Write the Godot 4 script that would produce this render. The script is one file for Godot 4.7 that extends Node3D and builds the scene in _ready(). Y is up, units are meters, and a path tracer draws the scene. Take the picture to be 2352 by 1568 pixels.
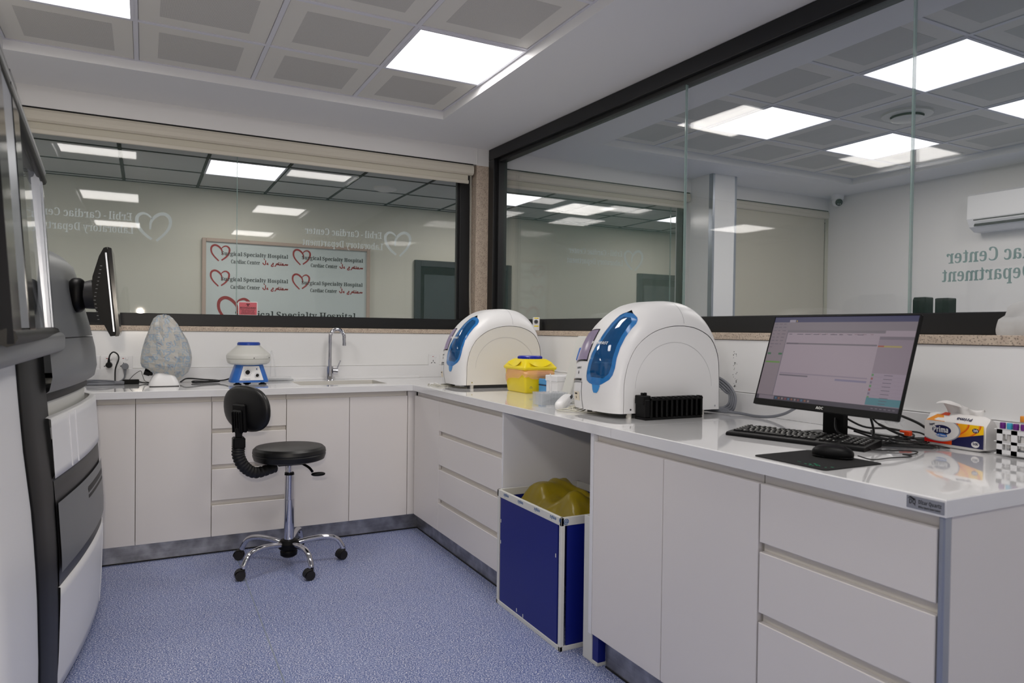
extends Node3D
# A hospital laboratory corner: white cabinets along two walls, glass partitions to a corridor and to a second lab.
# Metres, y up. The back wall stands at z = 0, the right wall near x = 0.37, the camera looks towards -z and a little to +x.

const COUNTER := 0.9474        # top of the worktop
const COUNTER_LOW := 0.9083    # its underside
const BACK_EDGE := 0.6632      # front edge of the back run (z)
const SIDE_EDGE := -0.4707     # front edge of the right run (x)
const SIDE_END := 4.064        # free end of the right run (z)
const BACK_FRONT := 0.6415     # cabinet fronts of the back run (z)
const SIDE_FRONT := -0.4552    # cabinet fronts of the right run (x)
const WALL := 0.366            # face of the right wall below the partition
const SOFFIT := 2.6997
const TILES := 2.7509          # tiled ceiling of both labs
const CORRIDOR_TILES := 2.6
const GRID_X := -0.2438        # right border of the tile field in this lab
const GRID_Z := 1.1414         # a grid line; tiles are 0.6
const TILT := 0.0426           # the partition runs off by this much x per z

var M := {}
var taken := {}
var at := Transform3D()        # where the shape helpers put their points


func _ready():
	# camera
	var cam := Camera3D.new()
	cam.name = "camera"
	cam.transform = Transform3D(Basis(Vector3(0.88706, 0.01240, 0.46148), Vector3(-0.00419, 0.99982, -0.01880), Vector3(-0.46164, 0.01475, 0.88695)).orthonormalized(), Vector3(-1.9985, 1.2984, 4.9711))
	var lens := CameraAttributesPhysical.new()
	lens.frustum_focal_length = 24.8176
	lens.frustum_focus_distance = 3.9
	lens.frustum_near = 0.05
	lens.frustum_far = 60.0
	lens.exposure_aperture = 5.0
	cam.attributes = lens
	add_child(cam)
	cam.current = true
	# environment: a closed interior, no sky comes in
	var env := Environment.new()
	env.background_mode = Environment.BG_COLOR
	env.background_color = Color(0.02, 0.02, 0.02)
	env.tonemap_mode = Environment.TONE_MAPPER_LINEAR
	env.tonemap_exposure = 1.7
	env.sdfgi_enabled = true
	env.ssao_enabled = true
	env.ssil_enabled = true
	var we := WorldEnvironment.new()
	we.name = "world"
	we.environment = env
	add_child(we)
	make_materials()
	camera_flash()
	ceiling_lights()
	# the setting
	shell()
	ceilings()
	back_window()
	partition()
	next_room()
	corridor()
	# furniture
	worktop()
	back_cabinets()
	side_cabinets()
	# things
	left_analyzer()
	stool()
	sink()
	back_counter()
	analyzers()
	bench_clutter()
	computer()
	bench_end()
	bins()


# ---------------------------------------------------------------- shapes
func begin() -> SurfaceTool:
	var s := SurfaceTool.new()
	s.begin(Mesh.PRIMITIVE_TRIANGLES)
	s.set_smooth_group(-1)
	return s

func tri(s: SurfaceTool, a: Vector3, b: Vector3, c: Vector3):
	s.add_vertex(at * a)
	s.add_vertex(at * c)
	s.add_vertex(at * b)

func quad(s: SurfaceTool, a: Vector3, b: Vector3, c: Vector3, d: Vector3):
	tri(s, a, b, c)
	tri(s, a, c, d)

# corners in order, turned so that they face away from the middle m
func out_quad(s: SurfaceTool, m: Vector3, a: Vector3, b: Vector3, c: Vector3, d: Vector3):
	if (b - a).cross(c - a).dot((a + c) * 0.5 - m) < 0.0:
		quad(s, a, d, c, b)
	else:
		quad(s, a, b, c, d)

func out_tri(s: SurfaceTool, m: Vector3, a: Vector3, b: Vector3, c: Vector3):
	if (b - a).cross(c - a).dot(a - m) < 0.0:
		tri(s, a, c, b)
	else:
		tri(s, a, b, c)

# a box between two corners, its edges chamfered by r
func box(s: SurfaceTool, p: Vector3, q: Vector3, r := 0.0):
	var m := (p + q) * 0.5
	var h := ((q - p) * 0.5).abs()
	r = minf(r, minf(h.x, minf(h.y, h.z)) * 0.95)
	s.set_smooth_group(-1)
	if r <= 0.0:
		for k in 3:
			for sg in [-1.0, 1.0]:
				var c := []
				for e in [[-1, -1], [1, -1], [1, 1], [-1, 1]]:
					var v := Vector3()
					v[k] = sg * h[k]
					v[(k + 1) % 3] = e[0] * h[(k + 1) % 3]
					v[(k + 2) % 3] = e[1] * h[(k + 2) % 3]
					c.append(m + v)
				out_quad(s, m, c[0], c[1], c[2], c[3])
		return
	var pt := func(axis: int, sx: float, sy: float, sz: float) -> Vector3:
		var sg := Vector3(sx, sy, sz)
		var v := Vector3()
		for k in 3:
			v[k] = sg[k] * (h[k] if k == axis else h[k] - r)
		return m + v
	for k in 3:
		for sg in [-1.0, 1.0]:
			var c := []
			for e in [[-1, -1], [1, -1], [1, 1], [-1, 1]]:
				var v := Vector3()
				v[k] = sg
				v[(k + 1) % 3] = e[0]
				v[(k + 2) % 3] = e[1]
				c.append(pt.call(k, v.x, v.y, v.z))
			out_quad(s, m, c[0], c[1], c[2], c[3])
		# the four chamfers along axis k
		var i := (k + 1) % 3
		var j := (k + 2) % 3
		for e in [[-1, -1], [1, -1], [1, 1], [-1, 1]]:
			var lo := Vector3()
			lo[k] = -1.0
			lo[i] = e[0]
			lo[j] = e[1]
			var hi := lo
			hi[k] = 1.0
			out_quad(s, m, pt.call(i, lo.x, lo.y, lo.z), pt.call(i, hi.x, hi.y, hi.z), pt.call(j, hi.x, hi.y, hi.z), pt.call(j, lo.x, lo.y, lo.z))
	for sx in [-1.0, 1.0]:
		for sy in [-1.0, 1.0]:
			for sz in [-1.0, 1.0]:
				out_tri(s, m, pt.call(0, sx, sy, sz), pt.call(1, sx, sy, sz), pt.call(2, sx, sy, sz))

# a box with truly round edges of radius r
func round_box(s: SurfaceTool, p: Vector3, q: Vector3, r: float, n := 4):
	var m := (p + q) * 0.5
	var h := ((q - p) * 0.5).abs()
	var e := Vector3(maxf(h.x - r, 0.0), maxf(h.y - r, 0.0), maxf(h.z - r, 0.0))
	var rr := Vector3(minf(r, h.x), minf(r, h.y), minf(r, h.z))
	var lats := []
	var lons := []
	for half in 2:
		for i in n + 1:
			lats.append([-PI / 2 + PI / 2 * half + PI / 2 * i / n, -1.0 if half == 0 else 1.0])
	for quarter in 4:
		for i in n + 1:
			lons.append([PI / 2 * quarter + PI / 2 * i / n, PI / 2 * quarter + PI / 4])
	var pos := func(la, lo) -> Vector3:
		var c := cos(la[0])
		return m + Vector3(signf(cos(lo[1])) * e.x + rr.x * c * cos(lo[0]), la[1] * e.y + rr.y * sin(la[0]), signf(sin(lo[1])) * e.z + rr.z * c * sin(lo[0]))
	s.set_smooth_group(0)
	for i in lats.size() - 1:
		for j in lons.size():
			var k := (j + 1) % lons.size()
			var a: Vector3 = pos.call(lats[i], lons[j])
			var b: Vector3 = pos.call(lats[i], lons[k])
			var c: Vector3 = pos.call(lats[i + 1], lons[k])
			var d: Vector3 = pos.call(lats[i + 1], lons[j])
			if a.distance_to(b) > 1e-6:
				out_tri(s, m, a, b, c)
			if c.distance_to(d) > 1e-6:
				out_tri(s, m, a, c, d)
	# the flat caps at top and bottom
	for sg in [-1.0, 1.0]:
		quad_cap(s, m, e, sg * h.y, sg)
	s.set_smooth_group(-1)

func quad_cap(s: SurfaceTool, m: Vector3, e: Vector3, y: float, sg: float):
	if e.x * e.z > 0.0:
		out_quad(s, m - Vector3(0, sg * 10.0, 0), m + Vector3(-e.x, y, -e.z), m + Vector3(e.x, y, -e.z), m + Vector3(e.x, y, e.z), m + Vector3(-e.x, y, e.z))

func side_of(n: Vector3) -> Vector3:
	var t := n.cross(Vector3.UP)
	if t.length() < 0.02:
		t = n.cross(Vector3.RIGHT)
	return t.normalized()

func cyl(s: SurfaceTool, p: Vector3, q: Vector3, r0: float, r1 := -1.0, n := 24, caps := true):
	if r1 < 0.0:
		r1 = r0
	var w := (q - p).normalized()
	var u := side_of(w)
	var v := w.cross(u)
	for i in n:
		var a := TAU * i / n
		var b := TAU * (i + 1) / n
		var d0 := u * cos(a) + v * sin(a)
		var d1 := u * cos(b) + v * sin(b)
		s.set_smooth_group(0)
		out_quad(s, (p + q) * 0.5, p + d0 * r0, p + d1 * r0, q + d1 * r1, q + d0 * r1)
		s.set_smooth_group(-1)
		if caps:
			if r0 > 0.0:
				out_tri(s, q, p, p + d0 * r0, p + d1 * r0)
			if r1 > 0.0:
				out_tri(s, p, q, q + d0 * r1, q + d1 * r1)

# a profile of (radius, height) turned about the y axis; sharp corners stay sharp
func lathe(s: SurfaceTool, prof: Array, n := 40):
	var g := 0
	for k in prof.size() - 1:
		var a: Vector2 = prof[k]
		var b: Vector2 = prof[k + 1]
		if k > 0:
			var before: Vector2 = a - prof[k - 1]
			if absf(before.angle_to(b - a)) > 0.6:
				g = 1 - g
		s.set_smooth_group(g)
		for i in n:
			var t0 := TAU * i / n
			var t1 := TAU * (i + 1) / n
			var d0 := Vector3(cos(t0), 0, sin(t0))
			var d1 := Vector3(cos(t1), 0, sin(t1))
			var p0 := d0 * a.x + Vector3(0, a.y, 0)
			var p1 := d1 * a.x + Vector3(0, a.y, 0)
			var p2 := d1 * b.x + Vector3(0, b.y, 0)
			var p3 := d0 * b.x + Vector3(0, b.y, 0)
			if a.x > 1e-6:
				tri(s, p0, p2, p1)
			if b.x > 1e-6:
				tri(s, p0, p3, p2)
	s.set_smooth_group(-1)

func curve(pts: Array, per := 8, closed := false) -> Array:
	var r := []
	var n := pts.size()
	var last := n if closed else n - 1
	for i in last:
		var p0 = pts[(i - 1 + n) % n] if closed or i > 0 else pts[0] * 2.0 - pts[1]
		var p1 = pts[i]
		var p2 = pts[(i + 1) % n]
		var p3 = pts[(i + 2) % n] if closed or i < n - 2 else pts[n - 1] * 2.0 - pts[n - 2]
		for k in per:
			var t := float(k) / per
			r.append(((p1 * 2.0) + (p2 - p0) * t + (p0 * 2.0 - p1 * 5.0 + p2 * 4.0 - p3) * t * t + (p1 * 3.0 - p0 - p2 * 3.0 + p3) * t * t * t) * 0.5)
	if not closed:
		r.append(pts[n - 1])
	return r

# a round bar along a path; r may be a number or one radius per point
func tube(s: SurfaceTool, pts: Array, r, n := 8, closed := false, flat := 1.0):
	var rings := []
	var count := pts.size()
	var u := Vector3()
	for i in count:
		var ahead: Vector3 = pts[(i + 1) % count] if closed or i < count - 1 else pts[i]
		var behind: Vector3 = pts[(i - 1 + count) % count] if closed or i > 0 else pts[i]
		var w := (ahead - behind).normalized()
		if i == 0:
			u = side_of(w)
		else:
			u = (u - w * u.dot(w)).normalized()
		var v := w.cross(u)
		var rad: float = r[i] if r is Array else r
		var ring := []
		for k in n:
			var a := TAU * k / n
			ring.append(pts[i] + u * cos(a) * rad + v * sin(a) * rad * flat)
		rings.append(ring)
	s.set_smooth_group(0)
	for i in (count if closed else count - 1):
		var A: Array = rings[i]
		var B: Array = rings[(i + 1) % count]
		for k in n:
			var j := (k + 1) % n
			quad(s, A[k], A[j], B[j], B[k])
	s.set_smooth_group(-1)
	if not closed:
		for k in n:
			tri(s, pts[0], rings[0][(k + 1) % n], rings[0][k])
			tri(s, pts[count - 1], rings[count - 1][k], rings[count - 1][(k + 1) % n])

# a flat outline in x, y pushed from z0 to z1
func prism(s: SurfaceTool, outline: Array, z0: float, z1: float, smooth := false):
	var poly := PackedVector2Array(outline)
	if not Geometry2D.is_polygon_clockwise(poly):
		pass
	else:
		poly.reverse()
	var idx := Geometry2D.triangulate_polygon(poly)
	s.set_smooth_group(-1)
	for k in range(0, idx.size(), 3):
		var a := poly[idx[k]]
		var b := poly[idx[k + 1]]
		var c := poly[idx[k + 2]]
		if (b - a).cross(c - a) < 0.0:
			var t := b
			b = c
			c = t
		tri(s, Vector3(a.x, a.y, z1), Vector3(b.x, b.y, z1), Vector3(c.x, c.y, z1))
		tri(s, Vector3(a.x, a.y, z0), Vector3(c.x, c.y, z0), Vector3(b.x, b.y, z0))
	if smooth:
		s.set_smooth_group(0)
	for k in poly.size():
		var a := poly[k]
		var b := poly[(k + 1) % poly.size()]
		quad(s, Vector3(a.x, a.y, z0), Vector3(b.x, b.y, z0), Vector3(b.x, b.y, z1), Vector3(a.x, a.y, z1))
	s.set_smooth_group(-1)

# a surface through rows of points
func sheet(s: SurfaceTool, rows: Array, flip := false, closed := false):
	s.set_smooth_group(0)
	for i in rows.size() - 1:
		var n: int = rows[i].size()
		for j in (n if closed else n - 1):
			var k := (j + 1) % n
			if flip:
				quad(s, rows[i][j], rows[i + 1][j], rows[i + 1][k], rows[i][k])
			else:
				quad(s, rows[i][j], rows[i][k], rows[i + 1][k], rows[i + 1][j])
	s.set_smooth_group(-1)

func rounded_outline(w: float, h: float, r: float, n := 6) -> Array:
	var o := []
	for q in 4:
		var c := Vector2((w / 2 - r) * (1 if q == 0 or q == 3 else -1), (h / 2 - r) * (1 if q < 2 else -1))
		for i in n + 1:
			o.append(c + Vector2.from_angle(PI / 2 * q + PI / 2 * i / n) * r)
	return o

# a flat ribbon of changing width along a 2D path, thick in z: hand-drawn strokes and logos
func ribbon(s: SurfaceTool, pts: Array, widths: Array, z0: float, z1: float):
	var left := []
	var right := []
	var n := pts.size()
	for i in n:
		var t: Vector2 = (pts[mini(i + 1, n - 1)] - pts[maxi(i - 1, 0)]).normalized()
		var f := float(i) / (n - 1) * (widths.size() - 1)
		var k := mini(int(f), widths.size() - 2)
		var w: float = lerpf(widths[k], widths[k + 1], f - k) * 0.5
		left.append(pts[i] + t.orthogonal() * w)
		right.append(pts[i] - t.orthogonal() * w)
	for i in n - 1:
		var a: Vector2 = left[i]
		var b: Vector2 = left[i + 1]
		var c: Vector2 = right[i + 1]
		var d: Vector2 = right[i]
		var m := Vector3((a.x + c.x) / 2, (a.y + c.y) / 2, (z0 + z1) / 2)
		out_quad(s, m, Vector3(a.x, a.y, z1), Vector3(b.x, b.y, z1), Vector3(c.x, c.y, z1), Vector3(d.x, d.y, z1))
		out_quad(s, m, Vector3(a.x, a.y, z0), Vector3(b.x, b.y, z0), Vector3(c.x, c.y, z0), Vector3(d.x, d.y, z0))
		out_quad(s, m, Vector3(a.x, a.y, z0), Vector3(b.x, b.y, z0), Vector3(b.x, b.y, z1), Vector3(a.x, a.y, z1))
		out_quad(s, m, Vector3(d.x, d.y, z0), Vector3(c.x, c.y, z0), Vector3(c.x, c.y, z1), Vector3(d.x, d.y, z1))

# a quad that carries texture coordinates (prints, screens)
func print_quad(s: SurfaceTool, a: Vector3, b: Vector3, c: Vector3, d: Vector3):
	var uv := [Vector2(0, 1), Vector2(1, 1), Vector2(1, 0), Vector2(0, 0)]
	var p := [a, b, c, d]
	for k in [0, 2, 1, 0, 3, 2]:
		s.set_uv(uv[k])
		s.add_vertex(at * p[k])

# ---------------------------------------------------------------- objects
func numbered(called: String) -> String:
	taken[called] = taken.get(called, -1) + 1
	return called if taken[called] == 0 else "%s_%03d" % [called, taken[called]]

func add(called: String, s: SurfaceTool, m: Material, parent: Node3D = self) -> MeshInstance3D:
	s.generate_normals()
	var o := MeshInstance3D.new()
	o.name = numbered(called) if parent == self else called
	o.mesh = s.commit()
	o.mesh.surface_set_material(0, m)
	parent.add_child(o, true)
	return o

func tag(o: Node3D, label: String, category: String, group := "") -> Node3D:
	o.set_meta("label", label)
	o.set_meta("category", category)
	if group:
		o.set_meta("group", group)
	return o

func thing(called: String, label: String, category: String, where := Vector3.ZERO, turn := 0.0, group := "") -> Node3D:
	var o := Node3D.new()
	o.name = numbered(called)
	o.position = where
	o.rotation.y = turn
	add_child(o)
	return tag(o, label, category, group)

func structure(called: String) -> Node3D:
	var o := Node3D.new()
	o.name = called
	o.set_meta("kind", "structure")
	add_child(o)
	return o

func struct_mesh(called: String, s: SurfaceTool, m: Material) -> MeshInstance3D:
	var o := add(called, s, m)
	o.set_meta("kind", "structure")
	return o

func copy(o: Node3D, where: Vector3, turn: float, label: String) -> Node3D:
	var c: Node3D = o.duplicate()
	c.name = numbered(String(o.name))
	add_child(c)
	c.position = where
	c.rotation.y = turn
	c.set_meta("label", label)
	return c

# lettering, its middle at the place given, as wide as asked (0 keeps the font's own width)
func words(called: String, text: String, m: Material, parent: Node3D, where: Transform3D, height: float, wide := 0.0, serif := true, weight := 700) -> MeshInstance3D:
	var f := SystemFont.new()
	f.font_names = PackedStringArray(["Droid Serif" if serif else "Droid Sans"])
	f.font_weight = weight
	var t := TextMesh.new()
	t.font = f
	t.text = text
	t.font_size = 32
	t.pixel_size = height / 23.0
	t.depth = 0.0006
	t.curve_step = 1.0
	t.material = m
	var o := MeshInstance3D.new()
	o.name = called
	o.mesh = t
	o.transform = where
	if wide > 0.0:
		var w := t.get_aabb().size.x
		if w > 0.0:
			o.transform.basis = o.transform.basis * Basis.from_scale(Vector3(wide / w, 1, 1))
	parent.add_child(o, true)
	return o

func facing(where: Vector3, right: Vector3, up: Vector3) -> Transform3D:
	return Transform3D(Basis(right, up, right.cross(up)), where)


# ---------------------------------------------------------------- materials
func mat(called: String, c: Color, rough: float, metal := 0.0) -> StandardMaterial3D:
	var m := StandardMaterial3D.new()
	m.resource_name = called
	m.albedo_color = c
	m.roughness = rough
	m.metallic = metal
	M[called] = m
	return m

func clear(called: String, c: Color, rough := 0.02) -> StandardMaterial3D:
	var m := mat(called, c, rough)
	m.transparency = BaseMaterial3D.TRANSPARENCY_ALPHA
	return m

func triplanar(m: StandardMaterial3D, t: Texture2D, size: float):
	m.albedo_texture = t
	m.uv1_triplanar = true
	m.uv1_world_triplanar = true
	m.uv1_scale = Vector3.ONE / size

func noise_image(side: int, freq: float, kind: int, sd: int, octaves := 1) -> Image:
	var n := FastNoiseLite.new()
	n.noise_type = kind
	n.frequency = freq
	n.seed = sd
	n.fractal_type = FastNoiseLite.FRACTAL_FBM if octaves > 1 else FastNoiseLite.FRACTAL_NONE
	n.fractal_octaves = octaves
	return n.get_seamless_image(side, side)

func floor_texture() -> ImageTexture:
	# flecked vinyl: blue ground with pale and dark chips a few millimetres long
	var side := 640
	var a := noise_image(side, 0.16, FastNoiseLite.TYPE_SIMPLEX, 3)
	var b := noise_image(side, 0.21, FastNoiseLite.TYPE_SIMPLEX, 11)
	var c := noise_image(side, 0.012, FastNoiseLite.TYPE_SIMPLEX, 5, 3)
	var im := Image.create(side, side, false, Image.FORMAT_RGB8)
	var base := Color(0.53, 0.58, 0.74)
	for y in side:
		for x in side:
			var p := a.get_pixel(x, y).r
			var q := b.get_pixel(x, y).r
			var col := base
			col = col.lerp(Color(0.88, 0.88, 0.92), smoothstep(0.52, 0.72, p))
			col = col.lerp(Color(0.22, 0.29, 0.54), smoothstep(0.54, 0.74, q))
			col = col.lerp(Color(0.58, 0.62, 0.78), (c.get_pixel(x, y).r - 0.5) * 0.35)
			im.set_pixel(x, y, col)
	return ImageTexture.create_from_image(im)

func stone_texture() -> ImageTexture:
	# travertine: beige with small dark pits
	var side := 384
	var a := noise_image(side, 0.02, FastNoiseLite.TYPE_SIMPLEX, 21, 4)
	var b := noise_image(side, 0.10, FastNoiseLite.TYPE_SIMPLEX, 22, 2)
	var im := Image.create(side, side, false, Image.FORMAT_RGB8)
	for y in side:
		for x in side:
			var p := a.get_pixel(x, y).r
			var q := b.get_pixel(x, y).r
			var col := Color(0.71, 0.64, 0.58).lerp(Color(0.80, 0.74, 0.67), p)
			col = col.lerp(Color(0.36, 0.32, 0.29), smoothstep(0.72, 0.82, q) * 0.7)
			im.set_pixel(x, y, col)
	return ImageTexture.create_from_image(im)

func perforation_texture() -> ImageTexture:
	# small round holes through white sheet metal, 16 to a side
	var side := 256
	var im := Image.create(side, side, false, Image.FORMAT_RGB8)
	for y in side:
		for x in side:
			var d := Vector2(x % 16 - 7.5, y % 16 - 7.5).length()
			im.set_pixel(x, y, Color(0.84, 0.83, 0.81).lerp(Color(0.62, 0.62, 0.61), 1.0 - smoothstep(3.6, 5.2, d)))
	return ImageTexture.create_from_image(im)

func steel_texture() -> ImageTexture:
	# brushed and scuffed sheet steel
	var side := 512
	var a := noise_image(side, 0.01, FastNoiseLite.TYPE_SIMPLEX, 31, 4)
	var im := Image.create(side, side, false, Image.FORMAT_RGB8)
	var rng := RandomNumberGenerator.new()
	rng.seed = 4
	for y in side:
		var line := rng.randf()
		for x in side:
			var v := 0.62 + (line - 0.5) * 0.06 + (a.get_pixel(x, y).r - 0.5) * 0.22
			im.set_pixel(x, y, Color(v, v, v * 1.02))
	return ImageTexture.create_from_image(im)

# strokes of a tiny alphabet, for print that is drawn into an image
const STROKES := {
	"S": [[[1, .9], [.5, 1], [.05, .85], [.1, .6], [.5, .5], [.9, .4], [.95, .15], [.5, 0], [0, .1]]],
	"U": [[[0, 1], [0, .25], [.3, 0], [.7, 0], [1, .25], [1, 1]]],
	"R": [[[0, 0], [0, 1], [.7, 1], [.95, .75], [.7, .5], [0, .5]], [[.45, .5], [1, 0]]],
	"G": [[[1, .85], [.5, 1], [0, .6], [.1, .15], [.5, 0], [1, .15], [1, .45], [.6, .45]]],
	"X": [[[0, 0], [1, 1]], [[0, 1], [1, 0]]],
	"O": [[[.5, 1], [0, .7], [0, .3], [.5, 0], [1, .3], [1, .7], [.5, 1]]],
	"Y": [[[0, 1], [.5, .5], [1, 1]], [[.5, .5], [.5, 0]]],
}

func stroke(im: Image, pts: Array, w: float, c: Color):
	for i in pts.size() - 1:
		var a: Vector2 = pts[i]
		var b: Vector2 = pts[i + 1]
		var n := int(a.distance_to(b) / maxf(w * 0.3, 1.0)) + 1
		for k in n + 1:
			var p := a.lerp(b, float(k) / n)
			im.fill_rect(Rect2i(int(p.x - w / 2), int(p.y - w / 2), maxi(int(w), 1), maxi(int(w), 1)), c)

func letters(im: Image, text: String, where: Vector2, size: float, turn: float, w: float, c: Color):
	for i in text.length():
		for line in STROKES.get(text[i], []):
			var pts := []
			for q in line:
				pts.append(where + (Vector2(i * size * 0.85 + q[0] * size * 0.6, -q[1] * size)).rotated(turn))
			stroke(im, pts, w, c)

func wrap_texture() -> ImageTexture:
	# grey-beige sterilisation wrap printed all over with large pale blue lettering
	var im := Image.create(512, 512, false, Image.FORMAT_RGB8)
	im.fill(Color(0.70, 0.69, 0.66))
	var blue := Color(0.55, 0.62, 0.69)
	for row in 5:
		for k in 3:
			var o := Vector2(40 + k * 190 - (row % 2) * 80, 80 + row * 105)
			letters(im, ["SU", "RG", "XYS", "UG"][(row + k) % 4], o, 74, -0.55 + 0.25 * ((row + k) % 3), 15, blue)
			letters(im, "SURGOS", o + Vector2(80, 34), 15, 0.5 - 0.5 * (k % 2), 3, Color(0.20, 0.25, 0.42))
	return ImageTexture.create_from_image(im)

func screen_texture() -> ImageTexture:
	# the laboratory program on the monitor: title bar, side lists, tables, task bar
	var w := 960
	var h := 540
	var im := Image.create(w, h, false, Image.FORMAT_RGB8)
	im.fill(Color(0.72, 0.65, 0.70))
	im.fill_rect(Rect2i(0, 0, w, 34), Color(0.25, 0.25, 0.42))
	im.fill_rect(Rect2i(120, 18, 46, 16), Color(0.70, 0.66, 0.72))
	im.fill_rect(Rect2i(172, 22, 8, 9), Color(0.80, 0.65, 0.25))
	im.fill_rect(Rect2i(0, 34, w, 52), Color(0.58, 0.53, 0.57))
	im.fill_rect(Rect2i(0, 86, 128, 426), Color(0.60, 0.54, 0.58))
	im.fill_rect(Rect2i(122, 86, 6, 426), Color(0.50, 0.46, 0.52))
	im.fill_rect(Rect2i(128, 86, 660, 16), Color(0.52, 0.48, 0.52))
	im.fill_rect(Rect2i(760, 120, 200, 18), Color(0.52, 0.47, 0.52))
	im.fill_rect(Rect2i(760, 138, 200, 374), Color(0.62, 0.55, 0.61))
	var ink := Color(0.36, 0.32, 0.40)
	var rng := RandomNumberGenerator.new()
	rng.seed = 8
	for k in 22:   # small grey lines of text, too small to read
		im.fill_rect(Rect2i(8 + (k % 3) * 36, 44 + int(k / 3.0) * 22, rng.randi_range(14, 30), 3), ink)
	for k in 9:
		im.fill_rect(Rect2i(140 + k * 60, 110, rng.randi_range(22, 46), 4), ink)
		im.fill_rect(Rect2i(300 + k * 50, 108, rng.randi_range(10, 30), 3), Color(0.55, 0.42, 0.46))
	im.fill_rect(Rect2i(134, 168, 620, 9), Color(0.48, 0.44, 0.49))
	im.fill_rect(Rect2i(134, 168, 92, 9), Color(0.40, 0.36, 0.42))
	im.fill_rect(Rect2i(140, 360, 600, 8), Color(0.62, 0.56, 0.63))
	im.fill_rect(Rect2i(140, 372, 210, 9), Color(0.46, 0.42, 0.48))
	im.fill_rect(Rect2i(540, 378, 200, 12), Color(0.56, 0.52, 0.64))
	im.fill_rect(Rect2i(6, 236, 26, 12), Color(0.15, 0.45, 0.28))
	im.fill_rect(Rect2i(92, 236, 28, 12), Color(0.15, 0.45, 0.28))
	im.fill_rect(Rect2i(6, 292, 112, 10), Color(0.42, 0.62, 0.25))
	im.fill_rect(Rect2i(760, 172, 140, 10), Color(0.74, 0.66, 0.40))
	im.fill_rect(Rect2i(760, 172, 36, 8), Color(0.70, 0.30, 0.22))
	for k in 8:
		im.fill_rect(Rect2i(760, 330 + k * 21, 200, 20), Color(0.68, 0.61, 0.68))
		im.fill_rect(Rect2i(762, 334 + k * 21, 12, 12), [Color(0.35, 0.6, 0.35), Color(0.65, 0.3, 0.35), Color(0.5, 0.45, 0.55)][k % 3])
		im.fill_rect(Rect2i(835, 338 + k * 21, 50, 3), ink)
	im.fill_rect(Rect2i(760, 468, 200, 40), Color(0.30, 0.55, 0.60))
	im.fill_rect(Rect2i(835, 480, 46, 3), ink)
	im.fill_rect(Rect2i(835, 496, 40, 3), ink)
	im.fill_rect(Rect2i(0, 512, w, 28), Color(0.22, 0.19, 0.27))
	im.fill_rect(Rect2i(22, 514, 118, 24), Color(0.56, 0.50, 0.55))
	for k in 11:
		im.fill_rect(Rect2i(150 + k * 24, 520, 12, 12), [Color(0.20, 0.45, 0.60), Color(0.60, 0.35, 0.25), Color(0.62, 0.55, 0.55), Color(0.55, 0.25, 0.28)][k % 4])
	for k in 6:
		im.fill_rect(Rect2i(800 + k * 25, 523, 14, 5), Color(0.52, 0.48, 0.54))
	return ImageTexture.create_from_image(im)

func tissue_texture() -> ImageTexture:
	# print of the tissue pack's long side: white oval, red to yellow sweeps, navy corner
	var w := 512
	var h := 204
	var im := Image.create(w, h, false, Image.FORMAT_RGB8)
	for y in h:
		for x in w:
			var u := float(x) / w
			var v := float(y) / h
			var c := Color(0.95, 0.36, 0.05).lerp(Color(1.0, 0.80, 0.05), clampf(u * 1.25 - v * 0.55, 0.0, 1.0))
			var swirl := fposmod((u - 0.2) * 2.2 + v * v * 1.4, 0.42)
			c = c.lerp(Color(0.86, 0.16, 0.05), 0.75 * smoothstep(0.30, 0.42, swirl))
			if v > 0.72 and u < 0.55:
				c = Color(0.80, 0.07, 0.05).lerp(c, smoothstep(0.2, 0.55, u))
			if v > 0.58 + (0.98 - u) * 0.62 - 0.2 and u > 0.48:
				c = Color(0.10, 0.10, 0.30)
			var e := Vector2((u - 0.24) / 0.36, (v - 0.36) / 0.52).length()
			if e < 1.0:
				c = Color(0.93, 0.92, 0.91)
			elif e < 1.07:
				c = Color(0.62, 0.62, 0.66)
			if Vector2((u - 0.30) / 0.165, (v - 0.38) / 0.22).length() < 1.0:
				c = Color(0.09, 0.10, 0.30)
			if Vector2((u - 0.30) / 0.10, (v - 0.63) / 0.085).length() < 1.0:
				c = Color(0.15, 0.45, 0.80)
			if Vector2((u - 0.87) / 0.055, (v - 0.24) / 0.10).length() < 1.0:
				c = Color(0.10, 0.10, 0.30)
			if Vector2((u - 0.87) / 0.065, (v - 0.83) / 0.13).length() < 1.0:
				c = Color(0.93, 0.92, 0.91)
			im.set_pixel(x, y, c)
	return ImageTexture.create_from_image(im)

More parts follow.
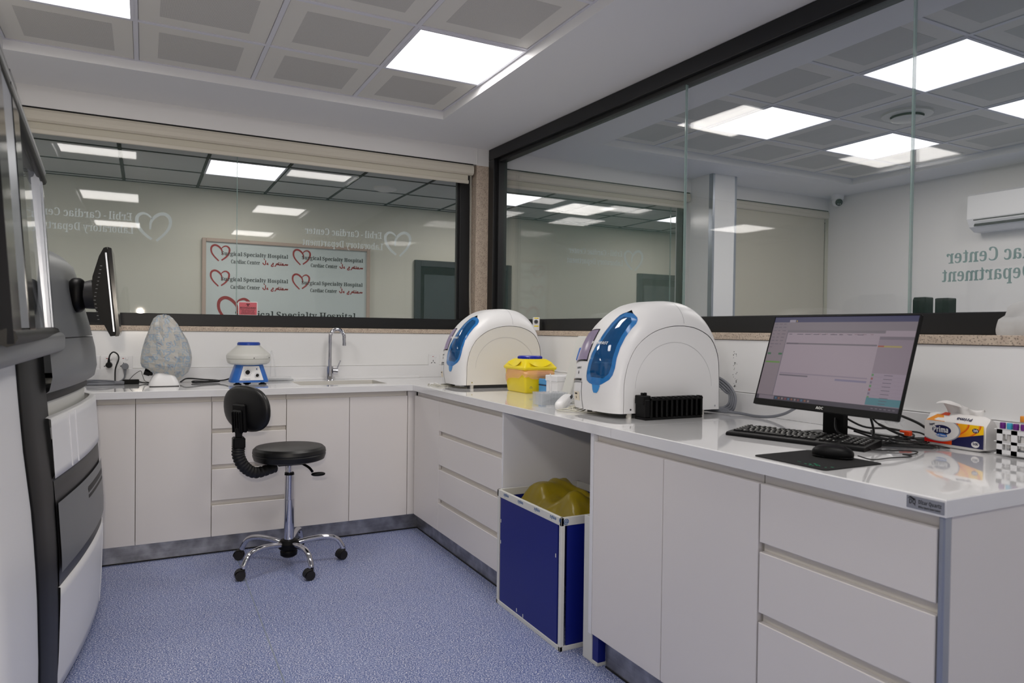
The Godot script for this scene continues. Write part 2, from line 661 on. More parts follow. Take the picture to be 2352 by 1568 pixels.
func make_materials():
	# the room
	mat("wall paint", Color(0.90, 0.895, 0.89), 0.55)
	mat("wall panel", Color(0.91, 0.91, 0.91), 0.16)
	mat("ceiling paint", Color(0.90, 0.90, 0.905), 0.7)
	mat("ceiling tile", Color(0.86, 0.85, 0.825), 0.55)
	triplanar(mat("perforated tile", Color(0.96, 0.96, 0.96), 0.6), perforation_texture(), 0.055)
	mat("ceiling grid", Color(0.85, 0.85, 0.88), 0.45)
	mat("plain tile", Color(0.78, 0.78, 0.76), 0.6)
	mat("dark gap", Color(0.05, 0.05, 0.05), 0.8)
	triplanar(mat("floor vinyl", Color(1, 1, 1), 0.42), floor_texture(), 0.9)
	mat("floor weld", Color(0.52, 0.56, 0.62), 0.4)
	triplanar(mat("travertine", Color(1, 1, 1), 0.45), stone_texture(), 0.45)
	triplanar(mat("plinth steel", Color(1, 1, 1), 0.34, 0.9), steel_texture(), 0.7)
	mat("frame black", Color(0.055, 0.058, 0.066), 0.42)
	clear("pane", Color(0.30, 0.42, 0.38, 0.12)).metallic_specular = 0.4
	clear("pane edge", Color(0.62, 0.72, 0.70, 0.55), 0.1)
	mat("blind", Color(0.80, 0.775, 0.72), 0.42)
	mat("blind cloth", Color(0.78, 0.76, 0.70), 0.8)
	clear("decal", Color(0.93, 0.96, 0.96, 0.9), 0.4)
	clear("decal tint", Color(0.50, 0.66, 0.66, 0.62), 0.4)
	mat("corridor wall", Color(0.86, 0.855, 0.80), 0.5)
	mat("door grey", Color(0.16, 0.18, 0.20), 0.4)
	clear("door pane", Color(0.30, 0.33, 0.34, 0.82), 0.08)
	mat("poster wood", Color(0.76, 0.68, 0.62), 0.45)
	mat("poster field", Color(0.83, 0.87, 0.86), 0.25)
	mat("print black", Color(0.05, 0.05, 0.06), 0.5)
	mat("print red", Color(0.62, 0.06, 0.08), 0.5)
	mat("print blue", Color(0.10, 0.32, 0.55), 0.5)
	mat("print navy", Color(0.10, 0.11, 0.28), 0.5)
	mat("print white", Color(0.92, 0.92, 0.92), 0.5)
	mat("print green", Color(0.10, 0.38, 0.33), 0.5)
	mat("biohazard red", Color(0.83, 0.40, 0.44), 0.5)
	# cabinets
	mat("laminate", Color(0.89, 0.872, 0.86), 0.38)
	mat("laminate edge", Color(0.90, 0.90, 0.91), 0.35)
	mat("channel", Color(0.88, 0.86, 0.83), 0.5)
	var q := mat("quartz", Color(0.90, 0.90, 0.905), 0.06)
	q.clearcoat_enabled = true
	q.clearcoat = 0.6
	q.clearcoat_roughness = 0.02
	mat("aluminium", Color(0.66, 0.68, 0.72), 0.32, 0.85)
	mat("chrome", Color(0.82, 0.82, 0.84), 0.06, 1.0)
	mat("steel basin", Color(0.55, 0.55, 0.55), 0.3, 0.9)
	mat("plate metal", Color(0.60, 0.61, 0.64), 0.35, 0.5)
	# plastics
	mat("plastic white", Color(0.90, 0.90, 0.905), 0.36)
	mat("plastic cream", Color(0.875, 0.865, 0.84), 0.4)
	mat("plastic pale", Color(0.81, 0.81, 0.79), 0.34)
	mat("plastic grey", Color(0.42, 0.43, 0.44), 0.38)
	mat("plastic dark", Color(0.17, 0.17, 0.18), 0.4)
	mat("plastic black", Color(0.03, 0.03, 0.033), 0.45).metallic_specular = 0.3
	mat("gloss black", Color(0.02, 0.02, 0.024), 0.12)
	mat("seam", Color(0.25, 0.25, 0.26), 0.6)
	mat("faint seam", Color(0.70, 0.70, 0.71), 0.5)
	mat("leatherette", Color(0.028, 0.028, 0.03), 0.42)
	mat("rubber", Color(0.05, 0.048, 0.048), 0.55)
	mat("caster", Color(0.09, 0.075, 0.07), 0.5)
	mat("cable black", Color(0.03, 0.03, 0.032), 0.45)
	mat("cable grey", Color(0.46, 0.47, 0.50), 0.45)
	mat("cable pale", Color(0.80, 0.79, 0.74), 0.45)
	mat("centrifuge blue", Color(0.16, 0.40, 0.72), 0.35)
	mat("lid blue", Color(0.13, 0.27, 0.62), 0.35)
	mat("cap blue", Color(0.10, 0.16, 0.66), 0.3)
	mat("sharps yellow", Color(0.93, 0.84, 0.10), 0.36)
	var pink := clear("bag pink", Color(0.98, 0.68, 0.60, 0.42), 0.3)
	pink.cull_mode = BaseMaterial3D.CULL_DISABLED
	clear("bag yellow", Color(0.62, 0.54, 0.05, 0.82), 0.3).cull_mode = BaseMaterial3D.CULL_DISABLED
	clear("acrylic", Color(0.86, 0.88, 0.90, 0.07))
	clear("acrylic frosted", Color(0.84, 0.86, 0.88, 0.28), 0.2)
	clear("tip box blue", Color(0.22, 0.62, 0.90, 0.72), 0.12)
	clear("visor blue", Color(0.10, 0.46, 0.76, 0.34), 0.03)
	mat("visor rim", Color(0.22, 0.55, 0.82), 0.1)
	mat("visor inside", Color(0.04, 0.07, 0.13), 0.4)
	mat("visor works", Color(0.10, 0.22, 0.30), 0.4)
	mat("bin blue", Color(0.05, 0.11, 0.47), 0.42)
	mat("bin edge", Color(0.84, 0.84, 0.82), 0.4)
	mat("orange", Color(0.95, 0.30, 0.08), 0.4)
	mat("tube purple", Color(0.40, 0.10, 0.48), 0.35)
	mat("tube cyan", Color(0.25, 0.66, 0.80), 0.35)
	mat("tube orange", Color(0.93, 0.60, 0.20), 0.35)
	mat("paper", Color(0.92, 0.91, 0.90), 0.8)
	mat("sticker", Color(0.90, 0.86, 0.78), 0.5)
	mat("yellow print", Color(0.93, 0.83, 0.15), 0.5)
	mat("mouse mat", Color(0.025, 0.025, 0.027), 0.85)
	mat("logo green", Color(0.10, 0.50, 0.36), 0.6)
	var towel := mat("towel", Color(0.72, 0.72, 0.72), 0.95)
	towel.rim_enabled = true
	towel.rim = 0.6
	triplanar(mat("wrap print", Color(1, 1, 1), 0.5), wrap_texture(), 0.22)
	M["wrap print"].uv1_world_triplanar = false
	M["wrap print"].clearcoat_enabled = true
	M["wrap print"].clearcoat = 0.35
	M["wrap print"].clearcoat_roughness = 0.25
	mat("tissue print", Color(1, 1, 1), 0.35).albedo_texture = tissue_texture()
	var scr := mat("monitor screen", Color(0.06, 0.06, 0.065), 0.35)
	scr.emission_enabled = true
	scr.emission_operator = BaseMaterial3D.EMISSION_OP_MULTIPLY
	scr.emission = Color(1, 1, 1)
	scr.emission_energy_multiplier = 0.24
	scr.emission_texture = screen_texture()
	var lcd := mat("panel screen", Color(0.1, 0.1, 0.1), 0.2)
	lcd.emission_enabled = true
	lcd.emission = Color(0.62, 0.55, 0.66)
	lcd.emission_energy_multiplier = 0.3
	var lit := mat("lamp diffuser", Color(0.95, 0.95, 0.95), 0.5)
	lit.emission_enabled = true
	lit.emission = Color(0.98, 0.985, 1.0)
	lit.emission_energy_multiplier = 1.6
	var hot := mat("flash window", Color(0.9, 0.9, 0.9), 0.3)
	hot.emission_enabled = true
	hot.emission = Color(1.0, 0.95, 0.88)
	hot.emission_energy_multiplier = 6.0


# ---------------------------------------------------------------- light
func camera_flash():
	# the photographer's flash, just above the camera: its glint stands in the back window and on the steel plinth
	var t := thing("camera_flash", "small black flash head above the camera, facing the room", "flash", Vector3(-2.05, 1.49, 4.93))
	var s := begin()
	round_box(s, Vector3(-0.038, -0.025, 0.0), Vector3(0.038, 0.025, 0.09), 0.006)
	add("flash_head", s, M["plastic black"], t)
	s = begin()
	box(s, Vector3(-0.032, -0.018, -0.004), Vector3(0.032, 0.018, 0.001), 0.001)
	add("flash_window", s, M["flash window"], t)
	var l := SpotLight3D.new()
	l.name = "flash_light"
	l.position = Vector3(0, 0, -0.012)
	l.spot_angle = 50.0
	l.spot_angle_attenuation = 0.6
	l.light_color = Color(1.0, 0.95, 0.88)
	l.light_energy = 0.9
	l.light_size = 0.03
	l.spot_range = 14.0
	l.spot_attenuation = 2.0
	l.shadow_enabled = true
	t.add_child(l)

func ceiling_light(middle: Vector3, label: String, group: String, energy := 0.66):
	var t := thing("ceiling_light", label, "light", middle, 0.0, group)
	var s := begin()
	for e in [[-0.294, -0.279, -0.294, 0.294], [0.279, 0.294, -0.294, 0.294], [-0.279, 0.279, -0.294, -0.279], [-0.279, 0.279, 0.279, 0.294]]:
		box(s, Vector3(e[0], -0.006, e[2]), Vector3(e[1], 0.03, e[3]))
	add("frame", s, M["ceiling grid"], t)
	s = begin()
	box(s, Vector3(-0.279, -0.002, -0.279), Vector3(0.279, 0.02, 0.279))
	add("diffuser", s, M["lamp diffuser"], t)
	var l := AreaLight3D.new()
	l.name = "panel_light"
	l.position = Vector3(0, -0.012, 0)
	l.rotation_degrees = Vector3(-90, 0, 0)
	l.area_size = Vector2(0.55, 0.55)
	l.light_color = Color(1.0, 0.975, 0.945)
	l.light_energy = energy
	l.area_range = 14.0
	l.area_attenuation = 2.0
	l.shadow_enabled = true
	t.add_child(l)

func ceiling_lights():
	var here := "square light panels in the tiled ceiling of the lab"
	ceiling_light(Vector3(GRID_X - 0.3, TILES, GRID_Z + 0.3), "square light panel in the ceiling, nearest the window corner", here)
	ceiling_light(Vector3(GRID_X - 2.1, TILES, GRID_Z + 0.3), "square light panel cut off by the top left corner of the photo", here)
	ceiling_light(Vector3(GRID_X - 0.3, TILES, GRID_Z + 2.7), "square light panel overhead on the partition side, mirrored in the window glass", here)
	ceiling_light(Vector3(GRID_X - 2.1, TILES, GRID_Z + 2.7), "square light panel overhead on the analyzer side, mirrored in the window glass", here)
	ceiling_light(Vector3(GRID_X - 0.3, TILES, GRID_Z + 5.1), "square light panel behind the camera on the partition side", here)
	ceiling_light(Vector3(GRID_X - 2.1, TILES, GRID_Z + 5.1), "square light panel behind the camera on the analyzer side", here)
	var there := "square light panels in the ceiling of the second lab"
	ceiling_light(Vector3(1.82, TILES, GRID_Z + 0.3), "light panel beyond the partition, nearest the far window", there, 0.5)
	ceiling_light(Vector3(3.02, TILES, GRID_Z + 0.3), "light panel beyond the partition, near the round air diffuser", there, 0.5)
	ceiling_light(Vector3(1.82, TILES, GRID_Z + 1.5), "largest light panel seen through the partition glass", there, 0.5)
	ceiling_light(Vector3(3.02, TILES, GRID_Z + 1.5), "light panel beyond the partition cut by the right photo edge", there, 0.5)
	var along := "square light panels along the corridor ceiling"
	ceiling_light(Vector3(-1.268, CORRIDOR_TILES, -1.26), "corridor light panel seen through the window above the poster", along, 0.58)
	ceiling_light(Vector3(1.132, CORRIDOR_TILES, -1.26), "corridor light panel seen at the left edge of the second lab's window", along, 0.58)
	ceiling_light(Vector3(3.532, CORRIDOR_TILES, -1.26), "corridor light panel seen at the right end of the second lab's window", along, 0.58)
	ceiling_light(Vector3(-3.668, CORRIDOR_TILES, -1.26), "corridor light panel left of the poster, out of sight", along, 0.58)

# ---------------------------------------------------------------- the shell
func shell():
	var s := begin()
	box(s, Vector3(-5.6, -0.1, -2.5), Vector3(6.0, 0.0, 8.2))
	var fl := struct_mesh("floor", s, M["floor vinyl"])
	var seam: Array = [Vector3(-1.5329, 0.0012, 1.1982), Vector3(-1.5326, 0.0012, 1.68), Vector3(-1.5385, 0.0012, 2.0561), Vector3(-1.5381, 0.0012, 2.3202)]
	s = begin()
	var away: Vector3 = (seam[3] - seam[0]).normalized()
	box_between(s, seam[0] - away * 0.7, seam[3] + away * 1.5, 0.005, 0.0012)
	add("weld_seam", s, M["floor weld"], fl)
	# back wall: dado, column, lintel over both labs' windows
	s = begin()
	box(s, Vector3(-5.6, 0, -0.2), Vector3(WALL, 1.27, 0.0))
	box(s, Vector3(-5.6, 2.575, -0.2), Vector3(0.263, 2.9, 0.0))
	box(s, Vector3(-5.6, 1.27, -0.2), Vector3(-3.3, 2.575, 0.0))
	box(s, Vector3(0.27, 1.27, -0.2), Vector3(0.50, 2.9, -0.006))
	box(s, Vector3(0.263, 2.57, -0.012), Vector3(0.40, SOFFIT, 0.0))
	box(s, Vector3(0.262, 2.57, -0.01), Vector3(0.272, SOFFIT, 0.004), 0.002)
	var wb := struct_mesh("wall_back", s, M["wall paint"])
	s = begin()
	box(s, Vector3(0.263, 1.304, -0.2), Vector3(0.285, 2.57, 0.0))
	box(s, Vector3(0.285, 1.304, -0.02), Vector3(0.50, 2.57, 0.0))
	box(s, Vector3(0.478, 1.304, -0.2), Vector3(0.50, 2.57, -0.02))
	add("stone_cladding", s, M["travertine"], wb)
	s = begin()
	box(s, Vector3(-3.3, 1.04, 0.0), Vector3(WALL, 1.27, 0.004))
	add("splash_panel", s, M["wall panel"], wb)
	# right wall below the partition
	s = begin()
	box(s, Vector3(WALL, 0, -0.2), Vector3(0.72, 1.27, 6.0))
	box(s, Vector3(WALL, 0, 6.0), Vector3(0.72, 2.9, 8.2))
	var wr := struct_mesh("wall_right", s, M["wall paint"])
	s = begin()
	box(s, Vector3(WALL - 0.004, 1.04, 0.0), Vector3(WALL, 1.27, 6.0))
	add("splash_panel", s, M["wall panel"], wr)
	s = begin()
	var rng := RandomNumberGenerator.new()
	rng.seed = 12
	for k in 34:   # specks of mould down one joint
		var p := Vector3(WALL - 0.0045, 1.06 + 0.16 * pow(rng.randf(), 1.3), 2.615 + rng.randfn(0.0, 0.006))
		var r := rng.randf_range(0.0006, 0.0018)
		box(s, p - Vector3(0.0003, r * 1.6, r), p + Vector3(0.0003, r * 1.6, r))
	var sp := add("mould_specks", s, M["seam"], wr)
	sp.set_meta("kind", "stuff")
	# the walls out of sight that close the room
	s = begin()
	box(s, Vector3(-5.6, 0, 8.0), Vector3(6.0, 2.9, 8.2))
	struct_mesh("wall_front", s, M["wall paint"])
	s = begin()
	box(s, Vector3(-3.5, 0, 0.0), Vector3(-3.3, 2.9, 8.0))
	struct_mesh("wall_left", s, M["wall paint"])

func box_between(s: SurfaceTool, a: Vector3, b: Vector3, wide: float, high: float):
	var w := (b - a).normalized()
	var u := w.cross(Vector3.UP).normalized() * wide / 2
	var h := Vector3(0, high, 0)
	var m := (a + b) / 2
	out_quad(s, m - h, a - u, b - u, b + u, a + u)
	out_quad(s, m, a - u, b - u, b - u - h, a - u - h)
	out_quad(s, m, a + u, b + u, b + u - h, a + u - h)

# ---------------------------------------------------------------- ceilings
func tile_mesh(w: float, d: float) -> ArrayMesh:
	var s := begin()
	box(s, Vector3(-w / 2 + 0.012, 0.002, -d / 2 + 0.012), Vector3(w / 2 - 0.012, 0.016, d / 2 - 0.012), 0.003)
	s.generate_normals()
	var m := s.commit()
	m.surface_set_material(0, M["ceiling tile"])
	return m

func field_mesh(w: float, d: float) -> ArrayMesh:
	var s := begin()
	box(s, Vector3(-w * 0.33, 0.0012, -d * 0.33), Vector3(w * 0.33, 0.004, d * 0.33))
	s.generate_normals()
	var m := s.commit()
	m.surface_set_material(0, M["perforated tile"])
	return m

func tile_field(c: Node3D, xs: Array, zs: Array, y: float, skip: Array, perforated: bool, bar: Material):
	var kinds := {}
	for i in xs.size() - 1:
		for j in zs.size() - 1:
			if Vector2i(i, j) in skip:
				continue
			var w: float = xs[i + 1] - xs[i]
			var d: float = zs[j + 1] - zs[j]
			var key := "%.2f %.2f" % [w, d]
			if not kinds.has(key):
				kinds[key] = [tile_mesh(w, d), field_mesh(w, d)]
				if not perforated:
					kinds[key][0].surface_set_material(0, M["plain tile"])
			var t := MeshInstance3D.new()
			t.name = "ceiling_tile"
			t.mesh = kinds[key][0]
			t.position = Vector3((xs[i] + xs[i + 1]) / 2, y, (zs[j] + zs[j + 1]) / 2)
			c.add_child(t, true)
			if perforated:
				var f := MeshInstance3D.new()
				f.name = "perforated_field"
				f.mesh = kinds[key][1]
				t.add_child(f, true)
	for x in xs:
		var s := begin()
		box(s, Vector3(x - 0.011, y - 0.002, zs[0]), Vector3(x + 0.011, y + 0.012, zs[-1]))
		add("grid_bar", s, bar, c)
	for z in zs:
		var s := begin()
		box(s, Vector3(xs[0], y - 0.0015, z - 0.011), Vector3(xs[-1], y + 0.012, z + 0.011))
		add("grid_bar", s, bar, c)

func ceilings():
	# this lab: a plastered border with a sunken field of perforated metal tiles
	var x0 := GRID_X - 2.4
	var s := begin()
	box(s, Vector3(-3.3, SOFFIT, 0.0), Vector3(0.72, SOFFIT + 0.2, 0.567))
	box(s, Vector3(-3.3, SOFFIT, 0.567), Vector3(x0, SOFFIT + 0.2, 7.2))
	box(s, Vector3(GRID_X, SOFFIT, 0.567), Vector3(0.72, SOFFIT + 0.2, 7.2))
	box(s, Vector3(-3.3, SOFFIT, 7.1414), Vector3(0.72, SOFFIT + 0.2, 8.0))
	box(s, Vector3(x0, TILES + 0.03, 0.567), Vector3(GRID_X, TILES + 0.12, 7.2))
	var c := struct_mesh("ceiling", s, M["ceiling paint"])
	var xs := []
	for k in 5:
		xs.append(GRID_X - 2.4 + 0.6 * k)
	var zs := [0.567]
	for k in 5:
		zs.append(GRID_Z + 0.6 * k)
	tile_field(c, xs, zs, TILES, [Vector2i(3, 1), Vector2i(0, 1)], true, M["ceiling grid"])
	# the field goes on behind the camera in one piece
	s = begin()
	var hole := [[xs[0], xs[4], zs[5], zs[5] + 0.0]]
	for r in [[xs[0], xs[4], GRID_Z + 3.0, GRID_Z + 4.8], [xs[0], xs[4], GRID_Z + 5.4, 7.1414], [xs[1], xs[3], GRID_Z + 2.4, GRID_Z + 3.0], [xs[1], xs[3], GRID_Z + 4.8, GRID_Z + 5.4]]:
		box(s, Vector3(r[0], TILES + 0.002, r[2]), Vector3(r[1], TILES + 0.016, r[3]))
	add("ceiling_board", s, M["ceiling tile"], c)
	# the second lab
	s = begin()
	box(s, Vector3(0.72, SOFFIT, -0.2), Vector3(4.45, SOFFIT + 0.2, 0.575))
	box(s, Vector3(0.72, SOFFIT, 0.575), Vector3(1.03, SOFFIT + 0.2, 6.2))
	box(s, Vector3(3.84, SOFFIT, 0.575), Vector3(4.45, SOFFIT + 0.2, 6.2))
	box(s, Vector3(1.03, TILES + 0.03, 0.575), Vector3(3.84, TILES + 0.12, 6.2))
	box(s, Vector3(1.03, TILES + 0.003, 4.1414), Vector3(3.84, TILES + 0.02, 6.2))
	var c2 := struct_mesh("ceiling_next", s, M["ceiling paint"])
	tile_field(c2, [1.03, 1.52, 2.12, 2.72, 3.32, 3.84], [0.575, 1.1414, 1.7414, 2.3414, 2.9414, 3.5414, 4.1414], TILES, [Vector2i(1, 1), Vector2i(3, 1), Vector2i(1, 3), Vector2i(3, 3)], true, M["ceiling grid"])
	# the corridor
	s = begin()
	box(s, Vector3(-5.6, CORRIDOR_TILES + 0.03, -2.5), Vector3(6.0, CORRIDOR_TILES + 0.12, -0.2))
	box(s, Vector3(-5.6, CORRIDOR_TILES, -2.3), Vector3(6.0, CORRIDOR_TILES + 0.03, -2.27))
	var c3 := struct_mesh("ceiling_corridor", s, M["plain tile"])
	xs = []
	for k in 18:
		xs.append(-5.168 + 0.6 * k)
	tile_field(c3, xs, [-2.26, -2.16, -1.56, -0.96, -0.36], CORRIDOR_TILES, [Vector2i(2, 2), Vector2i(6, 2), Vector2i(10, 2), Vector2i(14, 2)], false, M["dark gap"])

# ---------------------------------------------------------------- windows
func pane(called: String, parent: Node3D, p: Vector3, q: Vector3) -> MeshInstance3D:
	var s := begin()
	box(s, p, q)
	return add(called, s, M["pane"], parent)

func heart_logo(s: SurfaceTool, c: Vector2, w: float, z: float, mirrored := false):
	# an open heart drawn in two brush strokes: the left arc runs down to the tip, the right one curls inside
	var k := -1.0 if mirrored else 1.0
	var a := []
	for p in [[0.10, -0.10], [0.07, 0.16], [-0.10, 0.36], [-0.30, 0.42], [-0.46, 0.30], [-0.47, 0.05], [-0.33, -0.20], [-0.08, -0.46]]:
		a.append(c + Vector2(p[0] * k, p[1]) * w)
	ribbon(s, curve(a, 6), [w * 0.05, w * 0.10, w * 0.11, w * 0.085, w * 0.07], z - 0.0004, z + 0.0004)
	var b := []
	for p in [[0.05, 0.24], [0.17, 0.36], [0.33, 0.39], [0.47, 0.26], [0.45, 0.02], [0.30, -0.22], [0.06, -0.42]]:
		b.append(c + Vector2(p[0] * k, p[1]) * w)
	ribbon(s, curve(b, 6), [w * 0.04, w * 0.075, w * 0.10, w * 0.10, w * 0.075], z - 0.0004, z + 0.0004)

func window_lettering(parent: Node3D, right: float, z: float, m: Material):
	# stuck on to be read from the corridor, so from here it is back to front
	var turn := Basis(Vector3.UP, PI)
	words("lettering", "Erbil - Cardiac Center", m, parent, Transform3D(turn, Vector3(right - 0.279, 1.99, z)), 0.046, 0.557)
	words("lettering", "Laboratory Department", m, parent, Transform3D(turn, Vector3(right - 0.283, 1.908, z)), 0.046, 0.582)
	var s := begin()
	heart_logo(s, Vector2(right + 0.122, 1.942), 0.20, z, true)
	add("heart_logo", s, m, parent)

func roller_blind(called: String, label: String, x0: float, x1: float, low: float, z: float, cord: bool, group: String):
	var t := thing(called, label, "blind", Vector3.ZERO, 0.0, group)
	var s := begin()
	box(s, Vector3(x0, 2.568, z - 0.045), Vector3(x1, 2.576, z))
	add("mounting_rail", s, M["dark gap"], t)
	s = begin()
	var o := []
	for p in [[-0.04, 2.566], [0.0, 2.566], [0.012, 2.55], [0.014, 2.525], [0.008, 2.503], [-0.004, 2.492], [-0.04, 2.492]]:
		o.append(Vector2(z + p[0], p[1]))
	at = Transform3D(Basis(Vector3(0, 0, 1), Vector3(0, 1, 0), Vector3(-1, 0, 0)), Vector3.ZERO)
	prism(s, o, -x1, -x0)
	at = Transform3D()
	add("head_box", s, M["blind"], t)
	s = begin()
	box(s, Vector3(x0 + 0.025, low + 0.02, z - 0.022), Vector3(x1 - 0.035, 2.5, z - 0.0205))
	add("cloth", s, M["blind cloth"], t)
	s = begin()
	round_box(s, Vector3(x0 + 0.022, low, z - 0.03), Vector3(x1 - 0.03, low + 0.028, z - 0.012), 0.006)
	add("bottom_rail", s, M["blind"], t)
	if cord:
		s = begin()
		tube(s, curve([Vector3(x1 - 0.022, 2.49, z - 0.01), Vector3(x1 - 0.019, 2.1, z - 0.008), Vector3(x1 - 0.020, 1.6, z - 0.006), Vector3(x1 - 0.018, 1.42, z + 0.01), Vector3(x1 - 0.012, 1.40, z + 0.01), Vector3(x1 - 0.012, 1.6, z - 0.004), Vector3(x1 - 0.013, 2.1, z - 0.006), Vector3(x1 - 0.014, 2.49, z - 0.008)], 6), 0.0016, 6)
		add("bead_chain", s, M["cable pale"], t)
		s = begin()
		tube(s, [Vector3(x1 - 0.03, 1.355, z + 0.012), Vector3(x1 - 0.016, 1.412, z + 0.012), Vector3(x1 - 0.002, 1.355, z + 0.012)], 0.004, 6)
		add("chain_clip", s, M["plastic cream"], t)

func back_window():
	var w := structure("window_1")
	var s := begin()
	box(s, Vector3(-3.3, 1.304, -0.165), Vector3(0.25, 1.384, -0.085), 0.003)
	add("bottom_frame", s, M["frame black"], w)
	s = begin()
	box(s, Vector3(0.166, 1.384, -0.165), Vector3(0.25, 2.575, -0.085), 0.003)
	box(s, Vector3(0.150, 1.384, -0.140), Vector3(0.166, 2.575, -0.105))
	add("side_frame", s, M["frame black"], w)
	s = begin()
	box(s, Vector3(-3.3, 2.50, -0.165), Vector3(0.25, 2.575, -0.085))
	add("top_frame", s, M["frame black"], w)
	pane("pane", w, Vector3(-3.3, 1.384, -0.127), Vector3(-1.4525, 2.50, -0.117))
	pane("pane", w, Vector3(-1.4475, 1.384, -0.127), Vector3(0.152, 2.50, -0.117))
	s = begin()
	box(s, Vector3(-1.4525, 1.384, -0.1275), Vector3(-1.4475, 2.47, -0.1165))
	add("pane_joint", s, M["pane edge"], w)
	s = begin()
	box(s, Vector3(-1.462, 2.462, -0.135), Vector3(-1.438, 2.50, -0.108), 0.002)
	add("pane_clip", s, M["frame black"], w)
	s = begin()
	box(s, Vector3(-3.3, 1.272, -0.2), Vector3(0.263, 1.304, 0.012), 0.002)
	add("stone_sill", s, M["travertine"], w)
	window_lettering(w, -2.072, -0.1285, M["decal"])
	window_lettering(w, -0.442, -0.1285, M["decal"])
	roller_blind("roller_blind", "cream roller blind drawn up over the window behind the sink", -3.28, 0.236, 2.425, 0.0, true, "cream roller blinds")
	# the biohazard sticker at the foot of the second pane
	var b := thing("biohazard_sign", "pink biohazard sticker at the foot of the window pane", "sign", Vector3(-1.3765, 1.4285, -0.1165))
	s = begin()
	prism(s, rounded_outline(0.124, 0.094, 0.004), 0.0, 0.0006)
	add("backing", s, M["print white"], b)
	s = begin()
	prism(s, rounded_outline(0.114, 0.084, 0.003), 0.0006, 0.001)
	add("red_field", s, M["biohazard red"], b)
	s = begin()
	for k in 3:   # the three-horned sign
		var a := PI / 2 + TAU / 3 * k
		var ring := []
		for i in 13:
			ring.append(Vector2(0, 0.026) + Vector2.from_angle(a) * 0.0075 + Vector2.from_angle(a + 0.5 + (TAU - 1.0) * i / 12.0) * 0.0072)
		ribbon(s, ring, [0.0006, 0.0028, 0.0034, 0.0028, 0.0006], 0.001, 0.0013)
	var mid := []
	for i in 17:
		mid.append(Vector2(0, 0.026) + Vector2.from_angle(TAU * i / 16.0) * 0.0062)
	ribbon(s, mid, [0.0013, 0.0013], 0.001, 0.0013)
	add("biohazard_mark", s, M["print black"], b)
	words("lettering", "BIOHAZARD", M["print black"], b, Transform3D(Basis(), Vector3(0, 0.0045, 0.001)), 0.0125, 0.10, false)
	var lines := ["EATING, DRINKING, SMOKING,", "APPLYING COSMETICS AND", "HANDLING CONTACT LENSES", "ARE PROHIBITED IN THIS AREA"]
	for k in 4:
		words("small_print", lines[k], M["print black"], b, Transform3D(Basis(), Vector3(0, -0.0085 - 0.0085 * k, 0.001)), 0.0052, [0.095, 0.08, 0.085, 0.09][k], false)

func partition():
	var w := structure("window_2")
	var run := atan(TILT)
	var local := Transform3D(Basis(Vector3.UP, run), Vector3(0.365, 0, 0.0))   # +z of this frame runs along the partition
	var s := begin()
	at = local
	box(s, Vector3(0, 1.304, 0.0), Vector3(0.12, 1.383, 6.0), 0.004)
	add("bottom_frame", s, M["frame black"], w)
	s = begin()
	box(s, Vector3(0, 2.615, 0.0), Vector3(0.12, SOFFIT - 0.001, 6.0), 0.003)
	box(s, Vector3(0.03, 2.590, 0.09), Vector3(0.09, 2.615, 6.0))
	add("top_frame", s, M["frame black"], w)
	s = begin()
	box(s, Vector3(0, 1.383, 0.0), Vector3(0.12, 2.615, 0.085), 0.003)
	box(s, Vector3(0.03, 1.383, 0.085), Vector3(0.09, 2.6, 0.115))
	add("side_frame", s, M["frame black"], w)
	var cuts := [0.1, 2.112, 3.31, 6.0]
	var turn := [-0.018, -0.018, -0.03]
	for k in 3:
		at = local * Transform3D(Basis(Vector3.UP, turn[k]), Vector3([0.075, 0.06, 0.055][k], 0, cuts[k]))
		pane("pane", w, Vector3(-0.005, 1.383, 0.002), Vector3(0.005, 2.6, cuts[k + 1] - cuts[k] - 0.002))
	for k in [1, 2]:
		at = local
		s = begin()
		box(s, Vector3(0.038, 1.383, cuts[k] - 0.003), Vector3(0.052, 2.6, cuts[k] + 0.003))
		add("pane_joint", s, M["pane edge"], w)
	# lettering on the third pane, to be read from the other side
	at = Transform3D()
	var right := local.basis.z
	var back := facing(Vector3(), right, Vector3.UP)
	var face := Basis(-right, Vector3.UP, (-right).cross(Vector3.UP))
	words("lettering", "Erbil - Cardiac Center", M["decal tint"], w, Transform3D(face, Vector3(0.579, 1.5832, 3.4226) + right * 0.279), 0.046, 0.557)
	words("lettering", "Laboratory Department", M["decal tint"], w, Transform3D(face, Vector3(0.5784, 1.5178, 3.4086) + right * 0.291), 0.046, 0.582)
	s = begin()
	at = Transform3D(Basis(), Vector3.ZERO)
	box(s, Vector3(0.356, 1.272, 0.0), Vector3(0.80, 1.304, 6.0), 0.002)
	add("stone_sill", s, M["travertine"], w)

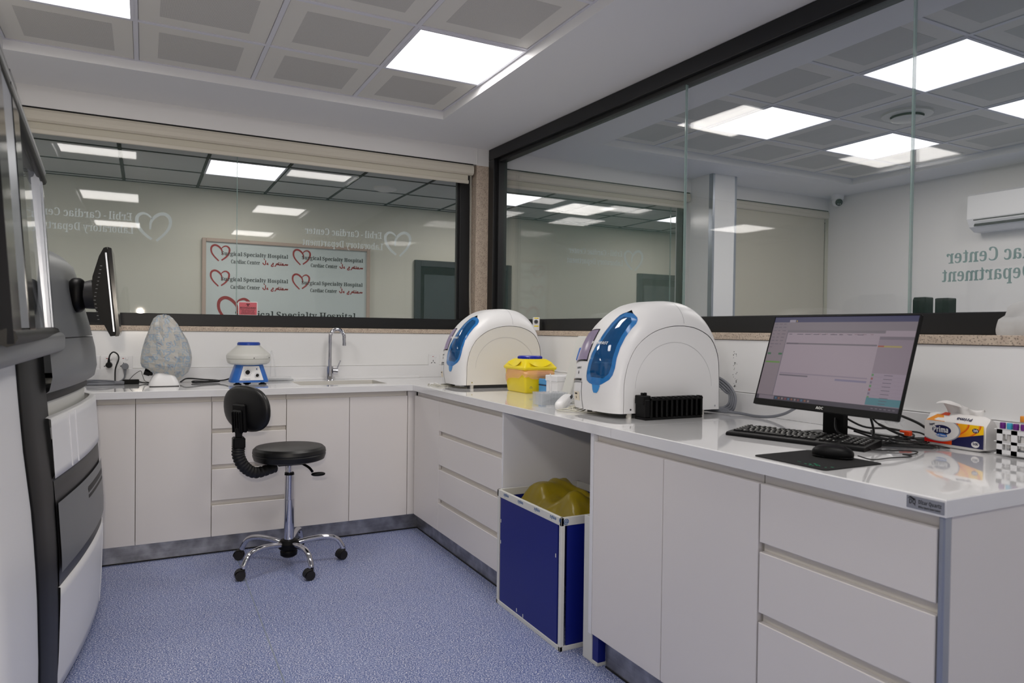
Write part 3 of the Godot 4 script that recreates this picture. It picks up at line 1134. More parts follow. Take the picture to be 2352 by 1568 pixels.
# ---------------------------------------------------------------- beyond the glass
func next_room():
	var s := begin()
	box(s, Vector3(0.72, 0, -0.2), Vector3(4.45, 1.27, 0.0))
	box(s, Vector3(0.50, 2.575, -0.2), Vector3(4.45, 2.9, 0.0))
	box(s, Vector3(2.405, 1.27, -0.2), Vector3(2.93, 2.575, 0.0))
	struct_mesh("wall_next_back", s, M["wall paint"])
	s = begin()
	box(s, Vector3(4.25, 0, 0.0), Vector3(4.45, 2.9, 6.2))
	struct_mesh("wall_next_right", s, M["wall paint"])
	s = begin()
	box(s, Vector3(0.72, 0, 6.0), Vector3(4.25, 2.9, 6.2))
	struct_mesh("wall_next_front", s, M["wall paint"])
	# the pillar with steel corner strips
	s = begin()
	box(s, Vector3(2.406, 0, 0.0), Vector3(2.685, SOFFIT, 0.28))
	var p := struct_mesh("pillar", s, M["wall panel"])
	for x in [2.404, 2.662]:
		s = begin()
		box(s, Vector3(x, 0, 0.262), Vector3(x + 0.026, SOFFIT, 0.283), 0.002)
		if x < 2.5:
			box(s, Vector3(x, 0, 0.235), Vector3(x + 0.004, SOFFIT, 0.283))
		add("corner_strip", s, M["aluminium"], p)
	# its window to the corridor
	var w := structure("window_3")
	s = begin()
	box(s, Vector3(0.50, 1.304, -0.165), Vector3(2.405, 1.384, -0.085), 0.003)
	add("bottom_frame", s, M["frame black"], w)
	s = begin()
	box(s, Vector3(0.50, 1.384, -0.165), Vector3(0.535, 2.575, -0.085))
	box(s, Vector3(2.385, 1.384, -0.165), Vector3(2.405, 2.575, -0.085))
	add("side_frame", s, M["frame black"], w)
	pane("pane", w, Vector3(0.535, 1.384, -0.127), Vector3(2.275, 2.50, -0.117))
	pane("pane", w, Vector3(2.28, 1.384, -0.127), Vector3(2.385, 2.50, -0.117))
	s = begin()
	box(s, Vector3(2.275, 1.384, -0.1275), Vector3(2.28, 2.50, -0.1165))
	add("pane_joint", s, M["pane edge"], w)
	s = begin()
	box(s, Vector3(0.50, 1.272, -0.2), Vector3(2.405, 1.304, 0.012))
	add("stone_sill", s, M["travertine"], w)
	window_lettering(w, 1.745, -0.1285, M["decal"])
	roller_blind("roller_blind", "cream roller blind drawn up in the second lab, left of the pillar", 0.51, 2.395, 2.43, 0.0, false, "cream roller blinds")
	var w4 := structure("window_4")
	s = begin()
	box(s, Vector3(2.93, 1.272, -0.2), Vector3(4.25, 1.304, 0.012))
	add("stone_sill", s, M["travertine"], w4)
	s = begin()
	box(s, Vector3(4.19, 1.304, -0.2), Vector3(4.25, 2.575, -0.05))
	add("side_frame", s, M["travertine"], w4)
	pane("pane", w4, Vector3(2.93, 1.304, -0.127), Vector3(4.19, 2.575, -0.117))
	roller_blind("roller_blind", "cream roller blind let right down in the second lab, right of the pillar", 2.935, 4.245, 1.30, 0.0, false, "cream roller blinds")
	# wall air conditioner
	var t := thing("air_conditioner", "white wall air conditioner in the second lab, beyond the glass", "air conditioner", Vector3(4.25, 2.17, 1.5))
	s = begin()
	var o := [Vector2(0, 0), Vector2(0.0, 0.31), Vector2(-0.17, 0.31), Vector2(-0.20, 0.29), Vector2(-0.205, 0.10), Vector2(-0.17, 0.035), Vector2(-0.10, 0.0)]
	prism(s, o, 0.0, 0.95)
	add("body", s, M["plastic white"], t)
	s = begin()
	box(s, Vector3(-0.203, 0.085, 0.05), Vector3(-0.165, 0.092, 0.90))
	at = Transform3D(Basis(Vector3(0, 0, 1), -0.5), Vector3(-0.175, 0.05, 0))
	box(s, Vector3(-0.012, -0.018, 0.05), Vector3(-0.006, 0.025, 0.90))
	at = Transform3D()
	add("air_outlet", s, M["plastic dark"], t)
	for k in 2:
		s = begin()
		at = Transform3D(Basis(Vector3(0, 0, 1), -0.9), Vector3(-0.186 + 0.02 * k, 0.066 - 0.026 * k, 0))
		box(s, Vector3(-0.018, -0.003, 0.06), Vector3(0.016, 0.003, 0.89), 0.002)
		at = Transform3D()
		add("louvre", s, M["plastic white"], t)
	# dome camera
	t = thing("security_camera", "white dome security camera high in the second lab's corner", "camera", Vector3(4.16, SOFFIT, 0.17))
	s = begin()
	lathe(s, [Vector2(0.0, -0.045), Vector2(0.055, -0.045), Vector2(0.060, -0.02), Vector2(0.066, 0.0)], 28)
	add("mount", s, M["plastic white"], t)
	s = begin()
	ball(s, Vector3(0, -0.062, 0.0), 0.05)
	add("eyeball", s, M["plastic white"], t)
	s = begin()
	var look := Vector3(-0.50, -0.35, 0.8).normalized()
	cyl(s, Vector3(0, -0.062, 0) + look * 0.034, Vector3(0, -0.062, 0) + look * 0.052, 0.034)
	add("lens_face", s, M["gloss black"], t)
	s = begin()
	for k in [-1, 1]:
		cyl(s, Vector3(0, -0.078, 0) + look * 0.05 + Vector3(0.008 * k, 0, 0.005 * k), Vector3(0, -0.078, 0) + look * 0.0535 + Vector3(0.008 * k, 0, 0.005 * k), 0.005, -1.0, 10)
	add("infrared_lamp", s, M["plastic pale"], t)
	# round air diffuser in the ceiling
	t = thing("air_diffuser", "round white air diffuser in the second lab's ceiling", "vent", Vector3(2.42, TILES, 2.04))
	s = begin()
	lathe(s, [Vector2(0.098, 0.004), Vector2(0.10, -0.018), Vector2(0.15, -0.012), Vector2(0.155, 0.002)], 40)
	add("outer_ring", s, M["plastic pale"], t)
	s = begin()
	cyl(s, Vector3(0, -0.012, 0), Vector3(0, 0.004, 0), 0.099)
	add("throat", s, M["dark gap"], t)
	s = begin()
	lathe(s, [Vector2(0.0, -0.045), Vector2(0.085, -0.043), Vector2(0.10, -0.034), Vector2(0.09, -0.028), Vector2(0.03, -0.028), Vector2(0.03, -0.012)], 40)
	add("centre_disc", s, M["plastic pale"], t)
	# two black blocks on the far side of the partition frame
	for k in 2:
		var zz: float = [3.31, 3.393][k]
		t = thing("speaker_block", ["left of two small black blocks standing behind the partition glass", "right of two small black blocks standing behind the partition glass"][k], "speaker", Vector3(0.622 + 0.004 * k, 1.304, zz), 0.0, "black blocks behind the glass")
		s = begin()
		box(s, Vector3(-0.022, 0.0, -0.024), Vector3(0.03, 0.142 - 0.006 * k, 0.024), 0.003)
		add("body", s, M["plastic black"], t)
		s = begin()
		box(s, Vector3(-0.0235, 0.05, -0.0235), Vector3(-0.021, 0.134, 0.004))
		add("front_mesh", s, M["gloss black"], t)

func ball(s: SurfaceTool, c: Vector3, r: float, n := 20):
	s.set_smooth_group(0)
	for i in n:
		for j in n * 2:
			var p := []
			for e in [[i, j], [i, j + 1], [i + 1, j + 1], [i + 1, j]]:
				var a: float = -PI / 2 + PI * e[0] / n
				var b: float = TAU * e[1] / (n * 2)
				p.append(c + Vector3(cos(a) * cos(b), sin(a), cos(a) * sin(b)) * r)
			if i > 0:
				out_tri(s, c, p[0], p[1], p[2])
			if i < n - 1:
				out_tri(s, c, p[0], p[2], p[3])
	s.set_smooth_group(-1)

func corridor():
	var s := begin()
	box(s, Vector3(-5.6, 0, -2.5), Vector3(6.0, 2.9, -2.27))
	struct_mesh("wall_corridor", s, M["corridor wall"])
	s = begin()
	box(s, Vector3(-5.6, 0, -2.27), Vector3(-5.4, 2.9, -0.2))
	struct_mesh("wall_corridor_left", s, M["corridor wall"])
	s = begin()
	box(s, Vector3(5.8, 0, -2.27), Vector3(6.0, 2.9, -0.2))
	box(s, Vector3(4.45, 0, -0.2), Vector3(6.0, 2.9, 0.0))
	struct_mesh("wall_corridor_right", s, M["corridor wall"])
	for k in 2:
		var x0: float = [0.571, 3.544][k]
		var d := structure("door_%d" % (k + 1))
		s = begin()
		box(s, Vector3(x0, 0, -2.27), Vector3(x0 + 0.065, 2.05, -2.23), 0.003)
		box(s, Vector3(x0 + 1.10, 0, -2.27), Vector3(x0 + 1.165, 2.05, -2.23), 0.003)
		box(s, Vector3(x0 + 0.065, 1.985, -2.27), Vector3(x0 + 1.10, 2.05, -2.23), 0.003)
		add("door_frame", s, M["door grey"], d)
		s = begin()
		box(s, Vector3(x0 + 0.065, 0.0, -2.268), Vector3(x0 + 1.10, 1.985, -2.262))
		add("door_leaf", s, M["gloss black"], d)
		s = begin()
		box(s, Vector3(x0 + 0.11, 0.1, -2.255), Vector3(x0 + 1.06, 1.90, -2.250))
		add("door_pane", s, M["door pane"], d)
		s = begin()
		cyl(s, Vector3(x0 + 0.90, 0.9, -2.21), Vector3(x0 + 0.90, 1.75, -2.21), 0.014, -1.0, 14)
		for y in [0.95, 1.7]:
			cyl(s, Vector3(x0 + 0.90, y, -2.25), Vector3(x0 + 0.90, y, -2.21), 0.009, -1.0, 10)
		add("pull_handle", s, M["aluminium"], d)
	poster()
	# smoke detector on the corridor ceiling
	var t := thing("smoke_detector", "round beige speaker dome on the corridor ceiling", "detector", Vector3(-0.0361, 2.6, -1.363))
	s = begin()
	lathe(s, [Vector2(0.0, -0.03), Vector2(0.075, -0.026), Vector2(0.105, -0.012), Vector2(0.11, 0.002)], 36)
	add("dome", s, M["plastic cream"], t)

func kurdish(parent: Node3D, x0: float, x1: float, y: float, h: float, z: float):
	# two words in Arabic script, drawn as pen strokes from right to left
	var s := begin()
	var w := x1 - x0
	var put := func(list: Array, thick: float):
		var pts := []
		for p in list:
			pts.append(Vector2(x1 - p[0] * w, y + p[1] * h))
		ribbon(s, curve(pts, 4), [thick * h, thick * h], z, z + 0.0012)
	var dot := func(px: float, py: float):
		var c := Vector2(x1 - px * w, y + py * h)
		ribbon(s, [c + Vector2(-0.07, 0) * h, c + Vector2(0.07, 0) * h], [0.14 * h, 0.14 * h], z, z + 0.0012)
	# first word: teeth of the s, a loop, three more letters and a long tail
	put.call([[0.0, 0.22], [0.02, 0.0], [0.05, 0.18], [0.07, 0.0], [0.10, 0.18], [0.12, 0.02], [0.17, 0.0], [0.20, 0.28], [0.225, 0.12], [0.19, 0.0], [0.26, 0.0], [0.28, 0.24], [0.30, 0.0], [0.34, 0.0], [0.36, 0.24], [0.38, 0.0], [0.41, 0.28], [0.435, 0.12], [0.40, 0.0]], 0.17)
	put.call([[0.46, 0.22], [0.47, 0.0], [0.50, -0.22], [0.53, -0.24]], 0.17)
	put.call([[0.56, 0.20], [0.60, 0.28], [0.58, 0.06], [0.63, 0.0], [0.66, -0.24], [0.61, -0.30], [0.56, -0.16]], 0.17)
	for p in [[0.28, 0.42], [0.345, 0.42], [0.37, 0.42]]:
		dot.call(p[0], p[1])
	# second word: d, l with its small hook above
	put.call([[0.79, 0.30], [0.825, 0.05], [0.80, 0.0], [0.765, 0.02]], 0.18)
	put.call([[0.88, 0.72], [0.885, 0.05], [0.93, -0.06], [0.975, 0.10], [0.985, 0.28]], 0.17)
	put.call([[0.90, 0.92], [0.925, 0.80], [0.95, 0.92]], 0.09)
	add("kurdish_lettering", s, M["print red"], parent)

func poster():
	var t := thing("hospital_poster", "large framed board of red hearts and hospital lettering across the corridor", "poster")
	var z := -2.245
	var s := begin()
	box(s, Vector3(-1.526, 0.95, -2.27), Vector3(-1.491, 2.137, -2.225), 0.004)
	box(s, Vector3(0.042, 0.95, -2.27), Vector3(0.076, 2.137, -2.225), 0.004)
	box(s, Vector3(-1.491, 2.103, -2.27), Vector3(0.042, 2.137, -2.225), 0.004)
	box(s, Vector3(-1.491, 0.95, -2.27), Vector3(0.042, 0.984, -2.225), 0.004)
	add("frame", s, M["poster wood"], t)
	s = begin()
	box(s, Vector3(-1.491, 0.984, -2.27), Vector3(0.042, 2.103, z))
	add("board", s, M["poster field"], t)
	for row in [[Vector3(-1.3581, 1.9944, -2.245), Vector3(-0.7477, 2.0061, -2.245), Vector3(-1.3659, 2.0063, -2.245)], [Vector3(-0.6133, 1.9924, -2.245), Vector3(0.003, 2.0148, -2.245), Vector3(-0.6135, 2.0097, -2.245)], [Vector3(-1.3605, 1.7512, -2.245), Vector3(-0.7459, 1.7657, -2.245), Vector3(-1.3683, 1.7674, -2.245)], [Vector3(-0.6156, 1.7454, -2.245), Vector3(0.0008, 1.7623, -2.245), Vector3(-0.62, 1.7669, -2.245)]]:
		var a: Vector3 = row[0]
		var b: Vector3 = row[1]
		var y := (a.y + b.y) / 2
		s = begin()
		heart_logo(s, Vector2(row[2].x, row[2].y - 0.002), 0.168, z + 0.0012)
		add("red_heart", s, M["print red"], t)
		words("lettering", "Surgical Specialty Hospital", M["print black"], t, Transform3D(Basis(), Vector3((a.x + b.x) / 2, y, z + 0.0016)), 0.035, b.x - a.x)
		words("lettering", "Cardiac Center", M["print black"], t, Transform3D(Basis(), Vector3(lerpf(a.x, b.x, 0.355), y - 0.073, z + 0.0016)), 0.034, (b.x - a.x) * 0.43)
		kurdish(t, lerpf(a.x, b.x, 0.61), b.x, y - 0.083, 0.055, z)
	s = begin()
	heart_logo(s, Vector2(-1.24, 1.46), 0.29, z + 0.0012)
	add("red_heart", s, M["print red"], t)
	words("lettering", "Surgical Specialty Hospital", M["print black"], t, Transform3D(Basis(), Vector3((-1.235 + (Vector3(-0.0693, 1.4495, -2.245)).x) / 2, 1.425, z + 0.0016)), 0.062, (Vector3(-0.0693, 1.4495, -2.245)).x + 1.235)


# ---------------------------------------------------------------- worktop and cabinets
func worktop():
	var t := thing("worktop", "white glossy quartz worktop running along both walls with a cut-out for the sink", "worktop")
	var y := COUNTER
	var e := 0.0025
	var hole := Rect2(-1.144, 0.17, 0.552, 0.345)
	var s := begin()
	# top and underside in pieces round the sink
	for r in [[-3.3, 0.0, hole.position.x, BACK_EDGE - e], [hole.position.x, 0.0, hole.end.x, hole.position.y], [hole.position.x, hole.end.y, hole.end.x, BACK_EDGE - e], [hole.end.x, 0.0, SIDE_EDGE + e, BACK_EDGE - e], [SIDE_EDGE + e, 0.0, WALL, SIDE_END - e]]:
		quad(s, Vector3(r[0], y, r[3]), Vector3(r[2], y, r[3]), Vector3(r[2], y, r[1]), Vector3(r[0], y, r[1]))
	for r in [[-3.3, 0.0, hole.position.x, BACK_EDGE], [hole.position.x, 0.0, hole.end.x, hole.position.y], [hole.position.x, hole.end.y, hole.end.x, BACK_EDGE], [hole.end.x, 0.0, SIDE_EDGE, BACK_EDGE], [SIDE_EDGE, 0.0, WALL, SIDE_END]]:
		quad(s, Vector3(r[0], COUNTER_LOW, r[1]), Vector3(r[2], COUNTER_LOW, r[1]), Vector3(r[2], COUNTER_LOW, r[3]), Vector3(r[0], COUNTER_LOW, r[3]))
	# outer edge with its small chamfer
	var outer := [Vector2(-3.3, BACK_EDGE), Vector2(SIDE_EDGE, BACK_EDGE), Vector2(SIDE_EDGE, SIDE_END), Vector2(WALL, SIDE_END)]
	var inner := [Vector2(-3.3, BACK_EDGE - e), Vector2(SIDE_EDGE + e, BACK_EDGE - e), Vector2(SIDE_EDGE + e, SIDE_END - e), Vector2(WALL, SIDE_END - e)]
	for k in 3:
		var a: Vector2 = outer[k]
		var b: Vector2 = outer[k + 1]
		var c: Vector2 = inner[k]
		var d: Vector2 = inner[k + 1]
		quad(s, Vector3(a.x, y - e, a.y), Vector3(b.x, y - e, b.y), Vector3(d.x, y, d.y), Vector3(c.x, y, c.y))
		quad(s, Vector3(a.x, COUNTER_LOW, a.y), Vector3(b.x, COUNTER_LOW, b.y), Vector3(b.x, y - e, b.y), Vector3(a.x, y - e, a.y))
	add("slab", s, M["quartz"], t)
	s = begin()
	var hc := [Vector2(hole.position.x, hole.position.y), Vector2(hole.end.x, hole.position.y), Vector2(hole.end.x, hole.end.y), Vector2(hole.position.x, hole.end.y)]
	for k in 4:
		var a: Vector2 = hc[k]
		var b: Vector2 = hc[(k + 1) % 4]
		quad(s, Vector3(a.x, COUNTER_LOW - 0.012, a.y), Vector3(b.x, COUNTER_LOW - 0.012, b.y), Vector3(b.x, y, b.y), Vector3(a.x, y, a.y))
	add("cutout_edge", s, M["plastic cream"], t)
	s = begin()
	box(s, Vector3(-3.3, y, 0.0), Vector3(WALL - 0.02, 1.038, 0.02), 0.002)
	box(s, Vector3(WALL - 0.02, y, 0.0), Vector3(WALL, 1.038, SIDE_END), 0.002)
	add("upstand", s, M["quartz"], t)
	s = begin()
	for z in [1.475, 2.835]:   # joints in the stone
		s = begin()
		box(s, Vector3(SIDE_EDGE - 0.0002, COUNTER_LOW, z), Vector3(SIDE_EDGE + 0.001, y - e, z + 0.0012))
		box(s, Vector3(SIDE_EDGE + e, y - 0.001, z), Vector3(WALL - 0.02, y + 0.00015, z + 0.0012))
		add("slab_joint", s, M["faint seam"], t)
	# maker's plate on the front edge by the corner
	s = begin()
	var p0 := Vector3(-0.4707, 0.9422, 3.9757)
	var p1 := Vector3(-0.4707, 0.9432, 4.0607)
	var mid := Vector3(SIDE_EDGE, 0.9275, (p0.z + p1.z) / 2)
	box(s, Vector3(SIDE_EDGE - 0.002, 0.9135, p0.z), Vector3(SIDE_EDGE, 0.9415, p1.z), 0.0008)
	var pl := add("maker_plate", s, M["plate metal"], t)
	var face := Basis(Vector3(0, 0, 1), Vector3.UP, Vector3(-1, 0, 0))
	var wide := p1.z - p0.z
	words("lettering", "Dîzar Quartz", M["print black"], pl, Transform3D(face, mid + Vector3(-0.002, 0.003, wide * 0.13)), 0.0085, wide * 0.60, false)
	words("lettering", "DQ", M["print black"], pl, Transform3D(face, mid + Vector3(-0.002, 0.001, -wide * 0.33)), 0.011, wide * 0.18, false)
	words("small_print", "@Dizar Quartz Stone Factory", M["print black"], pl, Transform3D(face, mid + Vector3(-0.002, -0.0075, wide * 0.12)), 0.0045, wide * 0.58, false)
	s = begin()
	at = Transform3D(face, mid + Vector3(-0.002, 0.0085, -wide * 0.34))
	prism(s, [Vector2(-0.011, -0.002), Vector2(-0.004, 0.004), Vector2(0.009, -0.001), Vector2(0.003, -0.0035), Vector2(-0.004, 0.0005)], 0.0, 0.0006)
	at = Transform3D()
	add("emblem", s, M["print black"], pl)

# A base unit in its own frame: x along the front from 0 to w, y up from the floor, the front at z = 0, the carcass behind (negative z).
# doors: list of [x0, x1]; drawers: list of [y0, y1]
func base_unit(called: String, label: String, where: Vector3, turn: float, w: float, deep: float, doors: Array, drawers: Array, group: String, foot := 0.108) -> Node3D:
	var t := thing(called, label, "cabinet", where, turn, group)
	var s := begin()
	var b := 0.021
	box(s, Vector3(0.001, foot + 0.002, -deep), Vector3(0.019, 0.905, -b))
	box(s, Vector3(w - 0.019, foot + 0.002, -deep), Vector3(w - 0.001, 0.905, -b))
	box(s, Vector3(0.019, foot + 0.002, -deep), Vector3(w - 0.019, foot + 0.02, -b))
	box(s, Vector3(0.019, foot + 0.02, -deep), Vector3(w - 0.019, 0.72, -deep + 0.012))
	# the recessed strips behind the finger grooves
	if drawers.is_empty():
		box(s, Vector3(0.019, 0.78, -b - 0.012), Vector3(w - 0.019, 0.905, -b))
	else:
		box(s, Vector3(0.019, foot + 0.02, -b - 0.012), Vector3(w - 0.019, 0.905, -b))
	add("carcass", s, M["channel"], t)
	for d in doors:
		s = begin()
		box(s, Vector3(d[0] + 0.0015, foot, -0.019), Vector3(d[1] - 0.0015, 0.8765, 0.0), 0.0015)
		add("door", s, M["laminate"], t)
	for d in drawers:
		s = begin()
		box(s, Vector3(0.002, d[0], -0.019), Vector3(w - 0.002, d[1], 0.0), 0.0015)
		add("drawer_front", s, M["laminate"], t)
	return t

func back_cabinets():
	var g := "white handleless cabinets under the back worktop"
	var x := [-2.95, -2.4, -2.0405, -1.659, -1.249, -0.8715, -0.495]
	var d4 := [[0.108, 0.284], [0.312, 0.490], [0.517, 0.696], [0.722, 0.8765]]
	base_unit("base_cabinet", "white cabinet door standing half hidden behind the large analyzer", Vector3(x[0], 0, BACK_FRONT), 0.0, x[2] - x[0], 0.6, [[0, x[1] - x[0]], [x[1] - x[0], x[2] - x[0]]], [], g)
	base_unit("base_cabinet", "single white cabinet door left of the drawers behind the stool", Vector3(x[2], 0, BACK_FRONT), 0.0, x[3] - x[2], 0.6, [[0, x[3] - x[2]]], [], g)
	base_unit("drawer_cabinet", "white four-drawer cabinet directly behind the stool", Vector3(x[3], 0, BACK_FRONT), 0.0, x[4] - x[3], 0.6, [], d4, g)
	base_unit("base_cabinet", "white double-door cabinet under the sink, next to the inner corner", Vector3(x[4], 0, BACK_FRONT), 0.0, x[6] - x[4], 0.6, [[0, x[5] - x[4]], [x[5] - x[4], x[6] - x[4]]], [], g)
	# dark gaps between the units show where they meet
	var s := begin()
	box(s, Vector3(x[6] + 0.002, 0.108, BACK_FRONT - 0.02), Vector3(SIDE_FRONT + 0.02, 0.905, BACK_FRONT - 0.001), 0.001)
	tag(add("corner_filler", s, M["laminate"]), "narrow white filler strip in the inner corner between both cabinet runs", "panel")
	s = begin()
	box(s, Vector3(-3.0, 0.0, 0.571), Vector3(-0.405, 0.112, 0.591), 0.001)
	tag(add("kick_plate", s, M["plinth steel"]), "scuffed brushed steel kick plate along the back cabinets", "kick plate", "steel kick plates")
	s = begin()
	box(s, Vector3(-3.0, 0.0, 0.591), Vector3(-0.405, 0.006, 0.5945))
	struct_mesh("trim_1", s, M["rubber"])

func side_cabinets():
	# the right run faces -x: a unit turned by -90 degrees has its x axis along +z
	var g := "white handleless cabinets under the right-hand worktop"
	var turn := -PI / 2
	var s := begin()
	box(s, Vector3(SIDE_FRONT, 0.112, 0.662), Vector3(SIDE_FRONT + 0.019, 0.8765, 1.0815), 0.0015)
	box(s, Vector3(SIDE_FRONT + 0.021, 0.112, 0.662), Vector3(SIDE_FRONT + 0.033, 0.905, 1.0815))
	tag(add("blank_panel", s, M["laminate"]), "plain white panel between the inner corner and the right-hand drawers", "panel")
	var d4 := [[0.112, 0.277], [0.305, 0.477], [0.505, 0.677], [0.7045, 0.8765]]
	base_unit("drawer_cabinet", "white four-drawer cabinet beside the open knee space with the blue bin", Vector3(SIDE_FRONT, 0, 1.083), turn, 0.828, 0.74, [], d4, g, 0.112)
	s = begin()
	box(s, Vector3(SIDE_FRONT, 0.0, 1.912), Vector3(0.34, 0.905, 1.928), 0.001)
	tag(add("side_panel", s, M["laminate edge"]), "white upright panel at the left of the open knee space", "panel", "upright panels of the knee space")
	s = begin()
	box(s, Vector3(SIDE_FRONT - 0.001, 0.125, 2.681), Vector3(0.34, 0.906, 2.701), 0.001)
	tag(add("side_panel", s, M["laminate edge"]), "white upright panel at the right of the open knee space", "panel", "upright panels of the knee space")
	s = begin()
	box(s, Vector3(0.343, 0.0, 1.928), Vector3(0.355, 0.905, 2.68))
	struct_mesh("trim_2", s, M["channel"])
	base_unit("base_cabinet", "white double-door cabinet below the keyboard", Vector3(SIDE_FRONT, 0, 2.702), turn, 0.829, 0.74, [[0, 0.413], [0.413, 0.829]], [], g, 0.128)
	base_unit("drawer_cabinet", "white drawer cabinet at the free end of the worktop, below the mouse", Vector3(SIDE_FRONT, 0, 3.533), turn, 0.505, 0.74, [], [[0.112, 0.265], [0.292, 0.484], [0.512, 0.684], [0.7115, 0.8765]], g, 0.112)
	s = begin()
	box(s, Vector3(SIDE_FRONT + 0.027, 0.0, 4.040), Vector3(0.34, 0.906, 4.052), 0.001)
	tag(add("end_panel", s, M["laminate"]), "grey-white end panel closing the worktop run, nearest the camera", "panel")
	s = begin()
	box(s, Vector3(SIDE_FRONT - 0.002, 0.0, 4.0395), Vector3(SIDE_FRONT + 0.026, 0.9065, 4.0535), 0.0035)
	tag(add("corner_profile", s, M["aluminium"]), "brushed aluminium corner strip up the cabinet end below the maker's plate", "trim")
	for r in [["scuffed steel kick plate below the four drawers by the blue bin", 0.593, 1.928], ["steel kick plate below the near doors and drawers", 2.735, 4.04]]:
		s = begin()
		box(s, Vector3(-0.407, 0.0, r[1]), Vector3(-0.387, 0.114, r[2]), 0.001)
		tag(add("kick_plate", s, M["plinth steel"]), r[0], "kick plate", "steel kick plates")
		s = begin()
		box(s, Vector3(-0.4105, 0.0, r[1]), Vector3(-0.407, 0.006, r[2]))
		struct_mesh("trim_%d" % (3 if r[1] < 2.0 else 4), s, M["rubber"])


# ---------------------------------------------------------------- more shapes
func pow_s(v: float, e: float) -> float:
	return signf(v) * pow(absf(v), e)

# a pillow-like solid: exponents below 1 make it boxier
func pillow(s: SurfaceTool, c: Vector3, h: Vector3, e1: float, e2: float, n := 14):
	s.set_smooth_group(0)
	var p := func(i: int, j: int) -> Vector3:
		var a := -PI / 2 + PI * i / n
		var b := TAU * j / (n * 2)
		return c + Vector3(h.x * pow_s(cos(a), e1) * pow_s(cos(b), e2), h.y * pow_s(sin(a), e1), h.z * pow_s(cos(a), e1) * pow_s(sin(b), e2))
	for i in n:
		for j in n * 2:
			var q := [p.call(i, j), p.call(i, j + 1), p.call(i + 1, j + 1), p.call(i + 1, j)]
			if i > 0:
				out_tri(s, c, q[0], q[1], q[2])
			if i < n - 1:
				out_tri(s, c, q[0], q[2], q[3])
	s.set_smooth_group(-1)

func interp(xs: Array, ys: Array, x: float) -> float:
	if x <= xs[0]:
		return ys[0]
	for k in xs.size() - 1:
		if x <= xs[k + 1]:
			return lerpf(ys[k], ys[k + 1], (x - xs[k]) / (xs[k + 1] - xs[k]))
	return ys[-1]

# ---------------------------------------------------------------- the large analyzer at the left
const FRONT_Y := [0.0, 0.15, 0.33, 0.55, 0.75, 0.95, 1.10, 1.25]
const FRONT_X := [-2.263, -2.259, -2.2575, -2.262, -2.274, -2.296, -2.308, -2.318]
const BAY_Y := [0.0, 0.15, 0.35, 0.5, 0.7, 0.8, 0.985, 1.1]
const BAY_X := [-2.182, -2.173, -2.168, -2.168, -2.180, -2.188, -2.200, -2.207]

func bay_path(inset := 0.0) -> Array:
	# plan of the bowed front, from the near end round the far corner to the back: offset in x, and z
	var p := [Vector2(-0.083, 2.12), Vector2(-0.068, 2.02), Vector2(-0.042, 1.83), Vector2(-0.020, 1.62), Vector2(-0.007, 1.44), Vector2(0.0, 1.28), Vector2(-0.002, 1.17), Vector2(-0.012, 1.115), Vector2(-0.035, 1.075), Vector2(-0.075, 1.055), Vector2(-0.4, 1.05), Vector2(-1.0, 1.05)]
	var c := curve(p, 4)
	var r := []
	for i in c.size():
		var t: Vector2 = (c[mini(i + 1, c.size() - 1)] - c[maxi(i - 1, 0)]).normalized()
		r.append(c[i] - Vector2(-t.y, t.x) * inset)
	return r

func bay_rows(ys: Array, inset: float, xs: Array, ky: Array) -> Array:
	var rows := []
	var plan := bay_path(inset)
	for y in ys:
		var row := []
		for q in plan:
			row.append(Vector3(interp(ky, xs, y) + q.x, y, q.y))
		rows.append(row)
	return rows

func bay_shell(s: SurfaceTool, y0: float, y1: float, inset: float, n := 8, lip := 0.0):
	var ys := []
	for k in n + 1:
		ys.append(lerpf(y0, y1, float(k) / n))
	var rows := bay_rows(ys, inset, BAY_X, BAY_Y)
	sheet(s, rows)
	# rounded shoulder and a flat ledge inwards
	var top = bay_rows([y1 + 0.004], inset + 0.010, BAY_X, BAY_Y)[0]
	var ledge = bay_rows([y1 + 0.004], inset + 0.04 + lip, BAY_X, BAY_Y)[0]
	sheet(s, [rows[-1], top, ledge])
	var under = bay_rows([y0], inset + 0.04, BAY_X, BAY_Y)[0]
	sheet(s, [under, rows[0]])

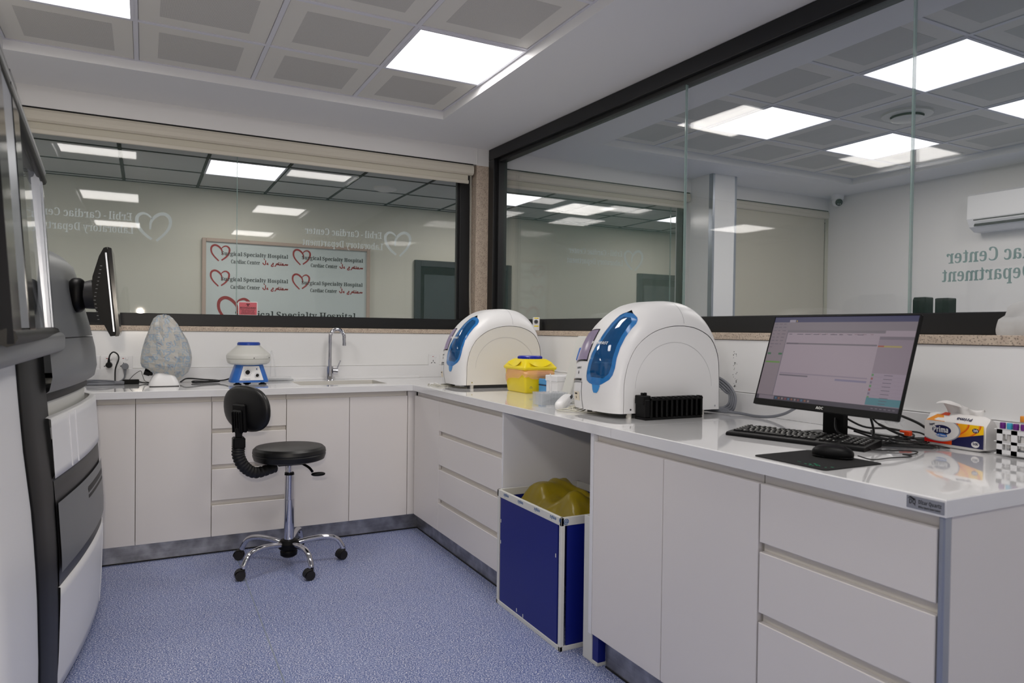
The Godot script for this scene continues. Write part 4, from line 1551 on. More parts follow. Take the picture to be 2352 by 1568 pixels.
func left_analyzer():
	var t := thing("immunoassay_analyzer", "tall white and black floor analyzer at the left photo edge with glass hood and drawers", "analyzer", Vector3(-2.6, 0, 1.9))
	at = Transform3D(Basis(), Vector3(2.6, 0, -1.9))
	# near module: white front, black band, grey ledge
	var s := begin()
	var rows := []
	for k in 15:
		var y := 1.2 * k / 14.0
		var x := interp(FRONT_Y, FRONT_X, y) - 0.006
		rows.append([Vector3(-3.25, y, 3.5), Vector3(x, y, 3.5), Vector3(x, y, 3.0), Vector3(x, y, 2.5), Vector3(x - 0.02, y, 2.2), Vector3(-3.25, y, 2.13)])
	sheet(s, rows)
	quad(s, rows[-1][0], rows[-1][1], rows[-1][4], rows[-1][5])
	add("white_front", s, M["plastic white"], t)
	s = begin()
	rows = []
	for k in 25:
		var y := 0.004 + 1.2 * k / 24.0
		var x := interp(FRONT_Y, FRONT_X, y)
		rows.append([Vector3(x - 0.03, y, 2.585), Vector3(x - 0.006, y, 2.58), Vector3(x, y, 2.565), Vector3(x + 0.002, y, 2.35), Vector3(x + 0.001, y, 2.02), Vector3(x - 0.004, y, 1.975), Vector3(x - 0.018, y, 1.955), Vector3(x - 0.05, y, 1.95), Vector3(x - 0.2, y, 1.95)])
	sheet(s, rows)
	add("black_band", s, M["plastic black"], t)
	s = begin()
	round_box(s, Vector3(-2.62, 1.205, 1.955), Vector3(-2.252, 1.275, 3.35), 0.02)
	add("ledge", s, M["plastic grey"], t)
	# hood: two posts, a top bar and the glass, leaning back
	var low := func(z: float) -> Vector3: return Vector3(-2.288 + 0.042 * (z - 1.95), 1.262, z)
	var high := func(z: float) -> Vector3: return Vector3(-2.330 + 0.042 * (z - 1.95), 1.862 + 0.02 * (z - 1.95), z)
	var post := func(called: String, z0: float, z1: float, thick: float, proud: float, m: Material, cut := 0.0):
		var g := begin()
		var c := []
		for z in [z0, z1]:
			for e in [low.call(z), high.call(z)]:
				c.append(e)
		var o := Vector3(proud, 0, 0)
		var b := Vector3(proud - thick, 0, 0)
		var up := Vector3(-0.07, 1, 0).normalized() * cut
		var mid: Vector3 = (c[0] + c[3]) / 2 + (o + b) / 2
		var f := [c[0] + o + up, c[2] + o + up, c[3] + o - up, c[1] + o - up]
		var r := [c[0] + b + up, c[2] + b + up, c[3] + b - up, c[1] + b - up]
		out_quad(g, mid, f[0], f[1], f[2], f[3])
		out_quad(g, mid, r[0], r[1], r[2], r[3])
		for k in 4:
			out_quad(g, mid, f[k], f[(k + 1) % 4], r[(k + 1) % 4], r[k])
		add(called, g, m, t)
	post.call("hood_post", 1.955, 1.99, 0.035, 0.004, M["gloss black"])
	post.call("post_trim", 1.99, 2.025, 0.03, 0.004, M["aluminium"], 0.02)
	post.call("post_trim", 2.028, 2.085, 0.03, 0.0, M["aluminium"], 0.02)
	post.call("hood_post", 2.86, 3.0, 0.045, 0.012, M["gloss black"])
	post.call("post_trim", 3.0, 3.2, 0.035, 0.010, M["aluminium"], 0.03)
	post.call("hood_post", 3.2, 3.35, 0.045, 0.012, M["gloss black"])
	s = begin()
	tube(s, [high.call(1.955) + Vector3(-0.01, -0.02, 0), high.call(3.35) + Vector3(-0.01, -0.02, 0)], 0.026, 10)
	add("top_rail", s, M["plastic grey"], t)
	s = begin()
	tube(s, [high.call(1.955) + Vector3(0.006, -0.052, 0), high.call(3.35) + Vector3(0.006, -0.052, 0)], 0.013, 8)
	add("top_trim", s, M["plastic black"], t)
	s = begin()
	tube(s, [low.call(1.955) + Vector3(0, 0.012, 0), low.call(3.35) + Vector3(0, 0.012, 0)], 0.018, 8)
	add("bottom_rail", s, M["plastic black"], t)
	s = begin()
	quad(s, low.call(2.08) + Vector3(-0.01, 0.02, 0), low.call(2.87) + Vector3(-0.01, 0.02, 0), high.call(2.87) + Vector3(-0.01, -0.03, 0), high.call(2.08) + Vector3(-0.01, -0.03, 0))
	add("hood_glass", s, M["acrylic"], t)
	# far module: bowed drawers under a grey dome
	s = begin()
	bay_shell(s, 0.0, 0.03, 0.012, 1)
	add("black_base", s, M["plastic black"], t)
	s = begin()
	bay_shell(s, 0.03, 0.398, 0.0, 10)
	add("lower_door", s, M["plastic white"], t)
	s = begin()
	var seam := []
	for k in 12:
		var y := 0.03 + 0.36 * k / 11.0
		seam.append(Vector3(interp(BAY_Y, BAY_X, y) + 0.0005, y, 1.225))
	tube(s, seam, 0.0025, 6)
	add("door_bead", s, M["laminate edge"], t)
	s = begin()
	bay_shell(s, 0.402, 0.765, 0.004, 8)
	add("dark_frame", s, M["plastic dark"], t)
	s = begin()
	var plan := bay_path(0.0)
	rows = []
	for k in 9:
		var y := 0.45 + 0.24 * k / 8.0
		var row := []
		for q in plan:
			if q.y > 1.17 and q.x > -0.3:
				row.append(Vector3(interp(BAY_Y, BAY_X, y) + q.x + 0.004, y, q.y))
		rows.append(row)
	sheet(s, rows)
	add("drawer_front", s, M["plastic grey"], t)
	s = begin()
	rows = []
	for k in 4:
		var y := 0.605 + 0.05 * k / 3.0
		var row := []
		for q in plan:
			if q.y > 1.22 and q.y < 1.70 and q.x > -0.3:
				row.append(Vector3(interp(BAY_Y, BAY_X, y) + q.x + 0.0055 - 0.002 * (k % 2), y, q.y))
		rows.append(row)
	sheet(s, rows)
	add("finger_recess", s, M["plastic black"], t)
	s = begin()
	bay_shell(s, 0.775, 0.978, -0.002, 8, -0.015)
	add("waste_tray", s, M["plastic white"], t)
	for z in [1.16, 1.80, 1.90]:
		s = begin()
		seam = []
		var dx := 0.0
		for q in plan:
			if absf(q.y - z) < 0.06 and q.x > -0.3:
				dx = q.x
		for k in 8:
			var y := 0.78 + 0.198 * k / 7.0
			seam.append(Vector3(interp(BAY_Y, BAY_X, y) + dx + 0.001, y, z))
		tube(s, seam, 0.0035, 6)
		add("tray_rib", s, M["laminate edge"], t)
	s = begin()
	bay_shell(s, 0.93, 1.052, 0.042, 3)
	add("inner_tray", s, M["plastic pale"], t)
	s = begin()
	bay_shell(s, 1.03, 1.075, 0.030, 2)
	add("dark_rim", s, M["plastic black"], t)
	# the dome: skirt and cowl
	var dy := [1.066, 1.075, 1.12, 1.20, 1.31, 1.38, 1.47, 1.56, 1.60, 1.618, 1.622]
	var dxx := [-2.212, -2.202, -2.193, -2.200, -2.224, -2.242, -2.259, -2.286, -2.325, -2.40, -2.55]
	s = begin()
	sheet(s, bay_rows([1.066, 1.075, 1.10, 1.12, 1.16, 1.20, 1.25], 0.0, dxx, dy))
	add("grey_skirt", s, M["plastic grey"], t)
	s = begin()
	sheet(s, bay_rows([1.255, 1.28, 1.31, 1.345, 1.38, 1.43, 1.47, 1.52, 1.56, 1.585, 1.60, 1.611, 1.618, 1.622], 0.0, dxx, dy))
	add("grey_cowl", s, M["plastic grey"], t)
	# the touch monitor on its joint, seen edge on
	s = begin()
	var o := [Vector2(-2.150, 1.619), Vector2(-2.139, 1.624), Vector2(-2.134, 1.60), Vector2(-2.104, 1.275), Vector2(-2.108, 1.258), Vector2(-2.124, 1.256), Vector2(-2.182, 1.375), Vector2(-2.191, 1.464), Vector2(-2.189, 1.50), Vector2(-2.166, 1.585)]
	prism(s, o, 1.34, 1.62)
	var screen := add("monitor_back", s, M["plastic black"], t)
	s = begin()
	o = [Vector2(-2.136, 1.624), Vector2(-2.121, 1.619), Vector2(-2.0895, 1.268), Vector2(-2.094, 1.257), Vector2(-2.107, 1.256), Vector2(-2.1025, 1.275)]
	prism(s, o, 1.335, 1.625)
	add("monitor_bezel", s, M["gloss black"], screen)
	s = begin()
	o = [Vector2(-2.1445, 1.60), Vector2(-2.1385, 1.60), Vector2(-2.1085, 1.275), Vector2(-2.114, 1.275)]
	prism(s, o, 1.33, 1.6225)
	add("silver_strip", s, M["aluminium"], screen)
	s = begin()
	for k in 15:
		var f := k / 14.0
		var p := Vector3(lerpf(-2.181, -2.158, absf(f - 0.62) * 1.6), lerpf(1.545, 1.325, f), 1.6205)
		box(s, p - Vector3(0.0035, 0.0012, 0.002), p + Vector3(0.0035, 0.0012, 0.002))
	var vents := add("vent_slits", s, M["plastic grey"], screen)
	vents.set_meta("kind", "stuff")
	s = begin()
	cyl(s, Vector3(-2.225, 1.425, 1.53), Vector3(-2.188, 1.43, 1.53), 0.055, 0.062)
	add("monitor_joint", s, M["plastic dark"], t)
	s = begin()
	pillow(s, Vector3(-2.248, 1.425, 1.53), Vector3(0.035, 0.072, 0.07), 0.7, 0.9)
	add("joint_boss", s, M["plastic black"], t)
	at = Transform3D()

# ---------------------------------------------------------------- stool
func stool():
	var c := Vector3(-1.29, 0, 0.98)
	var t := thing("swivel_stool", "black laboratory stool with round seat, low backrest and chrome five-star base", "stool", c)
	var s := begin()
	lathe(s, [Vector2(0.0, 0.578), Vector2(0.17, 0.578), Vector2(0.186, 0.585), Vector2(0.192, 0.603), Vector2(0.193, 0.612), Vector2(0.190, 0.617), Vector2(0.194, 0.622), Vector2(0.191, 0.640), Vector2(0.178, 0.652), Vector2(0.14, 0.656), Vector2(0.0, 0.652)], 56)
	add("seat", s, M["leatherette"], t)
	s = begin()
	box(s, Vector3(-0.07, 0.552, -0.05), Vector3(0.07, 0.58, 0.05), 0.006)
	add("mechanism", s, M["plastic black"], t)
	s = begin()
	tube(s, curve([Vector3(0.05, 0.565, 0.04), Vector3(0.085, 0.545, 0.09), Vector3(0.10, 0.525, 0.12)], 5), 0.007, 8)
	pillow(s, Vector3(0.125, 0.515, 0.145), Vector3(0.038, 0.010, 0.024), 0.8, 0.9, 8)
	add("height_lever", s, M["plastic black"], t)
	s = begin()
	cyl(s, Vector3(0, 0.495, 0), Vector3(0, 0.56, 0), 0.014)
	add("gas_piston", s, M["chrome"], t)
	s = begin()
	cyl(s, Vector3(0, 0.495, 0), Vector3(0, 0.508, 0), 0.026, 0.025)
	add("column_collar", s, M["plastic black"], t)
	s = begin()
	cyl(s, Vector3(0, 0.355, 0), Vector3(0, 0.497, 0), 0.0245)
	cyl(s, Vector3(0, 0.11, 0), Vector3(0, 0.36, 0), 0.0268)
	add("column", s, M["chrome"], t)
	s = begin()
	lathe(s, [Vector2(0.0, 0.045), Vector2(0.03, 0.045), Vector2(0.044, 0.055), Vector2(0.046, 0.075), Vector2(0.042, 0.082), Vector2(0.056, 0.095), Vector2(0.058, 0.12), Vector2(0.044, 0.138), Vector2(0.028, 0.142)], 32)
	add("hub", s, M["plastic black"], t)
	for k in 5:
		var a := deg_to_rad(5.5 + 72.0 * k)
		var d := Vector3(cos(a), 0, sin(a))
		s = begin()
		var path := curve([d * 0.03 + Vector3(0, 0.112, 0), d * 0.10 + Vector3(0, 0.128, 0), d * 0.19 + Vector3(0, 0.135, 0), d * 0.255 + Vector3(0, 0.118, 0), d * 0.288 + Vector3(0, 0.075, 0), d * 0.293 + Vector3(0, 0.058, 0)], 6)
		tube(s, path, 0.0145, 14)
		add("leg", s, M["chrome"], t)
		s = begin()
		var side := d.cross(Vector3.UP).rotated(Vector3.UP, 0.5 + k)
		var fwd := side.cross(Vector3.UP)
		var m := d * 0.296 + Vector3(0, 0.0, 0) + fwd * 0.012
		cyl(s, m + Vector3(0, 0.035, 0) - fwd * 0.012, m + Vector3(0, 0.064, 0) - fwd * 0.012, 0.010, 0.012, 12)
		for e in [-1, 1]:
			cyl(s, m + Vector3(0, 0.0265, 0) + side * 0.006 * e, m + Vector3(0, 0.0265, 0) + side * 0.022 * e, 0.0262, 0.0245, 20)
		cyl(s, m + Vector3(0, 0.0265, 0) - side * 0.007, m + Vector3(0, 0.0265, 0) + side * 0.007, 0.012, -1.0, 12)
		var cas := add("caster", s, M["caster"], t)
		s = begin()
		var hood := []
		for i in 9:
			var b := -0.3 + PI * 0.75 * i / 8.0
			hood.append(m + Vector3(0, 0.0265, 0) + fwd * cos(b) * 0.0285 + Vector3(0, sin(b) * 0.0285, 0))
		var rws := []
		for p in hood:
			rws.append([p - side * 0.023, p - side * 0.02 + (p - m).normalized() * 0.002, p + side * 0.02 + (p - m).normalized() * 0.002, p + side * 0.023])
		sheet(s, rws)
		add("caster_hood", s, M["rubber"], cas)
	# backrest on its corrugated arm, left of the seat, seen from behind
	var b: Vector3 = Vector3(-1.5276, 0.8791, 1.09) - c
	var n := Vector3(0.886, 0.0, -0.46)
	var w := Vector3(0.46, 0.0, 0.886)
	var lean := (Vector3.UP - n * 0.06).normalized()
	at = Transform3D(Basis(w, lean, w.cross(lean)), b)
	s = begin()
	pillow(s, Vector3.ZERO, Vector3(0.19, 0.12, 0.036), 0.85, 0.8, 18)
	add("backrest", s, M["leatherette"], t)
	s = begin()
	# the side away from the seat is where the bracket sits
	var out := -1.0 if (w.cross(lean)).dot(n) > 0.0 else 1.0
	box(s, Vector3(-0.055, -0.115, out * 0.026), Vector3(0.05, 0.03, out * 0.05), 0.008)
	box(s, Vector3(-0.04, -0.12, out * 0.04), Vector3(0.035, 0.0, out * 0.062), 0.008)
	for k in 4:
		box(s, Vector3(-0.036 + 0.02 * k, -0.118, out * 0.06), Vector3(-0.028 + 0.02 * k, -0.01, out * 0.067), 0.002)
	add("bracket", s, M["plastic black"], t)
	at = Transform3D()
	var a0 := b - n * 0.045 - Vector3(0, 0.115, 0)
	s = begin()
	box(s, a0 + Vector3(-0.016, -0.03, -0.02), a0 + Vector3(0.016, 0.02, 0.02), 0.004)
	box(s, a0 + Vector3(-0.03, -0.085, -0.034), a0 + Vector3(0.03, -0.028, 0.034), 0.006)
	add("arm_socket", s, M["plastic black"], t)
	var arm := curve([a0 + Vector3(0, -0.075, 0), a0 + Vector3(0.0, -0.125, 0.0), a0 + Vector3(0.03, -0.185, -0.01), a0 + Vector3(0.09, -0.225, -0.035), Vector3(-0.085, 0.547, 0.035)], 12)
	var rad := []
	for k in arm.size():
		rad.append((0.034 if k % 3 != 2 else 0.0285) * lerpf(1.0, 0.84, float(k) / arm.size()))
	s = begin()
	tube(s, arm, rad, 14)
	add("corrugated_arm", s, M["rubber"], t)

# ---------------------------------------------------------------- sink and tap
func sink():
	var t := thing("sink_basin", "undermounted stainless steel basin below the chrome tap", "sink", Vector3(-0.868, 0.73, 0.3425))
	var s := begin()
	var x0 := 0.282
	var z0 := 0.178
	var y1 := COUNTER_LOW - 0.73 - 0.001
	for k in 2:
		var g := 0.0015 * k
		box(s, Vector3(-x0, 0, -z0), Vector3(x0, 0.002, z0))
	box(s, Vector3(-x0, 0, -z0), Vector3(-x0 + 0.002, y1, z0))
	box(s, Vector3(x0 - 0.002, 0, -z0), Vector3(x0, y1, z0))
	box(s, Vector3(-x0, 0, -z0), Vector3(x0, y1, -z0 + 0.002))
	box(s, Vector3(-x0, 0, z0 - 0.002), Vector3(x0, y1, z0))
	add("basin", s, M["steel basin"], t)
	s = begin()
	cyl(s, Vector3(0, 0.002, 0), Vector3(0, 0.006, 0), 0.045, 0.042)
	add("drain", s, M["chrome"], t)
	t = thing("tap", "chrome swan-neck tap with a single lever behind the sink", "tap", Vector3(-0.868, COUNTER, 0.09))
	s = begin()
	cyl(s, Vector3(0, 0, 0), Vector3(0, 0.006, 0), 0.028, 0.026)
	cyl(s, Vector3(0, 0.006, 0), Vector3(0, 0.094, 0), 0.0245)
	add("body", s, M["chrome"], t)
	s = begin()
	var path := [Vector3(0, 0.09, 0), Vector3(0, 0.18, 0), Vector3(0, 0.25, 0)]
	for k in 13:
		var a := PI - (PI + 0.12) * k / 12.0
		path.append(Vector3(0.047 + cos(a) * 0.047, 0.292 + sin(a) * 0.056, 0.01 * k / 12.0))
	path.append(Vector3(0.0955, 0.252, 0.010))
	tube(s, curve(path, 3), 0.0125, 16)
	add("spout", s, M["chrome"], t)
	s = begin()
	cyl(s, Vector3(0.0955, 0.236, 0.010), Vector3(0.0955, 0.256, 0.010), 0.0135)
	add("nozzle", s, M["chrome"], t)
	s = begin()
	cyl(s, Vector3(0.02, 0.060, 0.004), Vector3(0.052, 0.060, 0.008), 0.021)
	add("cartridge", s, M["chrome"], t)
	s = begin()
	tube(s, [Vector3(0.044, 0.070, 0.008), Vector3(0.070, 0.134, 0.012)], 0.0048, 10)
	add("lever", s, M["chrome"], t)

# ---------------------------------------------------------------- things on the back worktop
func socket_plate(where: Vector3, label: String, lit: bool):
	var t := thing("wall_socket", label, "socket", where, 0.0, "white wall sockets above the back worktop")
	var s := begin()
	box(s, Vector3(-0.0425, -0.0425, 0), Vector3(0.0425, 0.0425, 0.009), 0.003)
	add("plate", s, M["plastic white"], t)
	s = begin()
	box(s, Vector3(0.004, 0.014, 0.008), Vector3(0.018, 0.033, 0.0125), 0.002)
	add("switch", s, M["laminate edge"], t)
	s = begin()
	box(s, Vector3(-0.014, 0.022, 0.008), Vector3(-0.005, 0.026, 0.0098))
	add("neon_window", s, M["print red"], t)
	s = begin()
	box(s, Vector3(-0.010, -0.014, 0.008), Vector3(-0.005, -0.002, 0.0095))
	for e in [-1, 1]:
		at = Transform3D(Basis(Vector3(0, 0, 1), -0.5 * e), Vector3(-0.0075 + 0.012 * e, -0.022, 0))
		box(s, Vector3(-0.006, -0.0025, 0.008), Vector3(0.006, 0.0025, 0.0095))
	at = Transform3D()
	add("pin_holes", s, M["seam"], t)

func back_counter():
	socket_plate(Vector3(-2.282, 1.0765, 0.004), "white wall socket half hidden behind the large analyzer", true)
	socket_plate(Vector3(-2.193, 1.0765, 0.004), "white wall socket holding the black plug", true)
	socket_plate(Vector3(-2.106, 1.0765, 0.004), "white wall socket holding the grey plug", true)
	socket_plate(Vector3(-0.0735, 1.0765, 0.004), "single white wall socket left of the far analyzer", false)
	# plugs with their leads
	var t := thing("black_plug", "round black mains plug with its lead arching over to the worktop", "plug", Vector3(-2.191, 1.061, 0.0135))
	var s := begin()
	cyl(s, Vector3(0, 0, 0), Vector3(0, 0, 0.034), 0.019, 0.016)
	cyl(s, Vector3(0, 0.008, 0.02), Vector3(0, 0.042, 0.024), 0.009, 0.005, 12)
	add("plug_body", s, M["plastic black"], t)
	s = begin()
	tube(s, curve([Vector3(0, 0.04, 0.024), Vector3(0.008, 0.066, 0.03), Vector3(0.026, 0.080, 0.036), Vector3(0.048, 0.064, 0.04), Vector3(0.052, 0.034, 0.042), Vector3(0.036, -0.02, 0.045), Vector3(0.034, -0.085, 0.05), Vector3(0.036, -0.108, 0.07)], 6), 0.0042, 8)
	add("lead", s, M["cable black"], t)
	t = thing("grey_plug", "grey mains plug with a grey lead dropping behind the adapter", "plug", Vector3(-2.105, 1.052, 0.0135))
	s = begin()
	cyl(s, Vector3(0, 0, 0), Vector3(0, 0, 0.036), 0.02, 0.017)
	tube(s, [Vector3(0, -0.008, 0.022), Vector3(0, -0.05, 0.026)], [0.010, 0.0055], 10)
	add("plug_body", s, M["cable grey"], t)
	s = begin()
	tube(s, curve([Vector3(0, -0.045, 0.026), Vector3(-0.004, -0.07, 0.03), Vector3(-0.025, -0.088, 0.045), Vector3(-0.07, -0.097, 0.08), Vector3(-0.13, -0.100, 0.085)], 6), 0.0044, 8)
	add("lead", s, M["cable grey"], t)
	t = thing("grey_cable_coil", "flat coil of grey cable lying left of the black power adapter", "cable", Vector3(-2.22, COUNTER, 0.10))
	s = begin()
	for k in 5:
		var ring := []
		for i in 16:
			var a := TAU * i / 16.0
			ring.append(Vector3(cos(a) * (0.105 - 0.008 * k) + 0.008 * sin(a * 2 + k), 0.0055 + 0.0068 * k * (0.6 + 0.25 * cos(a + k)), sin(a) * (0.045 - 0.005 * k)))
		tube(s, curve(ring, 3, true), 0.0046, 7, true)
	add("coils", s, M["cable grey"], t)
	s = begin()
	round_box(s, Vector3(0.06, 0.002, 0.02), Vector3(0.115, 0.022, 0.042), 0.006)
	add("connector", s, M["cable grey"], t)
	t = thing("power_adapter", "small black power adapter on the back worktop left of the wrapped microscope", "adapter", Vector3(-2.075, COUNTER, 0.085))
	s = begin()
	box(s, Vector3(-0.042, 0, -0.022), Vector3(0.048, 0.027, 0.022), 0.004)
	add("body", s, M["plastic black"], t)
	s = begin()
	tube(s, curve([Vector3(-0.01, 0.02, 0), Vector3(0.02, 0.055, -0.01), Vector3(0.055, 0.078, -0.012), Vector3(0.066, 0.05, -0.01), Vector3(0.082, 0.015, 0.0), Vector3(0.13, 0.004, 0.03)], 6), 0.0016, 6)
	tube(s, curve([Vector3(0.048, 0.012, 0), Vector3(0.075, 0.006, 0.0), Vector3(0.12, 0.005, 0.01)], 5), 0.004, 7)
	add("leads", s, M["cable black"], t)
	# microscope under sterile wrap
	t = thing("wrapped_microscope", "microscope hidden under a printed grey sterile wrap on a white foot", "microscope", Vector3(-1.895, COUNTER, 0.28))
	s = begin()
	rows_frustum(s, [[0.0, 0.082, 0.085], [0.008, 0.082, 0.085], [0.03, 0.074, 0.078], [0.055, 0.062, 0.068], [0.09, 0.046, 0.05]], 0.03)
	add("foot", s, M["plastic white"], t)
	s = begin()
	box(s, Vector3(-0.078, 0.0, 0.02), Vector3(0.078, 0.004, 0.087))
	add("rubber_feet", s, M["rubber"], t)
	s = begin()
	var hs := [0.022, 0.035, 0.055, 0.085, 0.118, 0.142, 0.165, 0.195, 0.232, 0.272, 0.325, 0.366, 0.395, 0.415, 0.42]
	var ls := [0.035, 0.0, -0.028, -0.072, -0.118, -0.125, -0.125, -0.120, -0.112, -0.102, -0.085, -0.074, -0.060, -0.035, -0.002]
	var rs := [0.06, 0.082, 0.10, 0.134, 0.145, 0.149, 0.152, 0.148, 0.138, 0.126, 0.098, 0.076, 0.050, 0.026, 0.004]
	var rng := RandomNumberGenerator.new()
	rng.seed = 77
	var fold := []
	for k in 22:
		fold.append(rng.randf_range(-1.0, 1.0))
	var rows := []
	for i in hs.size():
		var row := []
		for k in 22:
			var a := TAU * k / 22.0
			var rx: float = (rs[i] - ls[i]) / 2
			var f: float = 1.0 + 0.07 * fold[k] + 0.03 * sin(i * 1.9 + k * 2.3)
			if absf(cos(a)) > 0.93:
				f = 1.0
			row.append(Vector3((rs[i] + ls[i]) / 2 + cos(a) * rx * f, hs[i] + 0.006 * sin(k * 1.7 + i), sin(a) * rx * 0.72 * f))
		rows.append(row)
	for i in rows.size() - 1:
		for k in 22:
			var j := (k + 1) % 22
			var m := Vector3((rs[i] + ls[i]) / 2, hs[i], 0)
			out_tri(s, m, rows[i][k], rows[i][j], rows[i + 1][j])
			out_tri(s, m, rows[i][k], rows[i + 1][j], rows[i + 1][k])
	add("printed_wrap", s, M["wrap print"], t)
	s = begin()
	cyl(s, Vector3(-0.105, 0.085, 0.0), Vector3(-0.075, 0.075, 0.0), 0.018, -1.0, 16)
	box(s, Vector3(-0.085, 0.062, -0.012), Vector3(-0.06, 0.082, 0.012), 0.003)
	add("focus_knob", s, M["plastic black"], t)
	t = thing("black_cable", "black cable looping across the back worktop to the centrifuge", "cable", Vector3(-1.7, COUNTER, 0.14))
	s = begin()
	tube(s, curve([Vector3(-0.10, 0.012, 0.02), Vector3(-0.06, 0.028, -0.04), Vector3(0.03, 0.020, -0.05), Vector3(0.11, 0.014, -0.03), Vector3(0.12, 0.008, -0.01), Vector3(0.03, 0.005, 0.01), Vector3(-0.03, 0.006, 0.0), Vector3(-0.02, 0.012, -0.03), Vector3(0.06, 0.010, -0.02), Vector3(0.16, 0.018, 0.0), Vector3(0.22, 0.05, 0.06)], 7), 0.0045, 8)
	add("lead", s, M["cable black"], t)
	# centrifuge
	t = thing("centrifuge", "small bench centrifuge with pale bowl, blue lid and blue base", "centrifuge", Vector3(-1.419, COUNTER, 0.28))
	s = begin()
	lathe(s, [Vector2(0.06, 0.118), Vector2(0.107, 0.124), Vector2(0.122, 0.132), Vector2(0.129, 0.147), Vector2(0.130, 0.156), Vector2(0.127, 0.158), Vector2(0.131, 0.160), Vector2(0.1315, 0.176), Vector2(0.128, 0.186), Vector2(0.118, 0.195), Vector2(0.072, 0.237), Vector2(0.066, 0.243)], 56)
	add("bowl", s, M["plastic pale"], t)
	s = begin()
	lathe(s, [Vector2(0.064, 0.241), Vector2(0.068, 0.243), Vector2(0.068, 0.255), Vector2(0.064, 0.258), Vector2(0.062, 0.261), Vector2(0.0, 0.261)], 48)
	add("lid", s, M["lid blue"], t)
	for a in [-2.0, -1.1, 1.1, 2.0]:
		s = begin()
		var d := Vector3(sin(a + PI / 2 + 0.55), 0, cos(a + PI / 2 + 0.55))
		cyl(s, d * 0.129 + Vector3(0, 0.166, 0), d * 0.1335 + Vector3(0, 0.166, 0), 0.003, -1.0, 8)
		add("screw", s, M["seam"], t)
	s = begin()
	var low := []
	var high := []
	for k in 24:
		var a := TAU * k / 24.0
		low.append(Vector3(pow_s(cos(a), 0.45) * 0.114, 0.022, pow_s(sin(a), 0.45) * 0.095))
		high.append(Vector3(pow_s(cos(a), 0.5) * 0.082, 0.122, pow_s(sin(a), 0.5) * 0.072))
	var foot := []
	for p in low:
		foot.append(Vector3(p.x, 0.014, p.z))
	sheet(s, [high, low, foot], false, true)
	for k in 24:
		tri(s, Vector3(0, 0.014, 0), foot[k], foot[(k + 1) % 24])
	add("base", s, M["centrifuge blue"], t)
	# the control panel on its sloping front
	var tilt := atan2(0.023, 0.100)
	var pf := Transform3D(Basis(Vector3(1, 0, 0), -tilt), Vector3(0.006, 0.070, 0.0855))
	at = pf
	s = begin()
	prism(s, [Vector2(-0.070, -0.043), Vector2(0.070, -0.043), Vector2(0.046, 0.045), Vector2(-0.046, 0.045)], -0.004, 0.002)
	var panel := add("control_panel", s, M["plastic white"], t)
	s = begin()
	cyl(s, Vector3(-0.022, 0.006, 0.001), Vector3(-0.022, 0.006, 0.016), 0.0135, 0.0125, 20)
	add("speed_knob", s, M["plastic black"], panel)
	s = begin()
	cyl(s, Vector3(0.034, -0.014, 0.001), Vector3(0.034, -0.014, 0.014), 0.0095, 0.009, 18)
	add("timer_knob", s, M["plastic black"], panel)
	s = begin()
	for e in [[-0.022, 0.006, 0.021], [0.034, -0.014, 0.015]]:
		for k in 11:
			var a := -0.8 + (PI + 1.6) * k / 10.0
			var p := Vector3(e[0] + cos(a) * e[2], e[1] + sin(a) * e[2], 0.002)
			box(s, p - Vector3(0.0012, 0.0012, 0), p + Vector3(0.0012, 0.0012, 0.0006))
	var ticks := add("dial_marks", s, M["print blue"], panel)
	ticks.set_meta("kind", "stuff")
	at = Transform3D()
	words("lettering", "K", M["print blue"], panel, pf * Transform3D(Basis(), Vector3(0.032, 0.026, 0.002)), 0.013, 0.0, false)
	words("small_print", "KUBOTA 2420", M["print blue"], panel, pf * Transform3D(Basis(), Vector3(-0.03, -0.036, 0.002)), 0.0045, 0.045, false)
	for k in 3:
		s = begin()
		var p: Vector3 = [Vector3(-0.072, 0, 0.065), Vector3(0.0, 0, -0.07), Vector3(0.075, 0, 0.065)][k]
		lathe_at(s, p, [Vector2(0.0, 0.0), Vector2(0.023, 0.0), Vector2(0.024, 0.004), Vector2(0.012, 0.009), Vector2(0.010, 0.016), Vector2(0.0, 0.016)])
		add("suction_foot", s, M["rubber"], t)
	# clear plastic stand behind the centrifuge
	t = thing("acrylic_stand", "clear acrylic stand beside the centrifuge, by the wall", "stand", Vector3(-1.2, COUNTER, 0.075))
	s = begin()
	box(s, Vector3(-0.085, 0.0, -0.045), Vector3(0.085, 0.014, 0.045), 0.002)
	add("base_block", s, M["acrylic frosted"], t)
	s = begin()
	box(s, Vector3(-0.07, 0.014, -0.02), Vector3(0.075, 0.03, 0.02), 0.004)
	add("step", s, M["acrylic"], t)
	s = begin()
	tube(s, curve([Vector3(-0.024, 0.028, 0.0), Vector3(-0.030, 0.10, 0.0), Vector3(-0.042, 0.17, 0.0), Vector3(-0.050, 0.20, 0.0), Vector3(-0.056, 0.17, 0.0), Vector3(-0.055, 0.10, 0), Vector3(-0.058, 0.03, 0)], 6), 0.0045, 8)
	add("bent_rod", s, M["acrylic"], t)
	# flat cable trunking along the foot of the wall
	s = begin()
	box(s, Vector3(-2.0, COUNTER, 0.0205), Vector3(-0.2, COUNTER + 0.016, 0.045), 0.002)
	tag(add("cable_trunking", s, M["plastic white"]), "flat white cable trunking along the back of the sink worktop", "trunking")

func lathe_at(s: SurfaceTool, p: Vector3, prof: Array):
	var keep := at
	at = at * Transform3D(Basis(), p)
	lathe(s, prof, 20)
	at = keep

